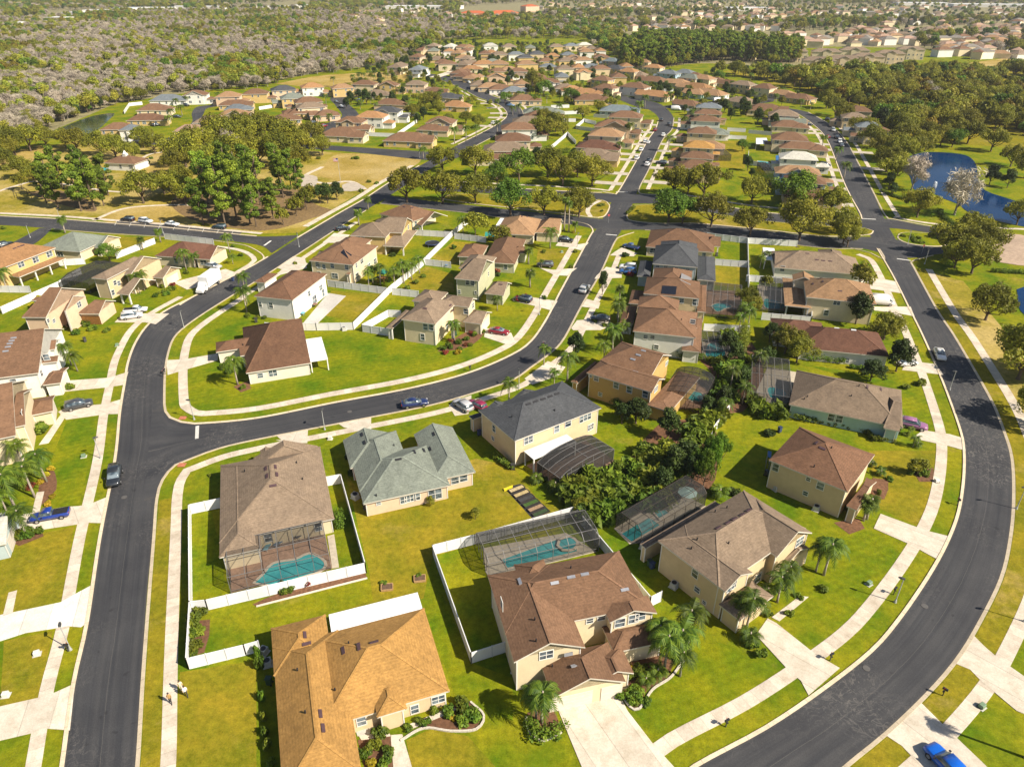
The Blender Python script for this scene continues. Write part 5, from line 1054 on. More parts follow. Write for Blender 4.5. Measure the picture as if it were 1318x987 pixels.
HN = {k: h.root['label'].split(' with ')[-1] if ' with ' in h.root['label'] else h.root['label'] for k, h in HS.items()}
for k, w in dict(gold='the golden roofed house', big='the rust roofed house', taupe2='the taupe house by curved palms', brown2='the russet roofed house', teal='the pale teal house', maroon='the maroon roofed house', amber='the amber roofed house', umber='the umber roofed house', row1='the crossroads corner house', row2='the dark grey house', row3='the solar panelled row house',
    row4='the cinnamon roofed house', row5='the ochre walled house', slate='the charcoal roofed house', sage='the sage roofed house', pool='the pool cage house', rust='the red brown bungalow', ice='the pale blue house', sun='the solar roofed house', dove='the dove taupe house', oakend='the house below boulevard oaks', mid1='the green grey walled house', mid2='the chestnut roofed house',
    mid3='the caramel roofed house', corner='the inner corner house', nw1='the pale sage house', nw2='the orange porch house', nw3='the northwest taupe house', nw4='the junction gable house', w1='the orange garage house', w2='the white walled house', w3='the half seen house', w4='the palm hidden house').items():
    q = sum((Vector((w_['x0'] + w_['x1'], w_['y0'] + w_['y1'], 0)) / 2 for w_ in HS[k].wings[:1]), Vector()); p = HS[k].root.location + HS[k].e1 * q.x + HS[k].e2 * q.y; LANDMARK.append((w, p.x, p.y))
for w, u, v in [('the park pine grove', 330, 240), ('the lake fountain', 1215, 232), ('the boulevard crossroads', 800, 265), ('the east junction', 1140, 300), ('the northwest parking bay', 210, 290), ('the park lawn', 495, 210), ('the pine clump by the playground', 95, 225), ('the west street end', 60, 830), ('the southeast driveways', 1240, 910), ('the east lakeside path', 1270, 430), ('the lakeside path bend', 1300, 520),
                ('the far straight street', 840, 200), ('the north east street', 1085, 200), ('the curving north street', 640, 160), ('the park pavilion', 165, 210), ('the west pond', 120, 165), ('the south street curve', 1160, 780), ('the southwest pavement', 225, 900), ('the garden planting strip', 800, 600), ('the back lawn', 560, 690), ('the east street bend', 1255, 560), ('the boulevard median', 960, 290), ('the north cul de sac', 265, 145)]: landmark(w, u, v)
# ---- screen enclosures, pools, decks ----
slab('pool_deck', [d0(1165, 560), d0(1190, 730), d1(30, 690), d1(390, 605), d1(340, 365), d1(0, 430)], .06, PAVER); pool('freeform turquoise pool inside the cage of the taupe brown house', [d1(-5, 680), d1(40, 640), d1(90, 585), d1(200, 565), d1(270, 535), d1(330, 560), d1(350, 590), d1(320, 620), d1(200, 660), d1(90, 690)])
cage('flat topped screen cage over the paved terrace beside the turquoise freeform pool', (d0(1190, 735), d1(385, 610), d0(1165, 560)), 2.9, 'lean', WALU, 6, 4, .25, op=.3)
slab('pool_deck', [x2(510, 785), x2(790, 980), x2(1290, 770), x2(1010, 570)], .06, PAVER)
cage('arched black screen cage behind the charcoal roofed house', (x2(790, 990), x2(600, 855), x2(1300, 775)), 2.3, 'dome', WALU, 4, 5, 1.1, op=.7)
slab('pool_deck', [x1(560, 500), x1(590, 550), d2(430, 520), x1(1240, 170), x1(540, 300)], .06, DECKT); pool('rectangular turquoise pool with round spa behind the rust roofed house', [x1(700, 400), x1(745, 470), x1(1330, 330), x1(1330, 290), x1(1150, 235)], smooth=False)
pool('small round spa at the end of the rust roofed house pool', [d2(245, 470), d2(290, 455), d2(325, 480), d2(310, 510), d2(260, 515), d2(238, 495)], z=.35)
cage('mansard screen cage behind the rust roofed house', (x1(590, 545), d2(440, 515), x1(505, 275)), 2.4, 'mansard', WALU, 7, 5, .8, op=.42)
slab('pool_deck', [d2(520, 400), d2(600, 480), d2(680, 470), d2(1000, 290), d2(830, 200), d2(700, 290)], .06, DECKT); pool('teal rectangular pool inside the cage by the taupe gabled house', [d2(560, 430), d2(610, 470), d2(755, 385), d2(700, 345)], (.02, .17, .18), (.05, .26, .26), False)
pool('small square teal spa beside the taupe gabled house pool', [d2(722, 315), d2(752, 352), d2(800, 325), d2(765, 295)], (.02, .17, .18), (.05, .26, .26), False, .2)
cage('mansard screen cage over the pool and parasol terrace', (d2(655, 490), d2(985, 285), d2(530, 395)), 2.5, 'mansard', BRONZE, 6, 4, .9, op=.55)
slab('pool_deck', [c2(760, 590), c2(820, 490), c2(900, 410), c2(1020, 450), c2(980, 580)], .06, PAVER); pool('aqua pool under the arched cage of the ochre walled house', [c2(890, 520), c2(930, 498), c2(980, 515), c2(965, 545), c2(920, 545)])
cage('arched screen cage attached to the ochre walled house', (c2(965, 610), c2(1030, 480), c2(770, 545)), 2.5, 'dome', BRONZE, 5, 5, 1.3)
slab('pool_deck', [c2(970, 330), c2(975, 240), c2(1110, 240), c2(1105, 340)], .06, DECKT); pool('bright aqua pool beside the white fence behind the cinnamon roofed house', [c2(990, 285), c2(1010, 252), c2(1060, 250), c2(1088, 285), c2(1080, 318), c2(1000, 318)], (.03, .34, .34), (.06, .45, .43))
cage('flat screen cage behind the cinnamon roofed house', (c2(972, 335), c2(1110, 345), c2(975, 235)), 2.5, 'flat', WALU, 4, 3)
slab('pool_deck', [x6(700, 880), x6(720, 680), x6(1010, 690), x6(1000, 900)], .06, PAVER); pool('teal kidney pool in the cage behind the solar panelled row house', [x6(765, 820), x6(800, 800), x6(890, 800), x6(930, 825), x6(870, 840), x6(810, 865)])
cage('flat screen cage behind the solar panelled row house', (x6(690, 900), x6(1000, 935), x6(715, 690)), 2.6, 'flat', WALU, 5, 4)
slab('pool_deck', [x7(90, 640), x7(100, 440), x7(330, 470), x7(330, 660)], .06, DECKT); pool('dark teal pool in the cage of the amber roofed house', [x7(150, 600), x7(170, 560), x7(300, 590), x7(320, 640), x7(180, 640)], (.015, .09, .1), (.03, .15, .15))
cage('flat white framed screen cage beside the amber roofed house', (x7(90, 660), x7(330, 690), x7(95, 450)), 2.7, 'flat', WALU, 5, 4)
slab('pool_deck', [c3(-80, 540), c3(0, 370), c3(170, 400), c3(110, 570)], .06, DECKT); pool('green tinted pool in the cage behind the pale teal house', [c3(0, 495), c3(10, 475), c3(80, 490), c3(90, 520), c3(20, 530)], (.02, .16, .13), (.05, .24, .2))
cage('flat white framed screen cage behind the pale teal house', (c3(-95, 560), c3(110, 590), c3(-60, 370)), 2.7, 'flat', WALU, 5, 4)
cage('screen cage over the yard of the northwest taupe house', (b0(330, 770), b0(470, 790), b0(420, 655)), 2.8, 'mansard', BRONZE, 4, 4, .8, op=.6)
cage('small dark screen cage behind the far straight street houses', (y2(360, 425), y2(495, 425), y2(375, 365)), 2.6, 'flat', BRONZE, 4, 2)
cage('dark screen cage behind the pale grey house on north east street', (y2(775, 610), y2(838, 612), y2(780, 480)), 2.6, 'flat', BRONZE, 3, 4)
pool('sunlit pool behind a white fence east of the straight street', [y2(690, 425), y2(760, 435), y2(755, 452), y2(690, 440)])
# ---- white fences ----
fence('white vinyl fence around the caged pool yard of the taupe brown house', [x5(365, 745), (246, 661.6), (247.5, 787), (243.5, 861), (317, 843), (335, 838)])
fence('white vinyl fence below the caged pool, along the mulch bed', [(247.5, 787), (268, 785), (471.5, 737), (440, 622), (421, 625.5)])
fence('white vinyl fence enclosing the backyard of the rust roofed house', [(660, 836), (606.7, 853.4), (557.5, 714), x1(470, 265), (739, 664), (836, 781), (850, 774)])
fence('long white vinyl fence running between the back yards of the inner block', [c1(500, 178), b1(690, 785), b1(850, 655), b1(1010, 495), b1(1090, 430)])
fence('white vinyl fence behind the red brown bungalow', [c1(50, 178), c1(310, 182), c1(500, 178)])
for pp in [[b1(370, 755), b1(670, 795)], [b1(700, 797), b1(835, 812)], [b1(870, 645), b1(1000, 660)], [b1(820, 492), b1(1005, 503)], [b1(1020, 510), b1(1180, 530)], [c1(545, 188), c1(680, 112), c1(745, 115)], [c1(545, 188), c1(690, 212)],
           [x6(720, 245), x6(1062, 287), x7(430, 115)], [x6(1062, 287), x6(1072, 680)], [x6(790, 470), x6(1060, 490)], [x7(0, 410), x7(490, 440)], [x7(130, 735), x7(545, 770), x7(550, 660)], [c2(980, 185), c2(1210, 195)], [c2(1020, 728), c2(1110, 600)], [b0(600, 612), b0(800, 535)], [b0(850, 512), b0(1100, 540)], [b0(15, 895), b0(310, 762), b0(420, 690)], [x8(0, 875), x8(330, 880)], [b0(290, 650), b0(440, 640)]]: fence(None, pp)
for pp in [[y1(60, 875), y1(200, 755), y1(270, 830)], [y1(440, 665), y1(340, 640), y1(270, 700), y1(430, 725)], [y1(110, 580), y1(340, 570)], [y1(105, 640), y1(270, 640)], [y1(60, 525), y1(215, 520)], [y3(720, 700), y3(1070, 715), y3(1290, 560)], [y3(1100, 490), y3(1280, 490)], [y2(390, 265), y2(605, 275)], [y2(620, 230), y2(785, 245)], [y2(470, 215), y2(600, 222)], [y2(615, 450), y2(775, 475)], [y2(615, 450), y2(620, 380)], [a0(1000, 425), a0(1090, 410)], [a0(480, 440), a0(500, 410), a0(550, 405)], [K(590, 50, 160)(200, 380), K(590, 50, 160)(400, 390)], [K(590, 50, 160)(240, 405), K(590, 50, 160)(410, 415)], [K(590, 50, 160)(440, 480), K(590, 50, 160)(620, 490)], [K(740, 50, 160)(890, 560), K(740, 50, 160)(1040, 560)], [y1(420, 600), y1(540, 610)], [y3(1050, 235), y3(1270, 245)]]: fence(None, pp, desc='far white vinyl fence', near=False)
# ---- houses of the streets further off ----
def inpoly(x, y, pp):
    c = False
    for i in range(len(pp)):
        (x1_, y1_), (x2_, y2_) = pp[i - 1], pp[i]
        if (y1_ > y) != (y2_ > y) and x < (x2_ - x1_) * (y - y1_) / (y2_ - y1_) + x1_: c = not c
    return c

ORD = 'first second third fourth fifth sixth seventh eighth ninth tenth eleventh twelfth thirteenth fourteenth fifteenth sixteenth seventeenth eighteenth nineteenth twentieth'.split()
def ordn(i): return ORD[i] if i < 20 else 'twenty ' + ORD[i - 20]
RN = dict(brown='brown', redbrown='russet', gold='golden', taupe='taupe', grey='dark grey', greygreen='sage grey', orange='orange', tan='tan', darkred='maroon', pale='pale grey', blue='blue grey', pink='pinkish tan', tiles='orange tiled', slate='slate blue')
def street_ang(a, b): d = G(*b) - G(*a); return math.atan2(d.y, d.x)
def mid(u, v, roof, st, ang, L=16, W=12, wall=None, label=None, group=None, far=False):
    z = 5.35 if st == 2 else 2.85; p = G(u, v, z + 1.3); q = random.Random(int(u * 7 + v * 13)); L *= q.uniform(.92, 1.08); W *= q.uniform(.92, 1.06)
    wall = wall or q.choice(['cream', 'beige', 'cream', 'white', 'pink', 'yellow']); wg = [(('L', -L / 2, -W / 2), ('L', L / 2, W / 2), z, 'hip')]
    if not far or q.random() < .4:
        if st == 2: wg.append((('L', L / 2 - 1, -W / 2 + .5), ('L', L / 2 + 5, W / 2 - 4.5), 2.85, q.choice(['hip', 'gx+']))); wg.append((('L', -L / 2 + q.uniform(1, 4), -W / 2 - .6), ('L', L / 2 - q.uniform(1, 5), 0), z, 'gy-') if q.random() < .35 else (('L', -L / 2 - 2.6, -W / 2 + 2), ('L', -L / 2 + 1, W / 2 - 2), 2.75, 'hip', dict(pitch=.25)))
        else: wg.append((('L', L / 2 - 6, -W / 2 - 1.2), ('L', L / 2 + 2.5, W / 2 - 4), z, q.choice(['hip', 'gx+']))); wg.append((('L', -L / 2 + 1, 0), ('L', -L / 2 + 7, W / 2 + 1), z, 'hy'))
    return House(label, None, wg, wall, roof, group=group, e1=ang, org=p, detail=0 if far else 1, caps=False, seed=int(u + v), auto=not far)
def row(items, where, ang, L=16, W=12, start='nearest', far=False, group=None, where2=None):
    for i, t in enumerate(items):
        u, v, roof, st = t[:4]; a = t[5] if len(t) > 5 and t[5] is not None else ang; wl = t[4] if len(t) > 4 else None
        sz = t[6] if len(t) > 6 else (L, W)
        mid(u, v, roof, st, a, sz[0], sz[1], wl, f"{RN[roof]} roofed {'two' if st == 2 else 'single'} storey house, {ordn(i)} {where}", group or 'houses of the further streets', far)
sA = street_ang((817, 229), (843, 175)); sB = street_ang((1110, 240), (1066, 170)); sC = street_ang((600, 190), (650, 163)); sD = street_ang((470, 165), (440, 138))
w_, b_, s1, s2 = 'brown', 'taupe', 1, 2
row([(748, 205, 'darkred', 1), (764, 196, 'taupe', 1, None, None, (18, 14)), (768, 184, 'darkred', 1, None, None, (18, 12)), (781, 169, 'tan', 2), (790, 158, 'brown', 2), (806, 146, 'brown', 2), (796, 138.5, 'blue', 1, 'bluegrey', None, (20, 13))], 'up the west side of straight street', sA - rad(90), 17, 12)
row([(897, 209, 'brown', 2, 'beige'), (898, 197, 'brown', 2, 'beige'), (900, 184, 'gold', 2, 'beige'), (914, 184, 'tan', 1), (904, 166, 'brown', 2), (921, 167, 'greygreen', 1), (909, 151, 'brown', 2, 'white'), (912, 142.5, 'brown', 2), (913, 134.5, 'slate', 2)], 'up the east side of straight street', sA + rad(90), 14, 9.5)
row([(1041, 246, 'redbrown', 1), (1037, 227, 'brown', 2, 'blue', None, (15, 11)), (1027, 216, 'tan', 2, 'blue', None, (17, 10)), (1028, 198, 'pale', 2, 'white', None, (16, 10)), (1030, 185, 'brown', 1, None, None, (18, 12)), (1017, 174, 'brown', 2, None, None, (17, 12)), (1014, 158, 'brown', 1), (1010, 152, 'greygreen', 1), (1009, 144, 'taupe', 2), (985, 137.5, 'brown', 1, None, None, (19, 13))], 'up the west side of northeast street', sB - rad(90) + rad(180) if 0 else sB + rad(90) - rad(180), 16, 11)
row([(1106, 139, 'brown', 2), (1119, 158.5, 'slate', 2), (1131, 166, 'brown', 2), (1100, 147, 'taupe', 2)], 'on the wooded side of northeast street', sB + rad(90), 13, 10)
row([(1032, 123.5, 'brown', 1), (1009, 118, 'tan', 1), (984, 110, 'brown', 2), (957, 106, 'taupe', 2), (939, 105, 'brown', 1), (922, 101.5, 'brown', 1), (906, 98.5, 'tan', 2, 'cream'), (914, 117.5, 'tan', 1, 'white', None, (22, 12)), (956, 127.5, 'taupe', 1), (898, 110, 'orange', 1, None, None, (20, 13)), (890, 97.5, 'greygreen', 2)], 'of the oak wood loop from its east', sB + rad(60), 15, 11)
row([(843.5, 119.5, 'orange', 1, 'cream', None, (22, 12)), (818, 109, 'brown', 2, None, None, (18, 11)), (781, 110, 'brown', 2), (776, 100, 'brown', 2), (823, 94.5, 'taupe', 1), (841, 101, 'brown', 1, None, None, (22, 12)), (874, 104, 'tan', 1), (887, 109, 'tan', 1), (897, 117, 'tan', 1, 'teal'), (886, 131, 'brown', 1), (810, 89.5, 'orange', 2), (842, 84.5, 'orange', 2), (829, 77.5, 'tan', 2), (788, 76.5, 'blue', 2), (861, 92, 'slate', 2, 'blue'), (882, 91, 'slate', 2, 'white'), (895, 96, 'brown', 2), (792, 86, 'grey', 2)], 'by the pine wood from its front', sA + rad(70), 15, 11)
row([(753, 117, 'orange', 1, None, None, (20, 13)), (760, 124.5, 'brown', 1, 'yellow', None, (20, 12)), (736, 113, 'orange', 1), (727, 110.5, 'taupe', 1), (706, 103, 'brown', 2, 'white', None, (17, 11)), (690, 97, 'brown', 2), (674, 125, 'brown', 1), (661, 114, 'slate', 1), (645, 111.5, 'brown', 1), (631, 109, 'tan', 1), (619, 106, 'taupe', 1), (697, 140.5, 'greygreen', 1, None, None, (20, 12)), (693, 146, 'brown', 1), (680, 152.5, 'taupe', 1), (668, 161, 'brown', 2), (660, 175, 'redbrown', 2, None, None, (17, 12)), (651, 187, 'taupe', 2, None, None, (20, 13)), (630, 197, 'redbrown', 1, None, None, (18, 12))], 'between curving and straight streets from behind', sC - rad(70), 16, 12)
row([(452, 152.5, 'brown', 2), (455, 160, 'brown', 1), (440, 169, 'brown', 1, 'cream', None, (22, 13)), (478, 146, 'orange', 2, 'white'), (498, 139.5, 'grey', 2, 'white'), (502, 130, 'brown', 1, None, None, (19, 12)), (486, 118, 'taupe', 1), (470, 105.5, 'brown', 2), (500, 106.5, 'brown', 2), (535.5, 105.5, 'taupe', 2), (526, 175, 'brown', 1, 'yellow', None, (21, 13)), (560, 115, 'brown', 1), (577, 122, 'grey', 1), (586, 132.5, 'orange', 1), (568, 153, 'brown', 2), (556, 162, 'brown', 1)], 'behind the park lawn from its corner', sC - rad(80), 15, 11)
row([(396, 127.5, 'brown', 2), (399, 134, 'taupe', 2), (401, 109, 'orange', 2, 'white'), (440, 110, 'tan', 2), (386, 141.5, 'brown', 1), (368, 149.5, 'brown', 2), (376, 122.5, 'greygreen', 2), (364, 112.5, 'grey', 2), (346, 153, 'brown', 1), (420, 144, 'brown', 1)], 'beyond the pine grove from the street', sD + rad(90), 15, 11)
row([(216, 125, 'slate', 1, 'white', None, (19, 12)), (252, 118.5, 'brown', 2), (294, 120.5, 'tan', 2, 'pink'), (329, 117, 'brown', 2, 'yellow'), (198, 137, 'brown', 1, None, None, (18, 12)), (189, 149.5, 'redbrown', 1, 'yellow', None, (19, 12)), (302, 131, 'brown', 1, None, None, (18, 11)), (305, 136.5, 'slate', 1), (301, 143.5, 'tan', 2), (270, 152.5, 'taupe', 1, 'blue'), (246, 163, 'pink', 1), (168, 162, 'slate', 2, 'white', None, (9, 9)), (152, 161, 'brown', 1)], 'around the cul de sac from the wood', rad(8), 15, 11)
row([(513, 83, 'taupe', 2, None, None, (22, 13)), (538.5, 86.5, 'slate', 2, 'white'), (537, 71, 'brown', 2), (541, 63, 'redbrown', 2, None, None, (18, 10)), (558, 57, 'taupe', 2), (580, 58, 'pale', 2, 'white'), (592, 91, 'brown', 1), (596, 95, 'redbrown', 1), (608, 97.5, 'tan', 1), (601, 73, 'taupe', 2), (600, 63, 'brown', 2), (598, 80, 'taupe', 2), (590, 66, 'tan', 2)], 'around the concrete street from its foot', rad(75), 16, 11)
row([(622.5, 80, 'orange', 2, 'cream', None, (18, 12)), (677.5, 80, 'tan', 2, 'yellow', None, (18, 12)), (631, 57, 'pale', 2, 'white'), (643, 68, 'taupe', 2), (664, 68, 'slate', 2), (691, 67.5, 'grey', 2), (676, 72, 'grey', 2), (703, 76.5, 'brown', 2), (711, 70, 'orange', 2, 'ochre'), (728.5, 76, 'taupe', 2), (726, 86, 'taupe', 2), (640, 89.5, 'brown', 1), (655, 87, 'tan', 1), (669, 94.5, 'taupe', 1), (750, 75, 'tan', 2), (751, 90.5, 'orange', 2), (773, 86, 'brown', 2), (655, 58, 'taupe', 2), (716, 58, 'taupe', 2), (735, 57, 'slate', 2), (752, 56, 'pale', 2)], 'of the rear blocks from their front', sC - rad(60), 15, 11, far=True)
# park pavilion, apartments, school, warehouses
pv = House('park pavilion with a brown hip roof and small white cupola', None, [(('L', -7, -5), ('L', 7, 5), 3.0, 'hip', dict(pitch=.42))], 'white', 'brown', name='park_pavilion', cat='pavilion', e1=rad(-10), org=G(163, 207, 3))
m = MB(); m.box(-.8, -.8, 4.2, .8, .8, 5.9); m.tube([(0, 0, 5.9), (0, 0, 7.2)], [1.1, .05], 4); m.build('cupola', TRIMW, pv.root)
for i, (u, v, L) in enumerate([(1054, 77, 26), (1086, 75, 26), (1118, 72, 26), (1146, 68, 24), (1064, 66, 26), (1100, 64, 26), (1022, 65, 24), (1172, 63, 24)]):
    House(f'cream three storey apartment block, {ordn(i)} along the complex past the oak wood', None, [(('L', -L / 2, -6), ('L', L / 2, 6), 8.8, 'hx', dict(pitch=.42)), (('L', -4, -7.5), ('L', 4, -2), 9.2, 'gy-', dict(pitch=.45))], 'cream', 'taupe', name='apartment_block', cat='apartment block', group='apartment blocks past the oak wood', e1=rad(-14), org=G(u, v, 9), detail=1, caps=False)
for i, (u, v, L, W, r) in enumerate([(610, 17, 50, 26, 'tiles'), (648, 17, 60, 30, 'tiles'), (682, 11, 34, 24, 'tiles'), (630, 19, 44, 24, 'tiles')]):
    House(f'long cream school building with an orange tiled roof, {ordn(i)} of the far campus', None, [(('L', -L / 2, -W / 2), ('L', L / 2, W / 2), 10 if i == 2 else 6, 'hip', dict(pitch=.3))], 'pink', r, name='school_building', cat='school', group='school buildings of the far campus', e1=rad(5 + 12 * i), org=G(u, v, 6), detail=0, caps=False)
for i, (u, v, L, W) in enumerate([(75, 20, 40, 24), (103, 14, 60, 30), (125, 11, 50, 30), (160, 9, 40, 30), (190, 8, 110, 30), (255, 6.5, 120, 30), (345, 6.5, 100, 30), (20, 26, 22, 16), (523, 6, 90, 40), (570, 6, 90, 35), (405, 5, 90, 30), (1283, 4, 200, 50), (1185, 2, 120, 50), (960, 8, 90, 40)]):
    House(f"flat roofed {'blue' if i == 3 else 'white'} warehouse, {ordn(i)} from the wood's edge along the horizon", None, [(('L', -L / 2, -W / 2), ('L', L / 2, W / 2), 6.5, 'flat', dict(roofm=plain('blue_roof', (.25, .45, .6)) if i == 3 else WHITE))], 'white', 'pale', name='warehouse', cat='warehouse', group='warehouses along the horizon', e1=rad(R.uniform(-15, 15)), org=G(u, v, 9), detail=0, caps=False, auto=False)
k_ = 0; RB = [(545, 62), (600, 58), (770, 60), (830, 82), (800, 100), (700, 100), (640, 112), (600, 104), (560, 92)]
while k_ < 42:
    u, v = R.uniform(545, 830), R.uniform(58, 110); p = G(u, v, 5)
    if not inpoly(u, v, RB): continue
    k_ += .1
    if any((o.location.x - p.x) ** 2 + (o.location.y - p.y) ** 2 < 330 for o in bpy.data.objects if o.parent is None and o.name.startswith('house')): continue
    k_ += .9; mid(u, v, R.choice(['brown', 'taupe', 'tan', 'brown', 'orange', 'slate', 'greygreen']), R.choice([1, 2, 2]), sC + R.choice([rad(-70), rad(20)]), 15, 11, None, 'house packed among the others of the crowded rear blocks', 'houses packed into the rear blocks', True)
# the small pale houses far away among the trees
FARR = [[(680, 26), (900, 20), (1010, 14), (1090, 15), (1070, 24), (1000, 34), (900, 36), (760, 33)], [(1090, 36), (1318, 31), (1318, 52), (1200, 52), (1090, 50)], [(1010, 42), (1090, 38), (1160, 50), (1060, 56), (1000, 50)], [(420, 14), (560, 10), (600, 26), (480, 32)], [(870, 44), (960, 40), (1000, 52), (940, 60), (1000, 72), (960, 70)], [(1200, 56), (1318, 52), (1318, 68), (1200, 68)], [(690, 4), (1000, 2), (1000, 16), (700, 18)], [(1010, 8), (1318, 6), (1318, 28), (1100, 30), (1010, 22)]]
spots = []
for pp, cnt in zip(FARR, (130, 120, 24, 22, 16, 44, 70, 90)):
    k_ = 0
    while k_ < cnt:
        u, v = R.uniform(min(p[0] for p in pp), max(p[0] for p in pp)), R.uniform(min(p[1] for p in pp), max(p[1] for p in pp))
        if not inpoly(u, v, pp): continue
        k_ += 1; spots.append((v, u, R.choice([.2, .2, .9, -.4]), R.choice(['tan', 'taupe', 'taupe', 'drift', 'brown', 'pink']), R.uniform(13, 19), R.uniform(9, 12), R.choice([4.5, 6.5, 6.5]), R.choice(['white', 'cream', 'cream'])))
spots.sort(reverse=True)
for v, u, ang, r, L, W, z, wl in spots[:60]:
    House('small pale walled house far off among the treetops', None, [(('L', -L / 2, -W / 2), ('L', L / 2, W / 2), z, 'hip')], wl, r, group='small far houses among the treetops', e1=ang, org=G(u, v, 6), detail=0, caps=False, auto=False)
fm = MB(); rl = ['tan', 'taupe', 'drift', 'brown', 'pink']; wl_ = ['white', 'cream']
for v, u, ang, r, L, W, z, wl in spots[60:]:       # the rest, too many and too small to tell apart
    p = G(u, v, 6); ca, sa = math.cos(ang), math.sin(ang); F = lambda x, y, zz: (p.x + ca * x - sa * y, p.y + sa * x + ca * y, zz); a, b = L / 2, W / 2; t = z + .46 * b
    fm.add([F(-a, -b, z), F(a, -b, z), F(a, b, z), F(-a, b, z), F(-a + b, 0, t), F(a - b, 0, t)], [(0, 1, 5, 4), (2, 3, 4, 5), (3, 0, 4), (1, 2, 5)], rl.index(r))
    a -= .4; b -= .4; fm.add([F(-a, -b, 0), F(a, -b, 0), F(a, b, 0), F(-a, b, 0), F(-a, -b, z + .1), F(a, -b, z + .1), F(a, b, z + .1), F(-a, b, z + .1)], [(0, 1, 5, 4), (1, 2, 6, 5), (2, 3, 7, 6), (3, 0, 4, 7)], 5 + wl_.index(wl))
tag(fm.build('far_houses', [shingle(RC[r]) for r in rl] + [stucco(WC[w]) for w in wl_]), 'hundreds of tiny pale houses towards the horizon', 'houses', None, 'stuff')
# ---- trees one can tell apart ----
def trees(key, lst, desc=None, **k):
    for t in lst: plant(key, t[0], t[1], t[2] if len(t) > 2 else 1, desc, **k)
BG = 'street trees along the boulevard'
trees('oak', [(724, 240, 1.15), (762, 240, 1.25), (570, 262, 1.2), (612, 262, 1.15), (700, 277, 1.1), (745, 280, 1.05), (612, 226, 1.25), (705, 228, 1.2), (743, 228, 1.1), (524, 261, 1.25), (570, 222, 1.1), (866, 252, 1.15), (905, 255, 1.25), (967, 262, 1.1), (1066, 277, 1.05), (915, 292, 1.2), (965, 303, 1.05), (1028, 310, 1.35), (1085, 314, 1.0), (1078, 300, 1.0), (1027, 272, .8), (885, 250, 1.0), (1090, 318, .7)], group=BG)
trees('green', [(657, 278, 1.25), (668, 232, 1.35), (1022, 268, 1.25), (860, 287, 1.2), (878, 288, 1.0), (640, 238, .9)], group=BG)
trees('oak', [(1180, 280, 1.0), (1140, 222, 1.2), (1150, 205, 1.1), (1268, 412, .95), (1310, 488, 1.15), (1250, 310, .9), (1250, 352, 1.0), (1330, 545, 1.0), (1345, 490, 1.2), (1165, 190, 1.2), (1190, 195, 1.0), (1120, 190, 1.1), (1130, 205, 1.1), (1145, 235, 1.1), (1155, 225, 1.0), (1160, 210, 1.2), (1175, 205, 1.1), (1112, 175, 1.0), (1210, 188, 1.0), (1228, 182, 1.1), (1245, 185, 1.2), (1275, 195, 1.1), (1300, 215, 1.0), (1318, 230, 1.0)], 'olive lakeside oak', group='oaks of the lakeside park')
trees('oak', [(1215, 330, 1.1), (1240, 335, 1.0), (1262, 330, 1.1), (1308, 290, .9), (1228, 345, .8)], 'dense dark olive oak')
trees('bare', [(1173, 245, 1.3), (1228, 277, 1.5), (1200, 140, 1.3), (300, 205, 1.3), (1190, 128, 1.2)])
trees('dark', [(1273, 238, 1.0), (1296, 242, .85), (1143, 243, .75), (1148, 252, .6), (740, 460, .72), (1153, 478, .9), (1101, 417, .9), (860, 565, .7), (1120, 490, (.85, .85, .55)), (818, 545, (.9, .9, .62)), (800, 545, .5), (422, 262, .95), (412, 262, .8), (434, 258, .8), (775, 380, (.45, .45, .8))])
trees('oak', [(1137, 437, .75), (1133, 440, .6), (1025, 467, .65)], 'small olive yard tree')
trees('small', [(645, 318, 1.2), (612, 305, 1.4), (1105, 375, 1.3), (1070, 275, 1.3), (1180, 612, .6), (985, 375, .8), (555, 650, .3), (612, 668, .35)])
trees('green', [(142, 337, .55), (700, 124, 1.0), (735, 133, .95), (688, 134, .6), (650, 133, .75), (1225, 190, .9), (925, 105, .8), (1060, 122, 1.0), (1085, 118, .9), (1040, 110, .9), (865, 110, .5), (955, 195, .6)])
# park: pines and oaks
trees('pine', [t for k__, t in enumerate([(60, 262, .9), (75, 268, .95), (90, 270, 1.0), (105, 272, 1.0), (122, 270, .95), (70, 255, 1), (95, 258, 1.05), (118, 258, 1.05), (134, 265, .8), (140, 252, .9), (55, 250, .8), (108, 246, 1), (82, 244, 1),
               (262, 290, .9), (275, 282, 1.0), (290, 290, 1.0), (305, 283, 1.1), (322, 288, 1.0), (340, 280, 1.05), (285, 268, 1.1), (310, 266, 1.1), (335, 264, 1.1), (352, 266, 1), (268, 262, 1.05), (297, 252, 1.1), (325, 248, 1.1), (348, 246, 1.05), (365, 255, .9), (360, 238, 1), (375, 243, .9), (280, 246, 1), (385, 252, .8), (330, 292, .8), (352, 282, .8), (300, 297, .7)]) if k__ % 4 != 2], 'bushy green park pine', group='pines of the park groves')
trees('oak', [(240, 215, 1.5), (262, 208, 1.5), (290, 200, 1.6), (318, 195, 1.6), (345, 190, 1.6), (370, 198, 1.5), (392, 205, 1.3), (250, 195, 1.3), (280, 185, 1.4), (310, 178, 1.4), (335, 175, 1.3), (230, 225, 1.1), (360, 215, 1.5), (335, 215, 1.5), (305, 220, 1.5), (275, 225, 1.4), (384, 222, 1.2)], 'broad dark oak of the park grove', group='oaks of the park grove')
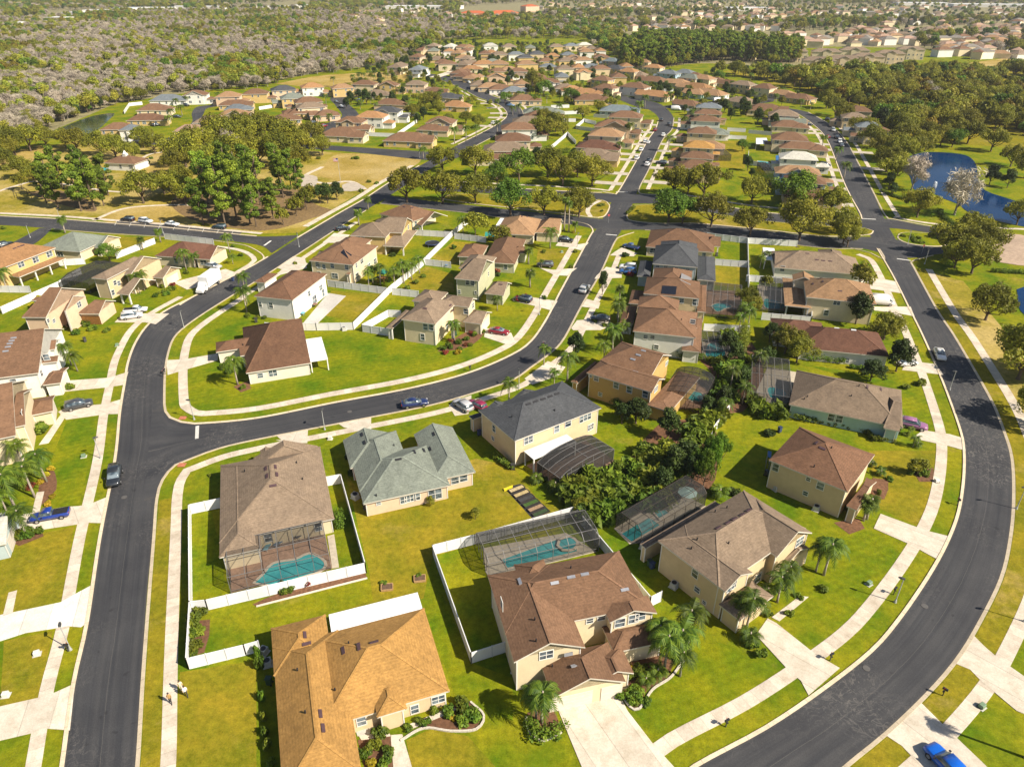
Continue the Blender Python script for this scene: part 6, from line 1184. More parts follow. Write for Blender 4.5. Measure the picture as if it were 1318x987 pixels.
trees('oak', [(185, 262, 1.15), (228, 258, 1.1), (212, 250, .9), (235, 248, 1.0), (172, 210, 1.0), (150, 205, 1.1), (130, 200, 1.1), (100, 195, 1.1), (60, 190, 1.0), (40, 195, 1.2), (20, 200, 1.2), (200, 198, .9), (8, 220, 1.0), (30, 230, .9), (185, 190, 1), (12, 205, 1.1), (45, 235, .7), (85, 190, 1.0), (405, 190, 1.3), (415, 200, .9), (190, 185, .8)], 'thin olive park oak', group='oaks of the west park')
trees('small', [(350, 275, 1.1), (382, 278, 1.1), (395, 270, 1.2), (400, 262, 1.2), (365, 290, 1.0), (30, 245, 1.1), (240, 265, 1.3)], 'young park tree')
# trees of the further gardens
trees('oak', [(675, 118, .9), (685, 112, 1.1), (695, 117, .9), (715, 170, 1.1), (705, 180, 1.1), (695, 172, 1.0), (700, 160, .9), (725, 175, .7), (548, 137, .9), (558, 140, 1.0), (565, 148, .8), (545, 150, .7), (530, 152, .8), (600, 160, .7), (615, 165, .8), (565, 172, .7), (578, 160, .6), (1010, 112, 1.0), (985, 122, .8), (1100, 170, .9), (1075, 150, 1.2), (1063, 140, 1.1), (1085, 160, 1.1), (785, 140, .7), (770, 145, .8), (750, 155, .8), (1155, 180, 1.3)], 'olive garden tree')
trees('dark', [(690, 212, .9), (705, 210, .7), (960, 150, 1.0), (975, 160, 1.0), (940, 155, .8), (955, 140, .9), (995, 165, .9), (545, 155, .9), (538, 160, .7), (962, 220, .7), (967, 230, .5), (850, 78, 1.2), (452, 135, .9), (462, 130, .9), (472, 135, 1.0), (446, 140, .8), (932, 145, .9), (440, 122, .7)], 'dark garden tree')
trees('palm', [(690, 155, 1.1), (660, 150, 1), (668, 147, 1), (700, 168, 1), (640, 172, 1), (585, 185, 1.1), (600, 182, 1.1), (613, 178, 1), (815, 160, 1.1), (822, 150, 1.2), (830, 140, 1.1), (780, 130, 1.1), (860, 195, 1), (890, 155, 1), (880, 165, 1.0), (575, 165, 1), (580, 170, 1), (862, 130, 1), (720, 150, 1), (1075, 210, 1), (1058, 190, 1), (1086, 230, 1.1), (235, 150, 1), (222, 155, 1), (218, 163, 1), (228, 140, 1), (282, 130, 1), (242, 135, .9), (410, 165, 1), (425, 160, 1), (420, 135, 1), (520, 120, 1), (530, 118, 1), (455, 108, 1), (430, 112, 1), (510, 118, 1), (797, 200, 1), (810, 180, 1.1), (770, 110, .9), (690, 65, 1), (710, 90, 1), (735, 82, 1), (755, 100, 1), (1010, 82, 1), (965, 108, 1), (970, 100, 1), (545, 205, .9), (640, 140, 1), (625, 115, 1)], 'feathery garden palm')
# the nearer palms
trees('palm', [(t[0], t[1], t[2] * .86) for t in [(306, 495, 1.15), (100, 478, .95), (92, 470, .85), (20, 655, 1.25), (45, 640, 1.2), (60, 620, 1.1), (30, 600, 1.0), (5, 640, 1.0), (700, 470, .8), (730, 490, 1.2), (777, 470, 1.0), (788, 455, 1.1), (800, 440, 1.0), (713, 500, .7), (795, 420, 1.0), (708, 320, 1.3), (697, 345, .4), (870, 850, 1.25), (885, 830, 1.0), (855, 860, 1.1), (845, 840, .9), (875, 870, .8), (960, 810, 1.0), (950, 800, .8), (1000, 775, .95), (1010, 760, .9), (1060, 740, 1.15), (1050, 735, .8), (697, 930, 1.05), (690, 925, .8), (180, 378, .95), (186, 374, .95), (168, 372, .8), (240, 348, 1.1), (252, 345, .9), (296, 325, 1.0), (318, 402, 1.05), (315, 375, 1.0), (318, 392, .8), (10, 375, 1.2), (520, 365, 1.1), (530, 360, 1.0), (508, 372, 1.0), (490, 368, 1.0), (480, 365, 1.0), (540, 352, 1.0), (475, 372, .9), (596, 300, 1.0), (640, 400, .75), (585, 440, 1.0), (655, 520, .9), (957, 415, 1.0), (962, 425, .9), (950, 430, .9), (978, 345, .7), (1170, 560, .35), (1175, 575, .5), (985, 340, .7), (300, 340, .6), (85, 465, .7), (955, 520, .9), (940, 500, .9), (975, 480, .8), (930, 540, .8), (35, 690, 1.1), (12, 665, .9)]])
trees('cabbage', [(680, 340, 1.1), (682, 370, 1.0), (474, 270, .9), (462, 290, 1.1), (207, 312, .9), (184, 322, .8), (1115, 668, .9), (1111, 670, .8), (84, 300, 1.15), (795, 410, 1.1), (740, 300, .8), (797, 388, .9)])
trees('tall', [(726, 297, 1.05), (732, 299, 1.0), (1320, 975, .8)])
trees('low', [(725, 880, .8), (705, 900, .7), (830, 880, .9), (965, 825, 1.2), (988, 765, 1.0), (695, 905, 1.2), (1122, 600, .7), (1133, 612, .8), (1180, 575, .7), (845, 870, 1.0), (690, 620, 1.0), (715, 630, 1.2), (925, 640, 1.2), (920, 635, .9), (85, 500, .6), (565, 815, .01)][:-1])
# thicket between the pool cages
for i, (u, v) in enumerate([(760, 620), (775, 630), (790, 625), (805, 632), (820, 615), (765, 645), (780, 648), (800, 645), (815, 640), (835, 625), (845, 605), (830, 600), (810, 605), (795, 608), (750, 640), (755, 655), (770, 662), (790, 660), (740, 630), (850, 625), (865, 615), (875, 605), (825, 585), (840, 590), (735, 645), (760, 672), (780, 668), (925, 470), (935, 485), (945, 495), (925, 500), (940, 515), (925, 515), (950, 480), (960, 470), (935, 440), (945, 450), (915, 545), (925, 540), (905, 555), (895, 565), (885, 580), (870, 590), (855, 585), (890, 595), (880, 598), (865, 635), (850, 648), (835, 650), (750, 615), (742, 650), (968, 520), (975, 530), (985, 535), (1000, 535)]): plant('tropic', u, v, R.uniform(.75, 1.15), cat='plant', group='banana clumps of the thicket')
trees('green', [(905, 628, (.3, .3, .75)), (915, 618, (.28, .28, .85)), (898, 618, (.3, .3, .7)), (922, 605, (.28, .28, .8)), (910, 608, (.3, .3, .75)), (888, 605, .35)], 'tall slim bamboo like tree')
trees('dark', [(868, 615, .75), (880, 610, .8), (890, 622, .7), (850, 635, .6), (935, 455, .6), (945, 470, .6), (955, 500, .55), (930, 525, .6), (1000, 450, .6), (990, 440, .55), (910, 535, .5), (985, 470, .55)], 'dark thicket tree')
trees('oak', [(968, 405, .5), (962, 395, .5), (1010, 455, .65), (745, 660, .3)], 'thin yellowish yard tree')
for u, v, s in [(1165, 500, 1.3), (1183, 495, 1.6), (1187, 610, 1.5), (1170, 608, 1.3), (1190, 612, 1.0), (58, 555, 2.2), (48, 552, 1.8), (90, 500, 1.5), (98, 430, 1.6), (120, 425, 1.5), (138, 427, 1.3), (112, 420, 1.2), (80, 425, 1.4), (35, 690, 1.8), (25, 692, 1.6), (48, 688, 1.5), (640, 392, 1.0), (590, 442, 1.4), (600, 438, 1.3), (612, 432, 1.4), (578, 448, 1.5), (570, 450, 1.3), (620, 428, 1.2), (605, 445, 1.0), (592, 450, .9), (700, 385, 1.1), (832, 905, 1.0), (820, 893, 1.4), (835, 878, 1.4), (848, 865, 1.2), (815, 905, .9), (825, 865, 1.5), (810, 870, 1.3), (500, 970, 1.2), (480, 960, 1.4), (490, 945, 1.4), (470, 970, 1.2), (495, 985, 1.2), (560, 915, 1.0), (578, 918, 1.3), (592, 912, 1.5), (605, 918, 1.4), (612, 925, 1.2), (595, 930, 1.2), (540, 930, .9), (525, 938, .8), (550, 932, .9), (440, 680, .01), (437, 667, 1.1), (437, 675, 1.1), (980, 845, 1.3), (970, 830, 1.5), (1000, 760, 1.2), (1015, 790, 1.0), (1028, 770, .9), (988, 790, 1.2), (1135, 605, 1.0), (1145, 618, .9), (1130, 635, .8), (1090, 655, 1.0), (1155, 555, .9), (1165, 560, 1.0), (1150, 560, .9), (720, 255, 1.0), (740, 325, 1.0), (640, 345, 1.3), (595, 395, .9), (700, 325, 1.1), (380, 340, 1.0), (215, 380, 1.3), (210, 370, 1.4), (220, 372, 1.0), (200, 382, 1.2), (250, 335, 1.0), (290, 330, 1.2), (310, 330, 1.0), (240, 352, 1.2), (300, 318, 1.0), (5, 295, 1.3), (735, 345, 1), (340, 410, 1.0), (318, 408, 1.2), (330, 410, 1.0), (285, 475, 1.2), (295, 480, 1.3), (312, 500, 1.0), (270, 613, .6), (765, 415, 1.1), (778, 420, 1.0), (960, 730, .9), (1060, 760, 1.1), (870, 520, .8), (1000, 590, 1.2), (1010, 600, 1.0), (672, 580, .01), (535, 365, 1.4), (525, 372, 1.3), (515, 375, 1.2), (500, 362, 1.3), (545, 357, 1.2), (605, 340, 1.6), (598, 342, 1.5), (585, 320, 1.5), (460, 205, 1.8), (475, 235, 1.5), (465, 247, 1.5), (455, 205, 1.6), (485, 237, 1.3), (410, 205, 1.5), (190, 210, 1.6), (180, 215, 1.5), (195, 205, 1.4), (545, 180, 1.3), (555, 181, 1.2), (535, 180, 1.3), (518, 180, 1.2), (845, 275, 1.0), (775, 273, 1.0), (820, 273, 1.0), (1162, 305, 1.4), (1182, 308, 1.2)]:
    if s > .1: plant('shrub', u, v, s * .78, cat='shrub')
for u, v, s in [(342, 945, (.6, .6, 1.3)), (340, 925, (.5, .5, 1.2)), (345, 962, (.6, .6, 1.4)), (338, 900, (.55, .55, 1.5)), (350, 985, (.6, .6, 1.2)), (336, 860, (.7, .7, 2.2)), (333, 845, (.6, .6, 2.0)), (247, 822, (.8, .8, 1.5)), (246, 808, (.8, .8, 1.6)), (250, 840, (.7, .7, 1.3)), (370, 760, .9), (365, 762, .9), (375, 757, .8), (365, 755, .8), (420, 742, .7), (258, 790, 1.2), (250, 800, 1.3), (255, 815, 1.1), (248, 845, .9), (252, 832, 1.0)]: plant('shrub', u, v, s, 'bright leafy bed plant', 'shrub')
for u, v, s in [(396, 753, .9), (675, 385, 1.4), (668, 387, 1.2), (580, 440, .9), (607, 430, .9), (573, 455, .8), (640, 350, 1.3), (820, 870, .01), (38, 628, 1.0), (222, 368, .9), (165, 372, .8), (1120, 640, .7), (395, 360, 1.4), (812, 355, 1.2), (600, 445, .7)]:
    if s > .1: plant('redshrub', u, v, s, cat='shrub')
for u, v, s in [(66, 605, .9), (60, 612, .9), (52, 622, .9), (62, 650, .9), (68, 640, .8), (590, 455, 1.2), (615, 425, 1.2), (622, 420, 1.0), (60, 378, 1.3), (50, 385, 1.2), (42, 395, 1.3), (598, 922, .8), (583, 925, .7), (810, 862, .9), (738, 300, 1), (478, 985, .9), (700, 615, .01)]:
    if s > .1: plant('yelshrub', u, v, s, cat='shrub')
for u, v, s in [(805, 330, 1.3), (860, 355, .9), (945, 635, 1.0), (990, 560, 1.2), (1040, 410, 1.0), (820, 410, 1.2), (690, 620, .9), (700, 618, .8), (680, 585, .8), (460, 585, .8), (455, 610, .9), (448, 590, .7), (505, 330, 1.0), (640, 355, .9)]: plant('darkshrub', u, v, s, cat='shrub')
for pp, w, h, d_ in [([c3(150, 640), c3(240, 650)], 1.4, 1.4, 'green clipped hedge'), ([c3(240, 650), c3(400, 680), c3(490, 700), c3(540, 745), c3(630, 755)], 1.1, 1.0, 'curving clipped hedge'), ([c3(190, 330), c3(290, 340), c3(385, 350)], 1.3, 1.6, 'straight clipped hedge'), ([c3(425, 375), c3(500, 385)], 1, .9, 'low clipped hedge'), ([c2(860, 330), c2(970, 340)], 1.3, 1.9, 'dark clipped hedge'), ([c2(1000, 345), c2(1050, 350)], 1.2, 1.5, 'low clipped hedge'), ([c2(1185, 280), c2(1190, 190)], 1.3, 2.4, 'tall clipped hedge'),
                     ([c2(515, 560), c2(570, 600), c2(600, 610)], 1.5, 1.8, 'leafy wall side hedge'), ([d1(420, 340), d1(430, 395)], 1.2, 1.6, 'rounded green hedge'), ([c0(240, 165), c0(330, 160), c0(460, 150)], 1.2, 1.2, 'front wall hedge'), ([y1(200, 900), y1(20, 930)], 3, 2.6, 'tall leafy boundary hedge'), ([d1(1240, 40), d1(1300, 95)], 1.1, 1.2, 'short wall side hedge'), ([e2_(80, 650), e2_(110, 720), e2_(180, 730), e2_(235, 690)], 1.5, 1.1, 'round bed hedge'), ([e2_(610, 545), e2_(660, 520)], 1.2, .9, 'small mounded hedge'), ([e2_(550, 520), e2_(610, 500)], 1.1, .8, 'small mounded hedge'),
                     ([b3(880, 370), b3(920, 420), b3(955, 445)], 1.6, 1.3, 'lakeside clipped hedge'), ([b3(740, 500), b3(760, 530), b3(800, 535)], 1.2, .8, 'median edge hedge'), ([b3(585, 265), b3(640, 290), b3(700, 310)], 1.2, 1.0, 'lakeside path hedge'), ([b3(880, 445), b3(1060, 460)], 1.2, 1.0, 'clipped hedge by the lake'), ([b2(440, 345), b2(470, 340)], 1.4, .9, 'median bed hedge'), ([b2(590, 385), b2(620, 350)], 1.2, .9, 'median bed hedge'), ([K(740, 50, 160)(760, 520), K(740, 50, 160)(1000, 530)], 3, 3, 'tall leafy boundary hedge'), ([b0(830, 790), b0(900, 770)], 1.2, 1.0, 'trimmed front garden hedge'), ([b3(1160, 680), b3(1318, 690)], 1.5, 1.2, 'clipped hedge by the paved court')]: hedge(pp, w, h, d_)
# ---- woods that read as one mass ----
def protocol(name, items):
    c = bpy.data.collections.new(name)
    for me_list in items:
        o = bpy.data.objects.new('wood_tree', me_list); c.objects.link(o)
    return c
def merged(proto):      # trunk and crown of a tree in one mesh
    kk = KIDS[proto.name]; a = next(k for k in kk if k.name.startswith('trunk')).data; b = next(k for k in kk if k.name.startswith('crown')).data
    me = bpy.data.meshes.new('wood_tree'); va = [tuple(v.co) for v in a.vertices]; vb = np.empty(len(b.vertices) * 3); b.vertices.foreach_get('co', vb); vb = vb.reshape(-1, 3)
    fa = [tuple(p.vertices) for p in a.polygons]; off = len(va); fb = [tuple(i + off for i in p.vertices) for p in b.polygons]
    me.from_pydata(va + [tuple(x) for x in vb], [], fa + fb); me.materials.append(a.materials[0]); me.materials.append(b.materials[0])
    me.polygons.foreach_set('material_index', [0] * len(fa) + [1] * len(fb)); at = me.attributes.new('tint', 'FLOAT', 'FACE'); tv = np.empty(len(fb)); b.attributes['tint'].data.foreach_get('value', tv); at.data.foreach_set('value', [0.5] * len(fa) + list(tv)); me.update(); return me
mk_pine(66, L_FORG); mk_oak('wood', 'oak_tree', 71, L_FORG, 26, 3.6, 3.6, 6.6, 1.5, 60, .75, 4, .25); mk_oak('wood', 'oak_tree', 72, L_OAK, 26, 4.6, 3.2, 6.0, 1.7, 60, .8, 4, .25); mk_oak('woodg', 'oak_tree', 73, L_GREEN, 24, 3.8, 3.6, 6.4, 1.6, 60, .8, 4, .25); mk_oak('woody', 'oak_tree', 74, leafmat('ochre_leaves', (.13, .11, .012), (.30, .22, .02), .3, .015), 22, 3.6, 3, 5.6, 1.5, 60, .8, 3, .25)
W_ = {k: [merged(p) for p in PROTO[k]] for k in ('pine', 'bare', 'wood', 'oak', 'woodg', 'dark', 'woody')}
def scatter(name, pts, meshes, label, smin=.8, smax=1.3, cat='wood'):
    me = bpy.data.meshes.new(name); me.from_pydata(pts, [], []); o = link(name, me); tag(o, label, cat, None, 'stuff')
    ng = bpy.data.node_groups.new(name, 'GeometryNodeTree'); ng.interface.new_socket('Geometry', in_out='INPUT', socket_type='NodeSocketGeometry'); ng.interface.new_socket('Geometry', in_out='OUTPUT', socket_type='NodeSocketGeometry')
    nn, ll = ng.nodes, ng.links; gi, go = nn.new('NodeGroupInput'), nn.new('NodeGroupOutput'); ci = nn.new('GeometryNodeCollectionInfo'); ci.inputs['Collection'].default_value = protocol(name + '_kinds', meshes); ci.inputs['Separate Children'].default_value = True; ci.inputs['Reset Children'].default_value = True
    ip = nn.new('GeometryNodeInstanceOnPoints'); ip.inputs['Pick Instance'].default_value = True; ll.new(gi.outputs[0], ip.inputs['Points']); ll.new(ci.outputs[0], ip.inputs['Instance'])
    ri = nn.new('FunctionNodeRandomValue'); ri.data_type = 'INT'; ri.inputs['Min'].default_value = 0
    ri.inputs[5].default_value = len(meshes) - 1; ri.inputs['Seed'].default_value = 3; ll.new(ri.outputs[2], ip.inputs['Instance Index'])
    rv = nn.new('FunctionNodeRandomValue'); rv.data_type = 'FLOAT_VECTOR'; rv.inputs[0].default_value = (0, 0, 0); rv.inputs[1].default_value = (.08, .08, 6.28); ll.new(rv.outputs[0], ip.inputs['Rotation'])
    rs = nn.new('FunctionNodeRandomValue'); rs.data_type = 'FLOAT'; rs.inputs[2].default_value = smin; rs.inputs[3].default_value = smax; rs.inputs['Seed'].default_value = 9; ll.new(rs.outputs[1], ip.inputs['Scale'])
    ll.new(ip.outputs[0], go.inputs[0]); md = o.modifiers.new('growth', 'NODES'); md.node_group = ng; return o
def fill(pp, gap, skip=(), jit=.5, grow=0.0, keep=1.0):
    """points at a spacing that widens with distance, inside an outline"""
    out_ = []; w = [G(*p) for p in pp]; xy = [(p.x, p.y) for p in w]; y = min(p[1] for p in xy); y1_ = max(p[1] for p in xy); x0, x1_ = min(p[0] for p in xy), max(p[0] for p in xy)
    sk = [[(G(*p).x, G(*p).y) for p in s] for s in skip]
    while y < y1_:
        g = gap * (1 + grow * max(0, y - 400) / 1000); x = max(x0, -.86 * y - 60); xe = min(x1_, .86 * y + 60)
        while x < xe:
            a, b = x + R.uniform(-jit, jit) * g, y + R.uniform(-jit, jit) * g
            if R.random() < keep and inpoly(a, b, xy) and not any(inpoly(a, b, s) for s in sk): out_.append((a, b, 0))
            x += g
        y += g
    return out_
FW = [(-900, 215), (-60, 200), (0, 187), (40, 176), (70, 162), (100, 152), (150, 136), (190, 128), (215, 120), (300, 117), (345, 112), (372, 104), (400, 97), (440, 93), (500, 85), (530, 66), (545, 55), (600, 45), (640, 30), (520, 20), (300, 14), (130, 16), (60, 24), (-900, 30)]
from mathutils import noise as mnoise
fw = fill(FW, 4.6, grow=1.2); z_ = lambda p: mnoise.noise(Vector((p[0] / 95, p[1] / 130, 2.3))) + .55 * mnoise.noise(Vector((p[0] / 32, p[1] / 40, 7.7))) + R.uniform(-.25, .25)
zb = [(p, z_(p)) for p in fw]
scatter('bare_wood', [p for p, z in zb if z < .02], W_['bare'] * 3 + [W_['wood'][0]], 'wide grey bare wood beyond the houses', .4, .95)
scatter('mixed_wood', [p for p, z in zb if .02 <= z < .34], W_['bare'] + W_['wood'] + [W_['wood'][0], W_['oak'][1]], 'mixed green and bare wood patches beyond the houses', .38, .9)
scatter('green_wood', [p for p, z in zb if z >= .34 and R.random() < .8], W_['wood'] + [W_['oak'][0], W_['woodg'][0], W_['woodg'][0], W_['woody'][0], W_['dark'][0]], 'green patches within the grey wood beyond the houses', .45, 1.1)
scatter('pine_wood', fill([(800, 92), (860, 88), (930, 78), (1000, 84), (1030, 80), (1030, 72), (1000, 66), (900, 58), (830, 58), (800, 70)], 6.2), W_['pine'] + [W_['dark'][0], W_['oak'][0]], 'dark pine wood behind the straight street houses', .8, 1.2)
scatter('oak_wood', fill([(905, 98), (935, 94), (1000, 101), (1060, 99), (1150, 97), (1318, 96), (1600, 95), (1600, 200), (1318, 176), (1235, 172), (1180, 182), (1145, 185), (1125, 160), (1110, 140), (1060, 128), (1020, 112), (960, 100)], 7.4, [[(1270, 105), (1318, 100), (1318, 122), (1280, 125)]], keep=.74), W_['oak'] + W_['oak'] + [W_['wood'][1], W_['woodg'][0], W_['dark'][0], W_['woody'][0]] + W_['wood'], 'dense oak wood between the lake and apartments', .6, 1.4)
holes = FARR + [[(990, 50), (1175, 46), (1175, 90), (1000, 90)], [(590, 10), (700, 2), (700, 24), (590, 26)], [(60, 30), (400, 0), (400, 12), (60, 14)]]
FF = [(-800, 30), (60, 24), (130, 16), (300, 14), (520, 20), (640, 30), (640, 46), (800, 42), (820, 38), (1000, 40), (1045, 55), (1170, 62), (1318, 74), (1900, 74), (1900, -14), (-800, -14)]
scatter('far_wood', fill(FF, 9, holes, grow=.9), W_['wood'] + [W_['bare'][0], W_['woodg'][0], W_['dark'][0]] + W_['oak'][:2], 'distant woods stretching to the horizon', .9, 1.5)
scatter('near_wood', fill([(525, 72), (540, 60), (560, 50), (620, 44), (700, 44), (800, 40), (812, 60), (800, 78), (770, 70), (755, 50), (640, 52), (570, 54), (550, 64)], 8, grow=.9), W_['wood'] + [W_['bare'][0], W_['woodg'][0]], 'band of mixed wood behind the rear blocks', .8, 1.3)
scatter('far_garden_trees', [p for h_ in FARR for p in fill(h_, 32)], W_['wood'] + [W_['woodg'][0], W_['dark'][0]], 'scattered treetops between the small far houses', .6, 1.0)
BK = [(455, 100), (530, 68), (560, 58), (760, 60), (800, 92), (905, 100), (1040, 128), (1060, 150), (1000, 170), (960, 150), (880, 150), (800, 140), (700, 135), (600, 140), (480, 150), (440, 130)]
gp = fill(BK, 8.5, keep=.8); occ = [(o.location.x, o.location.y) for o in bpy.data.objects if o.name.startswith('house') and o.parent is None]
rd = [[(G(*p).x, G(*p).y) for p in L] for L in (CUL[12:] + CUR[12:][::-1], EL[18:] + ER[18:][::-1], WL[20:] + WR[20:][::-1])]
gp = [p for p in gp if all((p[0] - a) ** 2 + (p[1] - b) ** 2 > 62 for a, b in occ) and not any(inpoly(p[0] + dx, p[1], r) for r in rd for dx in (-5, 0, 5))]
scatter('garden_greenery', gp, [merged(PROTO['palm'][0]), merged(PROTO['small'][0]), W_['dark'][0], merged(PROTO['palm'][1]), merged(PROTO['small'][1])], 'garden trees and palms between the further houses', .55, .95, 'greenery')
# ---- vehicles ----
BK_, WH, SV, NV, RD, DG = (.012, .012, .014), (.72, .72, .71), (.4, .41, .42), (.012, .022, .09), (.22, .012, .02), (.05, .053, .058)
car('suv', DG, c0(350, 592), c0(470, 562), 'charcoal car parked on the white walled house drive'); car('suv', WH, c0(640, 125), c0(722, 112), 'white car parked nearest the kerb of the orange garage drive'); car('pickup', WH, c0(655, 92), c0(748, 84), 'white pickup with dark bed cover beside the orange garage', sc=.9)
car('suv', (.02, .024, .03), d0(603, 90), d0(583, 212), 'black car driving down the west street', sc=1.08); car('pickup', (.012, .035, .22), d0(358, 330), d0(165, 365), 'bright blue pickup parked on a drive under palms', sc=.9)
car('suv', SV, b0(1055, 655), b0(1145, 668), 'silver car on the drive of the junction gable house'); G_ = 'cars in the park parking bay'
car('suv', BK_, b0(700, 422), b0(620, 415), 'black car at one end of the park parking row', G_); car('suv', WH, b0(710, 422), b0(793, 432), 'white estate car beside the black car in the park parking row', G_); car('sedan', WH, b0(850, 437), b0(925, 446), 'white sedan alone in the middle of the park parking row', G_); car('suv', (.01, .03, .035), b0(1168, 462), b0(1092, 455), 'dark green car by the pines at the end of the parking row', G_); car('suv', BK_, b0(-8, 560), b0(65, 540), 'black car on the northwest side street')
car('sedan', BK_, b1(410, 468), b1(480, 462), 'dark car in the shade beside the dove taupe house'); car('suv', BK_, b2(240, 523), b2(303, 528), 'black car on the drive by the tall fan palms'); car('suv', (.06, .05, .045), b2(200, 655), b2(132, 652), 'dark brown car on the drive of the chestnut roofed house'); car('suv', (.012, .02, .035), b2(100, 840), b2(5, 822), 'dark navy car on the drive of the green grey house')
car('suv', SV, b2(350, 800), b2(385, 757), 'silver car driving up the centre street', sc=1.05); car('pickup', (.03, .07, .2), b2(650, 570), b2(565, 550), 'blue pickup on the crossroads corner drive', sc=.9); car('suv', (.03, .1, .28), b2(635, 690), b2(545, 685), 'blue car parked nearest the dark grey house'); car('suv', WH, b2(635, 668), b2(545, 660), 'white and blue car on the dark grey house drive')
car('sedan', (.05, .055, .06), c2(490, 132), c2(405, 128), 'dark grey car in palm shade on the cinnamon house drive')
car('sedan', NV, c1(750, 577), c1(880, 560), 'navy sedan on the centre street curve', sc=1.08); car('sedan', RD, c1(1195, 190), c1(1300, 205), 'dark red sedan on the inner corner house drive', sc=1.0); car('suv', SV, c1(1100, 605), c1(1025, 555), 'silver car on the charcoal house drive'); car('suv', (.2, .015, .05), c1(1160, 590), c1(1108, 565), 'crimson car beside the charcoal house garage', sc=.9)
car('van', WH, c3(520, 45), c3(640, 52), 'white delivery van on the amber house drive'); car('sedan', WH, c3(868, 285), c3(895, 348), 'white sedan driving down the east street', sc=1.05); car('suv', (.26, .11, .22), c3(690, 668), c3(795, 690), 'lilac car on the pale teal house drive'); car('sedan', WH, c3(680, 362), c3(750, 355), 'white car half hidden by the magnolia tree', sc=.9)  # lilac highlight on the dark car is put into its whole body colour
car('suv', (.004, .11, .55), e3(985, 960), e3(850, 815), 'bright blue car at the foot of the southeast drive')
q = 'cars parked along the straight street'
for (a, b, k, c_, l_) in [((828, 187), (832, 181), 'suv', WH, 'white car at the kerb, nearest of the three white ones'), ((823, 197), (827, 192), 'suv', WH, 'white car nearest the crossroads at the west kerb'), ((817, 208), (822, 203), 'suv', WH, 'white car at the west kerb close to the crossroads tree'), ((830, 216), (836, 211), 'suv', WH, 'white car at the east kerb near the crossroads'), ((833, 211), (838, 206.5), 'suv', BK_, 'black car behind a white one at the east kerb'), ((832, 187), (836, 182.5), 'sedan', WH, 'white sedan further up the west kerb'), ((852, 178), (855, 173.5), 'suv', WH, 'white car driving up the straight street'), ((849.5, 158.5), (853, 153.5), 'suv', DG, 'grey car by the west kerb at the street bend'), ((859, 163), (864, 160), 'suv', DG, 'grey car by the east kerb at the street bend'), ((841, 171), (845, 167), 'suv', RD, 'dark red car halfway up the straight street')]: car(k, c_, a, b, l_, q)
for (a, b, k, c_, l_) in [((804, 186), (814, 187), 'sedan', RD, 'red car on a drive beside the straight street'), ((815, 176), (824, 176), 'suv', WH, 'white car on a drive west of the straight street'), ((817, 170), (826, 170), 'suv', DG, 'dark car on a drive west of the straight street'), ((864, 142), (876, 142.5), 'van', WH, 'white van on the drive at the street bend'), ((796, 123), (804, 122), 'suv', RD, 'red car by the houses before the pine wood'), ((1035, 162), (1045, 162), 'suv', BK_, 'black car on a drive west of north east street'), ((1062, 180), (1068, 177), 'suv', RD, 'red car at the kerb of north east street'), ((1056, 214), (1067, 215), 'suv', (.02, .035, .06), 'dark blue car on a drive of north east street'), ((857, 212), (845, 211), 'suv', (.02, .025, .04), 'dark car on a drive east of the straight street'), ((1067, 157), (1062, 153), 'suv', BK_, 'black car further up north east street')]: car(k, c_, a, b, l_)
for i, (u, v, cc, nm) in enumerate([(1072, 169, SV, 'silver'), (1077, 178.5, BK_, 'black'), (1080.5, 184, WH, 'white'), (1083, 189, DG, 'dark grey')]): car('suv', cc, (u - 1.5, v - 2), (u + 1.5, v + 2), f'{nm} car, {ordn(3 - i)} up the east kerb of north east street', 'cars along north east street')
for (a, b, k, c_, l_) in [((430, 131), (436, 133.5), 'sedan', DG, 'dark car on the street behind the park'), ((437, 137), (442, 139.5), 'sedan', WH, 'white car on the street behind the park'), ((459, 131), (468, 132), 'suv', (.1, .25, .5), 'light blue car under the dark garden trees'), ((413, 165), (421, 163), 'suv', RD, 'maroon car at the park side street corner'), ((400, 160), (408, 158), 'sedan', DG, 'dark car on a drive behind the pine grove'), ((626, 132), (634, 134.5), 'suv', DG, 'dark car on the curving north street'), ((653, 137), (662, 137.5), 'suv', (.15, .28, .5), 'blue car on a drive by the curving street'), ((633, 161), (638, 159), 'suv', WH, 'white car on the inside of the street curve'), ((224, 151.5), (233, 152), 'sedan', DG, 'dark car on a drive of the north cul de sac'), ((237, 136.5), (243, 137.5), 'suv', BK_, 'black car at the head of the cul de sac'), ((198, 163), (206, 162), 'suv', BK_, 'black car beside the yellow walled cul de sac house'), ((601, 106), (606, 108), 'sedan', WH, 'white car at the top of the curving street'), ((918, 131.5), (928, 131), 'van', WH, 'white van on the loop before the oak wood'), ((944, 116.5), (950, 117), 'suv', RD, 'red car on a loop house drive')]: car(k, c_, a, b, l_)
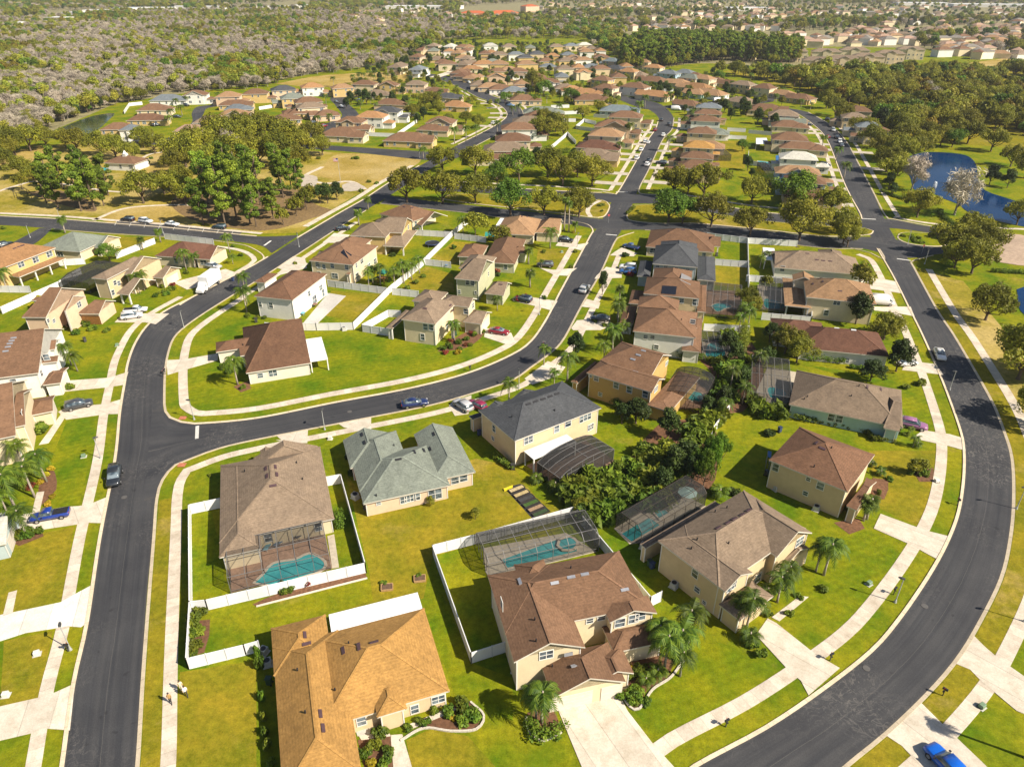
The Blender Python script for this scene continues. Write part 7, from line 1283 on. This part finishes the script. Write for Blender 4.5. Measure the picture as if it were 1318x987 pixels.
# box truck
A, B = G(*b0(1140, 715)), G(*b0(1005, 815)); d = B - A; r = empty('box_truck', (A + B) / 2 + Vector((0, 0, .03)), math.atan2(d.y, d.x)); tag(r, 'white box truck parked at the kerb of the west street', 'box truck')
m = MB(); m.box(-4.6, -1.25, 1.0, 2.0, 1.25, 3.7); m.build('cargo_box', WHITE, r); m = MB(); m.box(-4.6, -.5, .55, 3.6, .5, .95); m.build('chassis', TRIM, r)
m = MB(); loft(m, [(2.15, 1.0, 1.1, 1.02, .5, 1.2, 2.6), (2.7, 1.0, 1.1, 1.0, .5, 1.2, 2.65), (3.3, 1.0, 1.1, .95, .5, 1.1, 1.75), (4.3, .9, 1.05, .85, .5, .95, 1.5), (4.5, .85, 1.0, .8, .55, .8, 1.2)]); m.build('cab', plain('white_paint', (.72, .72, .71), .3), r)
m = MB(); loft(m, [(2.4, 1.02, 1.06, 1.0, 1.75, 1.9, 2.5), (2.9, 1.02, 1.06, .9, 1.7, 1.8, 2.35), (3.25, .98, 1.02, .9, 1.65, 1.7, 1.82)]); m.build('windscreen', glass(), r); wheels(r, (-3.1, 3.4), 1.0, .48); lamps(r, 4.45, -4.6, .75, .9, .8)
# ---- lamps, mailboxes, boxes ----
for u, v, a in [(91, 836, 120), (1152, 775, 150), (418, 553, 80), (237, 422, 60), (130, 590, 30), (250, 540, 170), (39, 306, 20), (385, 318, 120), (668, 500, 100), (1222, 502, 170), (1308, 655, 180), (694, 405, 30), (743, 318, 40), (1168, 315, 200), (1190, 340, 90), (540, 203, 0), (78, 285, 0), (210, 300, 0), (1318, 800, 180)]: lamp(u, v, a)
for u, v, a in [(213, 482, 90), (88, 838, 0), (962, 936 - 0, 40), (1213, 905, 130), (1210, 480, 0), (700, 398, 60), (1163, 770, 40), (415, 560, 0)][:2] + [(934, 935, 30), (1213, 895, 130), (1150, 765, 40), (605, 478, 60), (700, 448, 60), (1232, 650, 90), (210, 485, 0), (1068, 850, 30)]: mailbox(u, v, a)
for u, v, a, w in [(151, 445, 20, 0), (108, 588, 20, 0), (1118, 752, 30, 0), (48, 842, 20, 1), (1263, 910, 30, 0), (425, 565, 0, 1), (723, 325, 20, 0), (1205, 620, 10, 1), (8, 895, 10, 1)]: utility(u, v, a, w)
for u, v in [(664, 863), (672, 872), (867, 755), (1050, 656), (457, 640), (458, 638 + 3), (998, 630), (340, 840), (450, 585), (740, 620), (828, 705), (940, 770), (1020, 520), (1037, 530), (345, 855), (443, 425)]: acunit(u, v, R.uniform(0, 90))
def bin_proto(c):
    r = empty('wheelie_bin', (0, 0, -600)); m = MB(); loft(m, [(-.28, .22, .26, .28, .06, .5, 1.0), (.28, .22, .26, .28, .06, .5, 1.05)]); m.build('body', plain('bin_plastic', c, .6), r); m = MB(); m.box(-.33, -.31, 1.0, .36, .31, 1.1); m.build('lid', plain('bin_lid', mul(c, .7), .5), r)
    for y in (-.27, .27): m = MB(); m.tube([(-.28, y - .03, .12), (-.28, y + .03, .12)], [.12, .12], 10); m.build('wheel', TYRE, r)
    register(r); return r
BINS = [bin_proto((.03, .07, .035)), bin_proto((.03, .05, .12)), bin_proto((.05, .05, .05))]
for i, (u, v) in enumerate([(836, 728), (839, 731), (986, 612), (989, 614), (741, 628), (660, 604), (664, 866), (617, 560), (470, 655), (347, 880), (375, 455), (330, 415), (586, 432), (1003, 556), (922, 330), (1148, 560), (300, 362), (110, 440)]): pend(dup(BINS[i % 3], G(u, v), R.uniform(0, 6)), ['dark green wheelie bin', 'dark blue wheelie bin', 'charcoal wheelie bin'][i % 3], 'bin', 'wheelie bins beside the houses')
for u, v in [(797.5, 269), (160, 640), (450, 530), (1190, 780), (1115, 860), (700, 440), (1262, 520)]:
    p = G(u, v); m = MB(); m.tube([(p.x, p.y, .03), (p.x, p.y, .075)], [.42, .42], 16); pend(m.build('manhole_cover', plain('cast_iron', (.09, .085, .08), .6, .4)), 'round iron manhole cover', 'manhole cover')
# ---- people on the pavement ----
def person(u, v, rz, shirt, legs, label, stride=.22, sc=1.0):
    sk = [((0, 0, .95), .13), ((0, 0, 1.15), .125), ((0, 0, 1.38), .15), ((0, 0, 1.5), .06), ((.02, 0, 1.62), .095), ((.02, 0, 1.72), .085), ((0, .17, 1.4), .06), ((.05, .23, 1.14), .045), ((.16, .23, .93), .038), ((0, -.17, 1.4), .06), ((-.04, -.23, 1.14), .045), ((.04, -.23, .9), .038), ((0, .09, .88), .095), ((stride * .6, .1, .5), .065), ((stride, .1, .08), .05), ((stride + .16, .1, .04), .04), ((0, -.09, .88), .095), ((-stride * .3, -.1, .5), .065), ((-stride, -.1, .1), .05), ((-stride + .15, -.1, .04), .04)]
    ed = [(0, 1), (1, 2), (2, 3), (3, 4), (4, 5), (2, 6), (6, 7), (7, 8), (2, 9), (9, 10), (10, 11), (0, 12), (12, 13), (13, 14), (14, 15), (0, 16), (16, 17), (17, 18), (18, 19)]
    me = bpy.data.meshes.new('body'); me.from_pydata([s[0] for s in sk], ed, []); r = empty('person', G(u, v) + Vector((0, 0, .06)), rz); r.scale = (sc, sc, sc); o = link('body', me, r)
    md = o.modifiers.new('skin', 'SKIN'); sd_ = me.skin_vertices[0].data
    for i, s in enumerate(sk): sd_[i].radius = (s[1], s[1])
    sd_[0].use_root = True; o.modifiers.new('smooth', 'SUBSURF').levels = 1; o.modifiers['smooth'].render_levels = 1
    dg = bpy.context.evaluated_depsgraph_get(); nm = bpy.data.meshes.new_from_object(o.evaluated_get(dg)); o.modifiers.clear(); o.data = nm
    nm.materials.clear(); [nm.materials.append(x) for x in (plain('skin_tone', (.42, .25, .17), .6), plain('shirt_cloth', shirt, .9), plain('trouser_cloth', legs, .9))]
    for p in nm.polygons: z = p.center.z; p.material_index = 2 if z < .93 and abs(p.center.y) < .2 else 1 if z < 1.47 and not (abs(p.center.y) > .19 and z < 1.1) else 0; p.use_smooth = True
    m = MB(); m.dome((0, 0, 1.66), .115, .13, 12, 4); m.build('hair', plain('dark_hair', (.03, .02, .015), .8), r); return tag(r, label, 'person', 'people walking by the white fence')
person(234.5, 889, rad(-60), (.62, .52, .38), (.6, .55, .48), 'person in a cream shirt and pale trousers walking on the grass verge'); person(240.5, 896, rad(-60), (.75, .74, .72), (.03, .03, .035), 'person in a white shirt and black trousers on the grass'); person(220.5, 905, rad(-70), (.36, .22, .08), (.03, .03, .03), 'person in a tan jacket walking on the pavement')
# ---- garden things ----
r = empty('trampoline', G(*b1(905, 545))); tag(r, 'round black trampoline behind the dove taupe house', 'trampoline'); m = MB(); m.tube([(0, 0, .85), (0, 0, .88)], [2.0, 2.0], 24); m.build('jumping_mat', TRIM, r)
for k in range(6):
    a = k * math.pi / 3; m = MB(); m.bar((2 * math.cos(a), 2 * math.sin(a), 0), (2 * math.cos(a), 2 * math.sin(a), .9), .08); m.build('leg', GREY, r)
m = MB(); m.tube([(2.05 * math.cos(k * math.pi / 12), 2.05 * math.sin(k * math.pi / 12), .9) for k in range(25)], [.07] * 25, 6, 0, False); m.build('rim', plain('blue_pad', (.03, .06, .2)), r)
r = empty('playset', G(*b1(650, 735)), rad(-20)); tag(r, 'wooden play tower with a green slide behind the solar roofed house', 'play set')
for x in (-.9, .9):
    for y in (-.9, .9): m = MB(); m.bar((x, y, 0), (x, y, 2.9), .14); m.build('post', WOOD, r)
m = MB(); m.box(-1, -1, 1.4, 1, 1, 1.5); m.build('platform', WOOD, r); m = MB(); m.add([(-1.2, -1.2, 2.8), (1.2, -1.2, 2.8), (1.2, 1.2, 2.8), (-1.2, 1.2, 2.8), (0, -1.2, 3.6), (0, 1.2, 3.6)], [(0, 4, 5, 3), (1, 2, 5, 4), (0, 1, 4), (2, 3, 5)]); m.build('canopy', plain('green_canvas', (.02, .16, .11)), r)
m = MB(); sl = [(-1, 0, 1.5), (-2, 0, 1.05), (-3, 0, .5), (-3.8, 0, .15), (-4.4, 0, .12)]
for p_, q_ in zip(sl, sl[1:]): m.bar(p_, q_, .9, .08); m.bar((p_[0], .45, p_[2] + .12), (q_[0], .45, q_[2] + .12), .06, .25); m.bar((p_[0], -.45, p_[2] + .12), (q_[0], -.45, q_[2] + .12), .06, .25)
m.build('slide', plain('green_plastic', (.02, .17, .11), .35), r)
def rect_bed(u, v, L, W, ang, label, h=.3, soil=(.13, .08, .05), wood=(.42, .26, .12)):
    r = empty('raised_bed', G(u, v), ang); tag(r, label, 'raised bed', 'raised garden beds'); m = MB()
    for s in (-1, 1): m.box(-L / 2, s * W / 2 - .05, 0, L / 2, s * W / 2 + .05, h); m.box(s * L / 2 - .05, -W / 2 + .05, 0, s * L / 2 + .05, W / 2 - .05, h)
    m.build('frame', surface('bed_timber', wood, .2, 4), r); m = MB(); m.box(-L / 2 + .05, -W / 2 + .05, .02, L / 2 - .05, W / 2 - .05, h - .05); m.build('soil', surface('bed_soil', soil, .3, 4), r); return r
rect_bed(*d1(672, 705), 1.5, 1.1, rad(8), 'single timber raised bed on the lawn, the one farther from the fence'); plant('shrub', *d1(655, 685), .6, 'small bushy vegetable', 'plant')
rect_bed(*d1(840, 660), 1.5, 1.1, rad(8), 'single timber raised bed close to the white fence'); plant('shrub', *d1(832, 645), .5, 'small bushy vegetable', 'plant')
ga = street_ang(d2(0, 240), d2(100, 340)); gn = [(c_, s_) for c_, s_ in (((.45, .36, .2), 'pale sand filled'), ((.42, .33, .16), 'straw covered'), ((.05, .05, .05), 'dark netted'), ((.05, .1, .02), 'green planted'), ((.3, .2, .12), 'brown soil'), ((.04, .07, .03), 'dark leafy'))]
tag(slab('weed_mat', [d2(-45, 190), d2(40, 170), d2(195, 312), d2(100, 348)], .03, plain('black_mat', (.02, .02, .02), .9), None), 'black weed mat beneath the row of garden beds', 'garden mat')
for i, (c_, s_) in enumerate(gn): u, v = d2(20 + 24.5 * i, 200 + 24.5 * i); rect_bed(u, v, 2.6, .85, ga + rad(90), f'{s_} garden bed on the black mat behind the charcoal house', .25, c_, (.035, .03, .028))
tag(slab('yellow_board', [d1(1270, 200), d1(1318, 182), d1(1318, 192), d1(1275, 210)], .25, plain('yellow_paint', (.62, .50, .02)), None, False, .2), 'bright yellow edging board at the end of the garden beds', 'edging board')
r = empty('patio_umbrella', G(*d2(890, 268))); tag(r, 'pale mint octagonal parasol inside the terrace cage', 'umbrella'); m = MB(); m.tube([(0, 0, .0), (0, 0, 2.45)], [.04, .04], 8); m.build('pole', GREY, r); m = MB(); m.tube([(0, 0, 2.05), (0, 0, 2.55)], [1.5, .05], 8, 0, False); m.build('canopy', plain('mint_canvas', (.42, .60, .55), .8), r)
def patio_set(u, v, label, col=(.06, .06, .07), ang=0):
    r = empty('patio_table', G(u, v) + Vector((0, 0, .08)), ang); tag(r, label, 'table', 'patio furniture'); m = MB(); m.tube([(0, 0, .68), (0, 0, .73)], [.6, .6], 14); m.build('tabletop', plain('patio_paint', col, .4), r)
    for k in range(4): a = k * math.pi / 2 + .7; m = MB(); m.bar((.4 * math.cos(a), .4 * math.sin(a), 0), (.4 * math.cos(a), .4 * math.sin(a), .68), .05); m.build('leg', plain('patio_paint', col, .4), r)
patio_set(*d1(215, 455), 'round dark patio table under the taupe brown house cage'); patio_set(*c1(240, 105), 'round patio table with blue cover behind the pale blue house', (.08, .3, .42)); patio_set(*c1(305, 60), 'brown round fire table on the pale blue house patio', (.2, .1, .07)); patio_set(*b1(980, 655), 'blue round table by the white fence behind the green grey house', (.05, .2, .5)); patio_set(*c2(800, 660), 'rust coloured patio table beside the ochre house', (.3, .07, .03))
def lounger(u, v, ang, label, col):
    r = empty('sun_lounger', G(u, v) + Vector((0, 0, .08)), ang); tag(r, label, 'lounger', 'pool loungers'); m = MB(); m.box(-.9, -.32, .3, .4, .32, .38); m.build('seat', plain('sling', col, .7), r); m = MB(); m.bar((.4, 0, .34), (1.0, 0, .8), .62, .07); m.build('backrest', plain('sling', col, .7), r)
    for x in (-.8, .3):
        for y in (-.28, .28): m = MB(); m.bar((x, y, 0), (x, y, .3), .05); m.build('leg', GREY, r)
lounger(*d1(120, 480), rad(60), 'blue grey lounger inside the taupe brown house cage', (.1, .16, .25)); lounger(*d1(300, 395), rad(20), 'pale lounger at the end of the taupe brown cage', (.45, .47, .5)); lounger(*d1(60, 500), rad(80), 'teal sunbed beside the freeform pool', (.08, .2, .25))
tag(slab('patio_slab', [c1(240, 145), c1(370, -10), c1(460, 5), c1(315, 145)], .07, surface('patio_concrete', (.5, .48, .45), .12, 2)), kind='structure')
tag(slab('patio_slab', [e1_(495, 640), e1_(640, 600), e1_(650, 700), e1_(520, 720)], .072, surface('patio_concrete', (.5, .48, .45), .12, 2)), kind='structure'); tag(slab('side_path', [d1(365, 440), d1(400, 430), d1(425, 600), d1(390, 605)], .075, DECKT), kind='structure')
# bed edging stones of the curved front bed
def edging(pp, label): 
    ln = gl(pp, .5); r = MB()
    for i in range(len(ln) - 1): r.bar((ln[i].x, ln[i].y, .1), (ln[i + 1].x, ln[i + 1].y, .1), .22, .2)
    tag(r.build('bed_edging', surface('edging_blocks', (.55, .5, .42), .25, 5)), label, 'edging')
edging([e1_(740, 745), e1_(860, 680), e1_(1000, 695), e1_(1130, 685), e1_(1170, 615), e1_(1100, 545)], 'curved stone edging round the golden roofed house front bed')
edging([e2_(70, 620), e2_(80, 690), e2_(150, 745), e2_(250, 700)], 'curved stone edging round the palm bed by the big drive')
edging([e2_(565, 515), e2_(600, 570), e2_(650, 580), e2_(720, 480), e2_(810, 420), e2_(880, 330)], 'curved edging along the palm bed of the rust roofed house')
# flag pole, stop signs, fountains
r = empty('flagpole', G(*b1(433, 222))); tag(r, 'slim flagpole with a striped flag in the park plaza', 'flagpole'); m = MB(); m.tube([(0, 0, 0), (0, 0, 9.5)], [.09, .05], 8); m.build('pole', GREY, r); m = MB()
for i in range(7): m.box(-1.7, -.02, 8.0 + i * .18, 0, .02, 8.18 + i * .18, i % 2)
f_ = m.build('flag', [plain('flag_red', (.4, .03, .04)), plain('flag_white', (.7, .7, .7))], r); m = MB(); m.box(-.75, -.03, 8.75, -.001, .03, 9.265); m.build('canton', plain('flag_blue', (.02, .03, .16)), f_)
def stop_sign(u, v, ang, label):
    r = empty('stop_sign', G(u, v), rad(ang)); tag(r, label, 'stop sign', 'stop signs at the junctions'); m = MB(); m.tube([(0, 0, 0), (0, 0, 2.9)], [.035, .035], 6); m.build('post', GREY, r); m = MB(); m.tube([(.04, 0, 2.55), (.06, 0, 2.55)], [.38, .38], 8); m.build('plate', plain('sign_red', (.5, .02, .03), .4), r)
    cu = bpy.data.curves.new('lettering', 'FONT'); cu.body = 'STOP'; cu.size = .26; cu.align_x = 'CENTER'; cu.align_y = 'CENTER'; cu.extrude = .003; o = bpy.data.objects.new('lettering', cu); COL.objects.link(o); o.parent = r; o.location = (.068, 0, 2.55); o.rotation_euler = (rad(90), 0, rad(90)); cu.materials.append(plain('sign_white', (.75, .75, .75))); bpy.context.view_layer.update(); dg_ = bpy.context.evaluated_depsgraph_get(); me_ = bpy.data.meshes.new_from_object(o.evaluated_get(dg_)); o2 = link('lettering', me_, r, o.location); o2.rotation_euler = o.rotation_euler; bpy.data.objects.remove(o)
stop_sign(1186, 327, -60, 'red stop sign at the east junction'); stop_sign(783, 287, -80, 'red stop sign at the boulevard crossroads')
def fountain(u, v, label):
    r = empty('fountain', G(u, v) + Vector((0, 0, .1)), 0); tag(r, label, 'fountain'); m = MB(); m.tube([(0, 0, 0), (0, 0, .25)], [.7, .5], 10); m.build('float', TRIM, r); q = random.Random(5); m = MB()
    for k in range(24):
        a = q.uniform(0, 6.28); s = q.uniform(.5, 1); pts = [(.9 * s * t * math.cos(a), .9 * s * t * math.sin(a), 4.2 * s * (t * 2.2 - 2.2 * t * t) + .2) for t in (0, .2, .45, .7, .98)]; m.tube(pts, [.03, .05, .06, .06, .03], 4)
    m.build('spray', plain('water_spray', (.8, .84, .86), .3), r)
fountain(*b3(925, 225), 'white fountain jet rising from the lake'); fountain(*b3(855, 250), 'low white fountain spray on the lake')
def awning(label, pp, h, mat): 
    c = sum((G(*p, h) for p in pp), Vector()) / len(pp); r = empty('garden_canopy', (c.x, c.y, 0)); tag(r, label, 'canopy'); pts = [G(*p, h) - Vector((c.x, c.y, 0)) for p in pp]; m = MB(); m.poly(pts, h, 0, .08); m.build('canopy', mat, r)
    for p in pts: m = MB(); m.bar((p.x * .95, p.y * .95, 0), (p.x * .95, p.y * .95, h - .08), .08); m.build('post', GREY, r)
awning('teal shade canopy behind the caramel roofed house', [xa(420, 420), xa(500, 425), xa(505, 390), xa(425, 385)], 2.0, plain('teal_canvas', (.03, .25, .22))); awning('small teal shade canopy by the park pine clump', [b0(495, 150), b0(550, 165), b0(555, 148), b0(510, 140)], 3, plain('teal_canvas', (.03, .3, .3)))
awning('blue tarpaulin roof beside the pale grey house on north east street', [y2(815, 440), y2(865, 440), y2(865, 385), y2(815, 385)], 2.5, plain('blue_tarp', (.03, .12, .3))); awning('white patio canopy behind a brown house on north east street', [y2(675, 305), y2(765, 305), y2(750, 262), y2(675, 262)], 2.6, WHITE); awning('blue cover beside the tan house on north east street', [y2(840, 575), y2(905, 578), y2(905, 525), y2(840, 525)], 2.5, plain('blue_tarp', (.03, .12, .3)))
awning('blue cover over the russet roofed house wall', [d3(0, 30), d3(18, 35), d3(20, 5), d3(3, 0)], 2.3, plain('blue_tarp', (.03, .12, .3)))
r = empty('playground_frame', G(*b0(120, 300))); tag(r, 'dark playground frame under the park pines', 'playground'); m = MB()
for k in range(4): a = k * math.pi / 2; p0, p1 = Vector((3 * math.cos(a), 3 * math.sin(a), 0)), Vector((3 * math.cos(a + 1.57), 3 * math.sin(a + 1.57), 0)); m.bar(p0, p0 + Vector((0, 0, 2.6)), .12); m.bar(p0 + Vector((0, 0, 2.6)), p1 + Vector((0, 0, 2.6)), .12)
m.build('frame', TRIM, r)
# ---- labels: each waiting thing is named by the nearest landmark and its place there ----
CNT = 'one two three four five six seven eight nine ten eleven twelve thirteen fourteen fifteen sixteen seventeen eighteen nineteen twenty'.split()
by = {}
for o, desc, grp in PENDING:
    x, y = (o.location.x, o.location.y) if o.location.length > 1 else (o.data.vertices[0].co.x, o.data.vertices[0].co.y); wd = min(LANDMARK, key=lambda t: (t[1] - x) ** 2 + (t[2] - y) ** 2)[0]; by.setdefault((desc, wd), []).append((P2(x, y)[0], o, grp))
for (desc, wd), L in by.items():
    L.sort(key=lambda t: t[0]); n_ = len(L)
    for i, (_, o, grp) in enumerate(L):
        where = '' if n_ == 1 else (', leftmost' if i == 0 else ', rightmost' if i == n_ - 1 else f', {ordn(i)} from left') + ' of ' + (CNT[n_ - 1] if n_ <= 20 else 'many')
        lb = f'{desc} near {wd}{where}'
        while len(lb.replace(',', '').split()) > 16: lb = lb.split(' ', 1)[1]
        tag(o, lb, None, grp or (f'{desc}s' if n_ > 1 else None))
# the first-built plants, cars and lamps were only patterns for the copies
for o in [o for o in bpy.data.objects if o.parent is None and o.location.z < -400]:
    for c in list(o.children):
        for g in list(c.children): bpy.data.objects.remove(g)
        bpy.data.objects.remove(c)
    bpy.data.objects.remove(o)
EXPO = 0.88; HAZE = .00007
# ---- camera, sky, sun ----
cam = bpy.data.cameras.new('camera'); co = bpy.data.objects.new('camera', cam); COL.objects.link(co)
co.location = (0, 0, HCAM); co.rotation_euler = (rad(60), 0, 0); cam.sensor_width = 36; cam.lens = 36 * FPX / 1318; cam.clip_end = 20000; cam.clip_start = .5; SC.camera = co
SAZ, SEL = rad(-27), rad(41)         # direction towards the sun
w = bpy.data.worlds.new('World'); SC.world = w; w.use_nodes = True; n = w.node_tree.nodes; n.clear(); l = w.node_tree.links
sk = n.new('ShaderNodeTexSky'); sk.sky_type = 'NISHITA'; sk.sun_disc = False; sk.sun_elevation = SEL; sk.sun_rotation = rad(90) - SAZ; sk.air_density = 1.0; sk.dust_density = 1.0
bg = n.new('ShaderNodeBackground'); bg.inputs[1].default_value = .06; l.new(sk.outputs[0], bg.inputs[0]); o = n.new('ShaderNodeOutputWorld'); l.new(bg.outputs[0], o.inputs[0])
sd = bpy.data.lights.new('sun', 'SUN'); sd.energy = 5.0; sd.angle = rad(.5); sd.color = (1.0, .90, .75); so = bpy.data.objects.new('sun', sd); COL.objects.link(so)
so.rotation_euler = Vector((-math.cos(SEL) * math.cos(SAZ), -math.cos(SEL) * math.sin(SAZ), -math.sin(SEL))).to_track_quat('-Z', 'Y').to_euler(); so.location = (300, -150, 400)
hz = MB(); hz.box(-6500, -320, -1, 6500, 9200, 90); hm, hn, hl = newmat('haze_air'); pv_ = hn.new('ShaderNodeVolumePrincipled'); pv_.inputs['Color'].default_value = (.93, .95, 1, 1); pv_.inputs['Density'].default_value = HAZE; pv_.inputs['Anisotropy'].default_value = .2; ho = hn.new('ShaderNodeOutputMaterial'); hl.new(pv_.outputs[0], ho.inputs['Volume'])
if HAZE: tag(hz.build('haze', hm), 'pale summer haze over the far woods', 'haze', None, 'stuff')
vs = SC.view_settings; vs.view_transform = 'Standard'; vs.look = 'None'; vs.exposure = EXPO; vs.gamma = 1; vs.use_curve_mapping = False
SC.cycles.max_bounces = 8; SC.cycles.transparent_max_bounces = 24; SC.cycles.volume_bounces = 0; SC.cycles.use_denoising = True
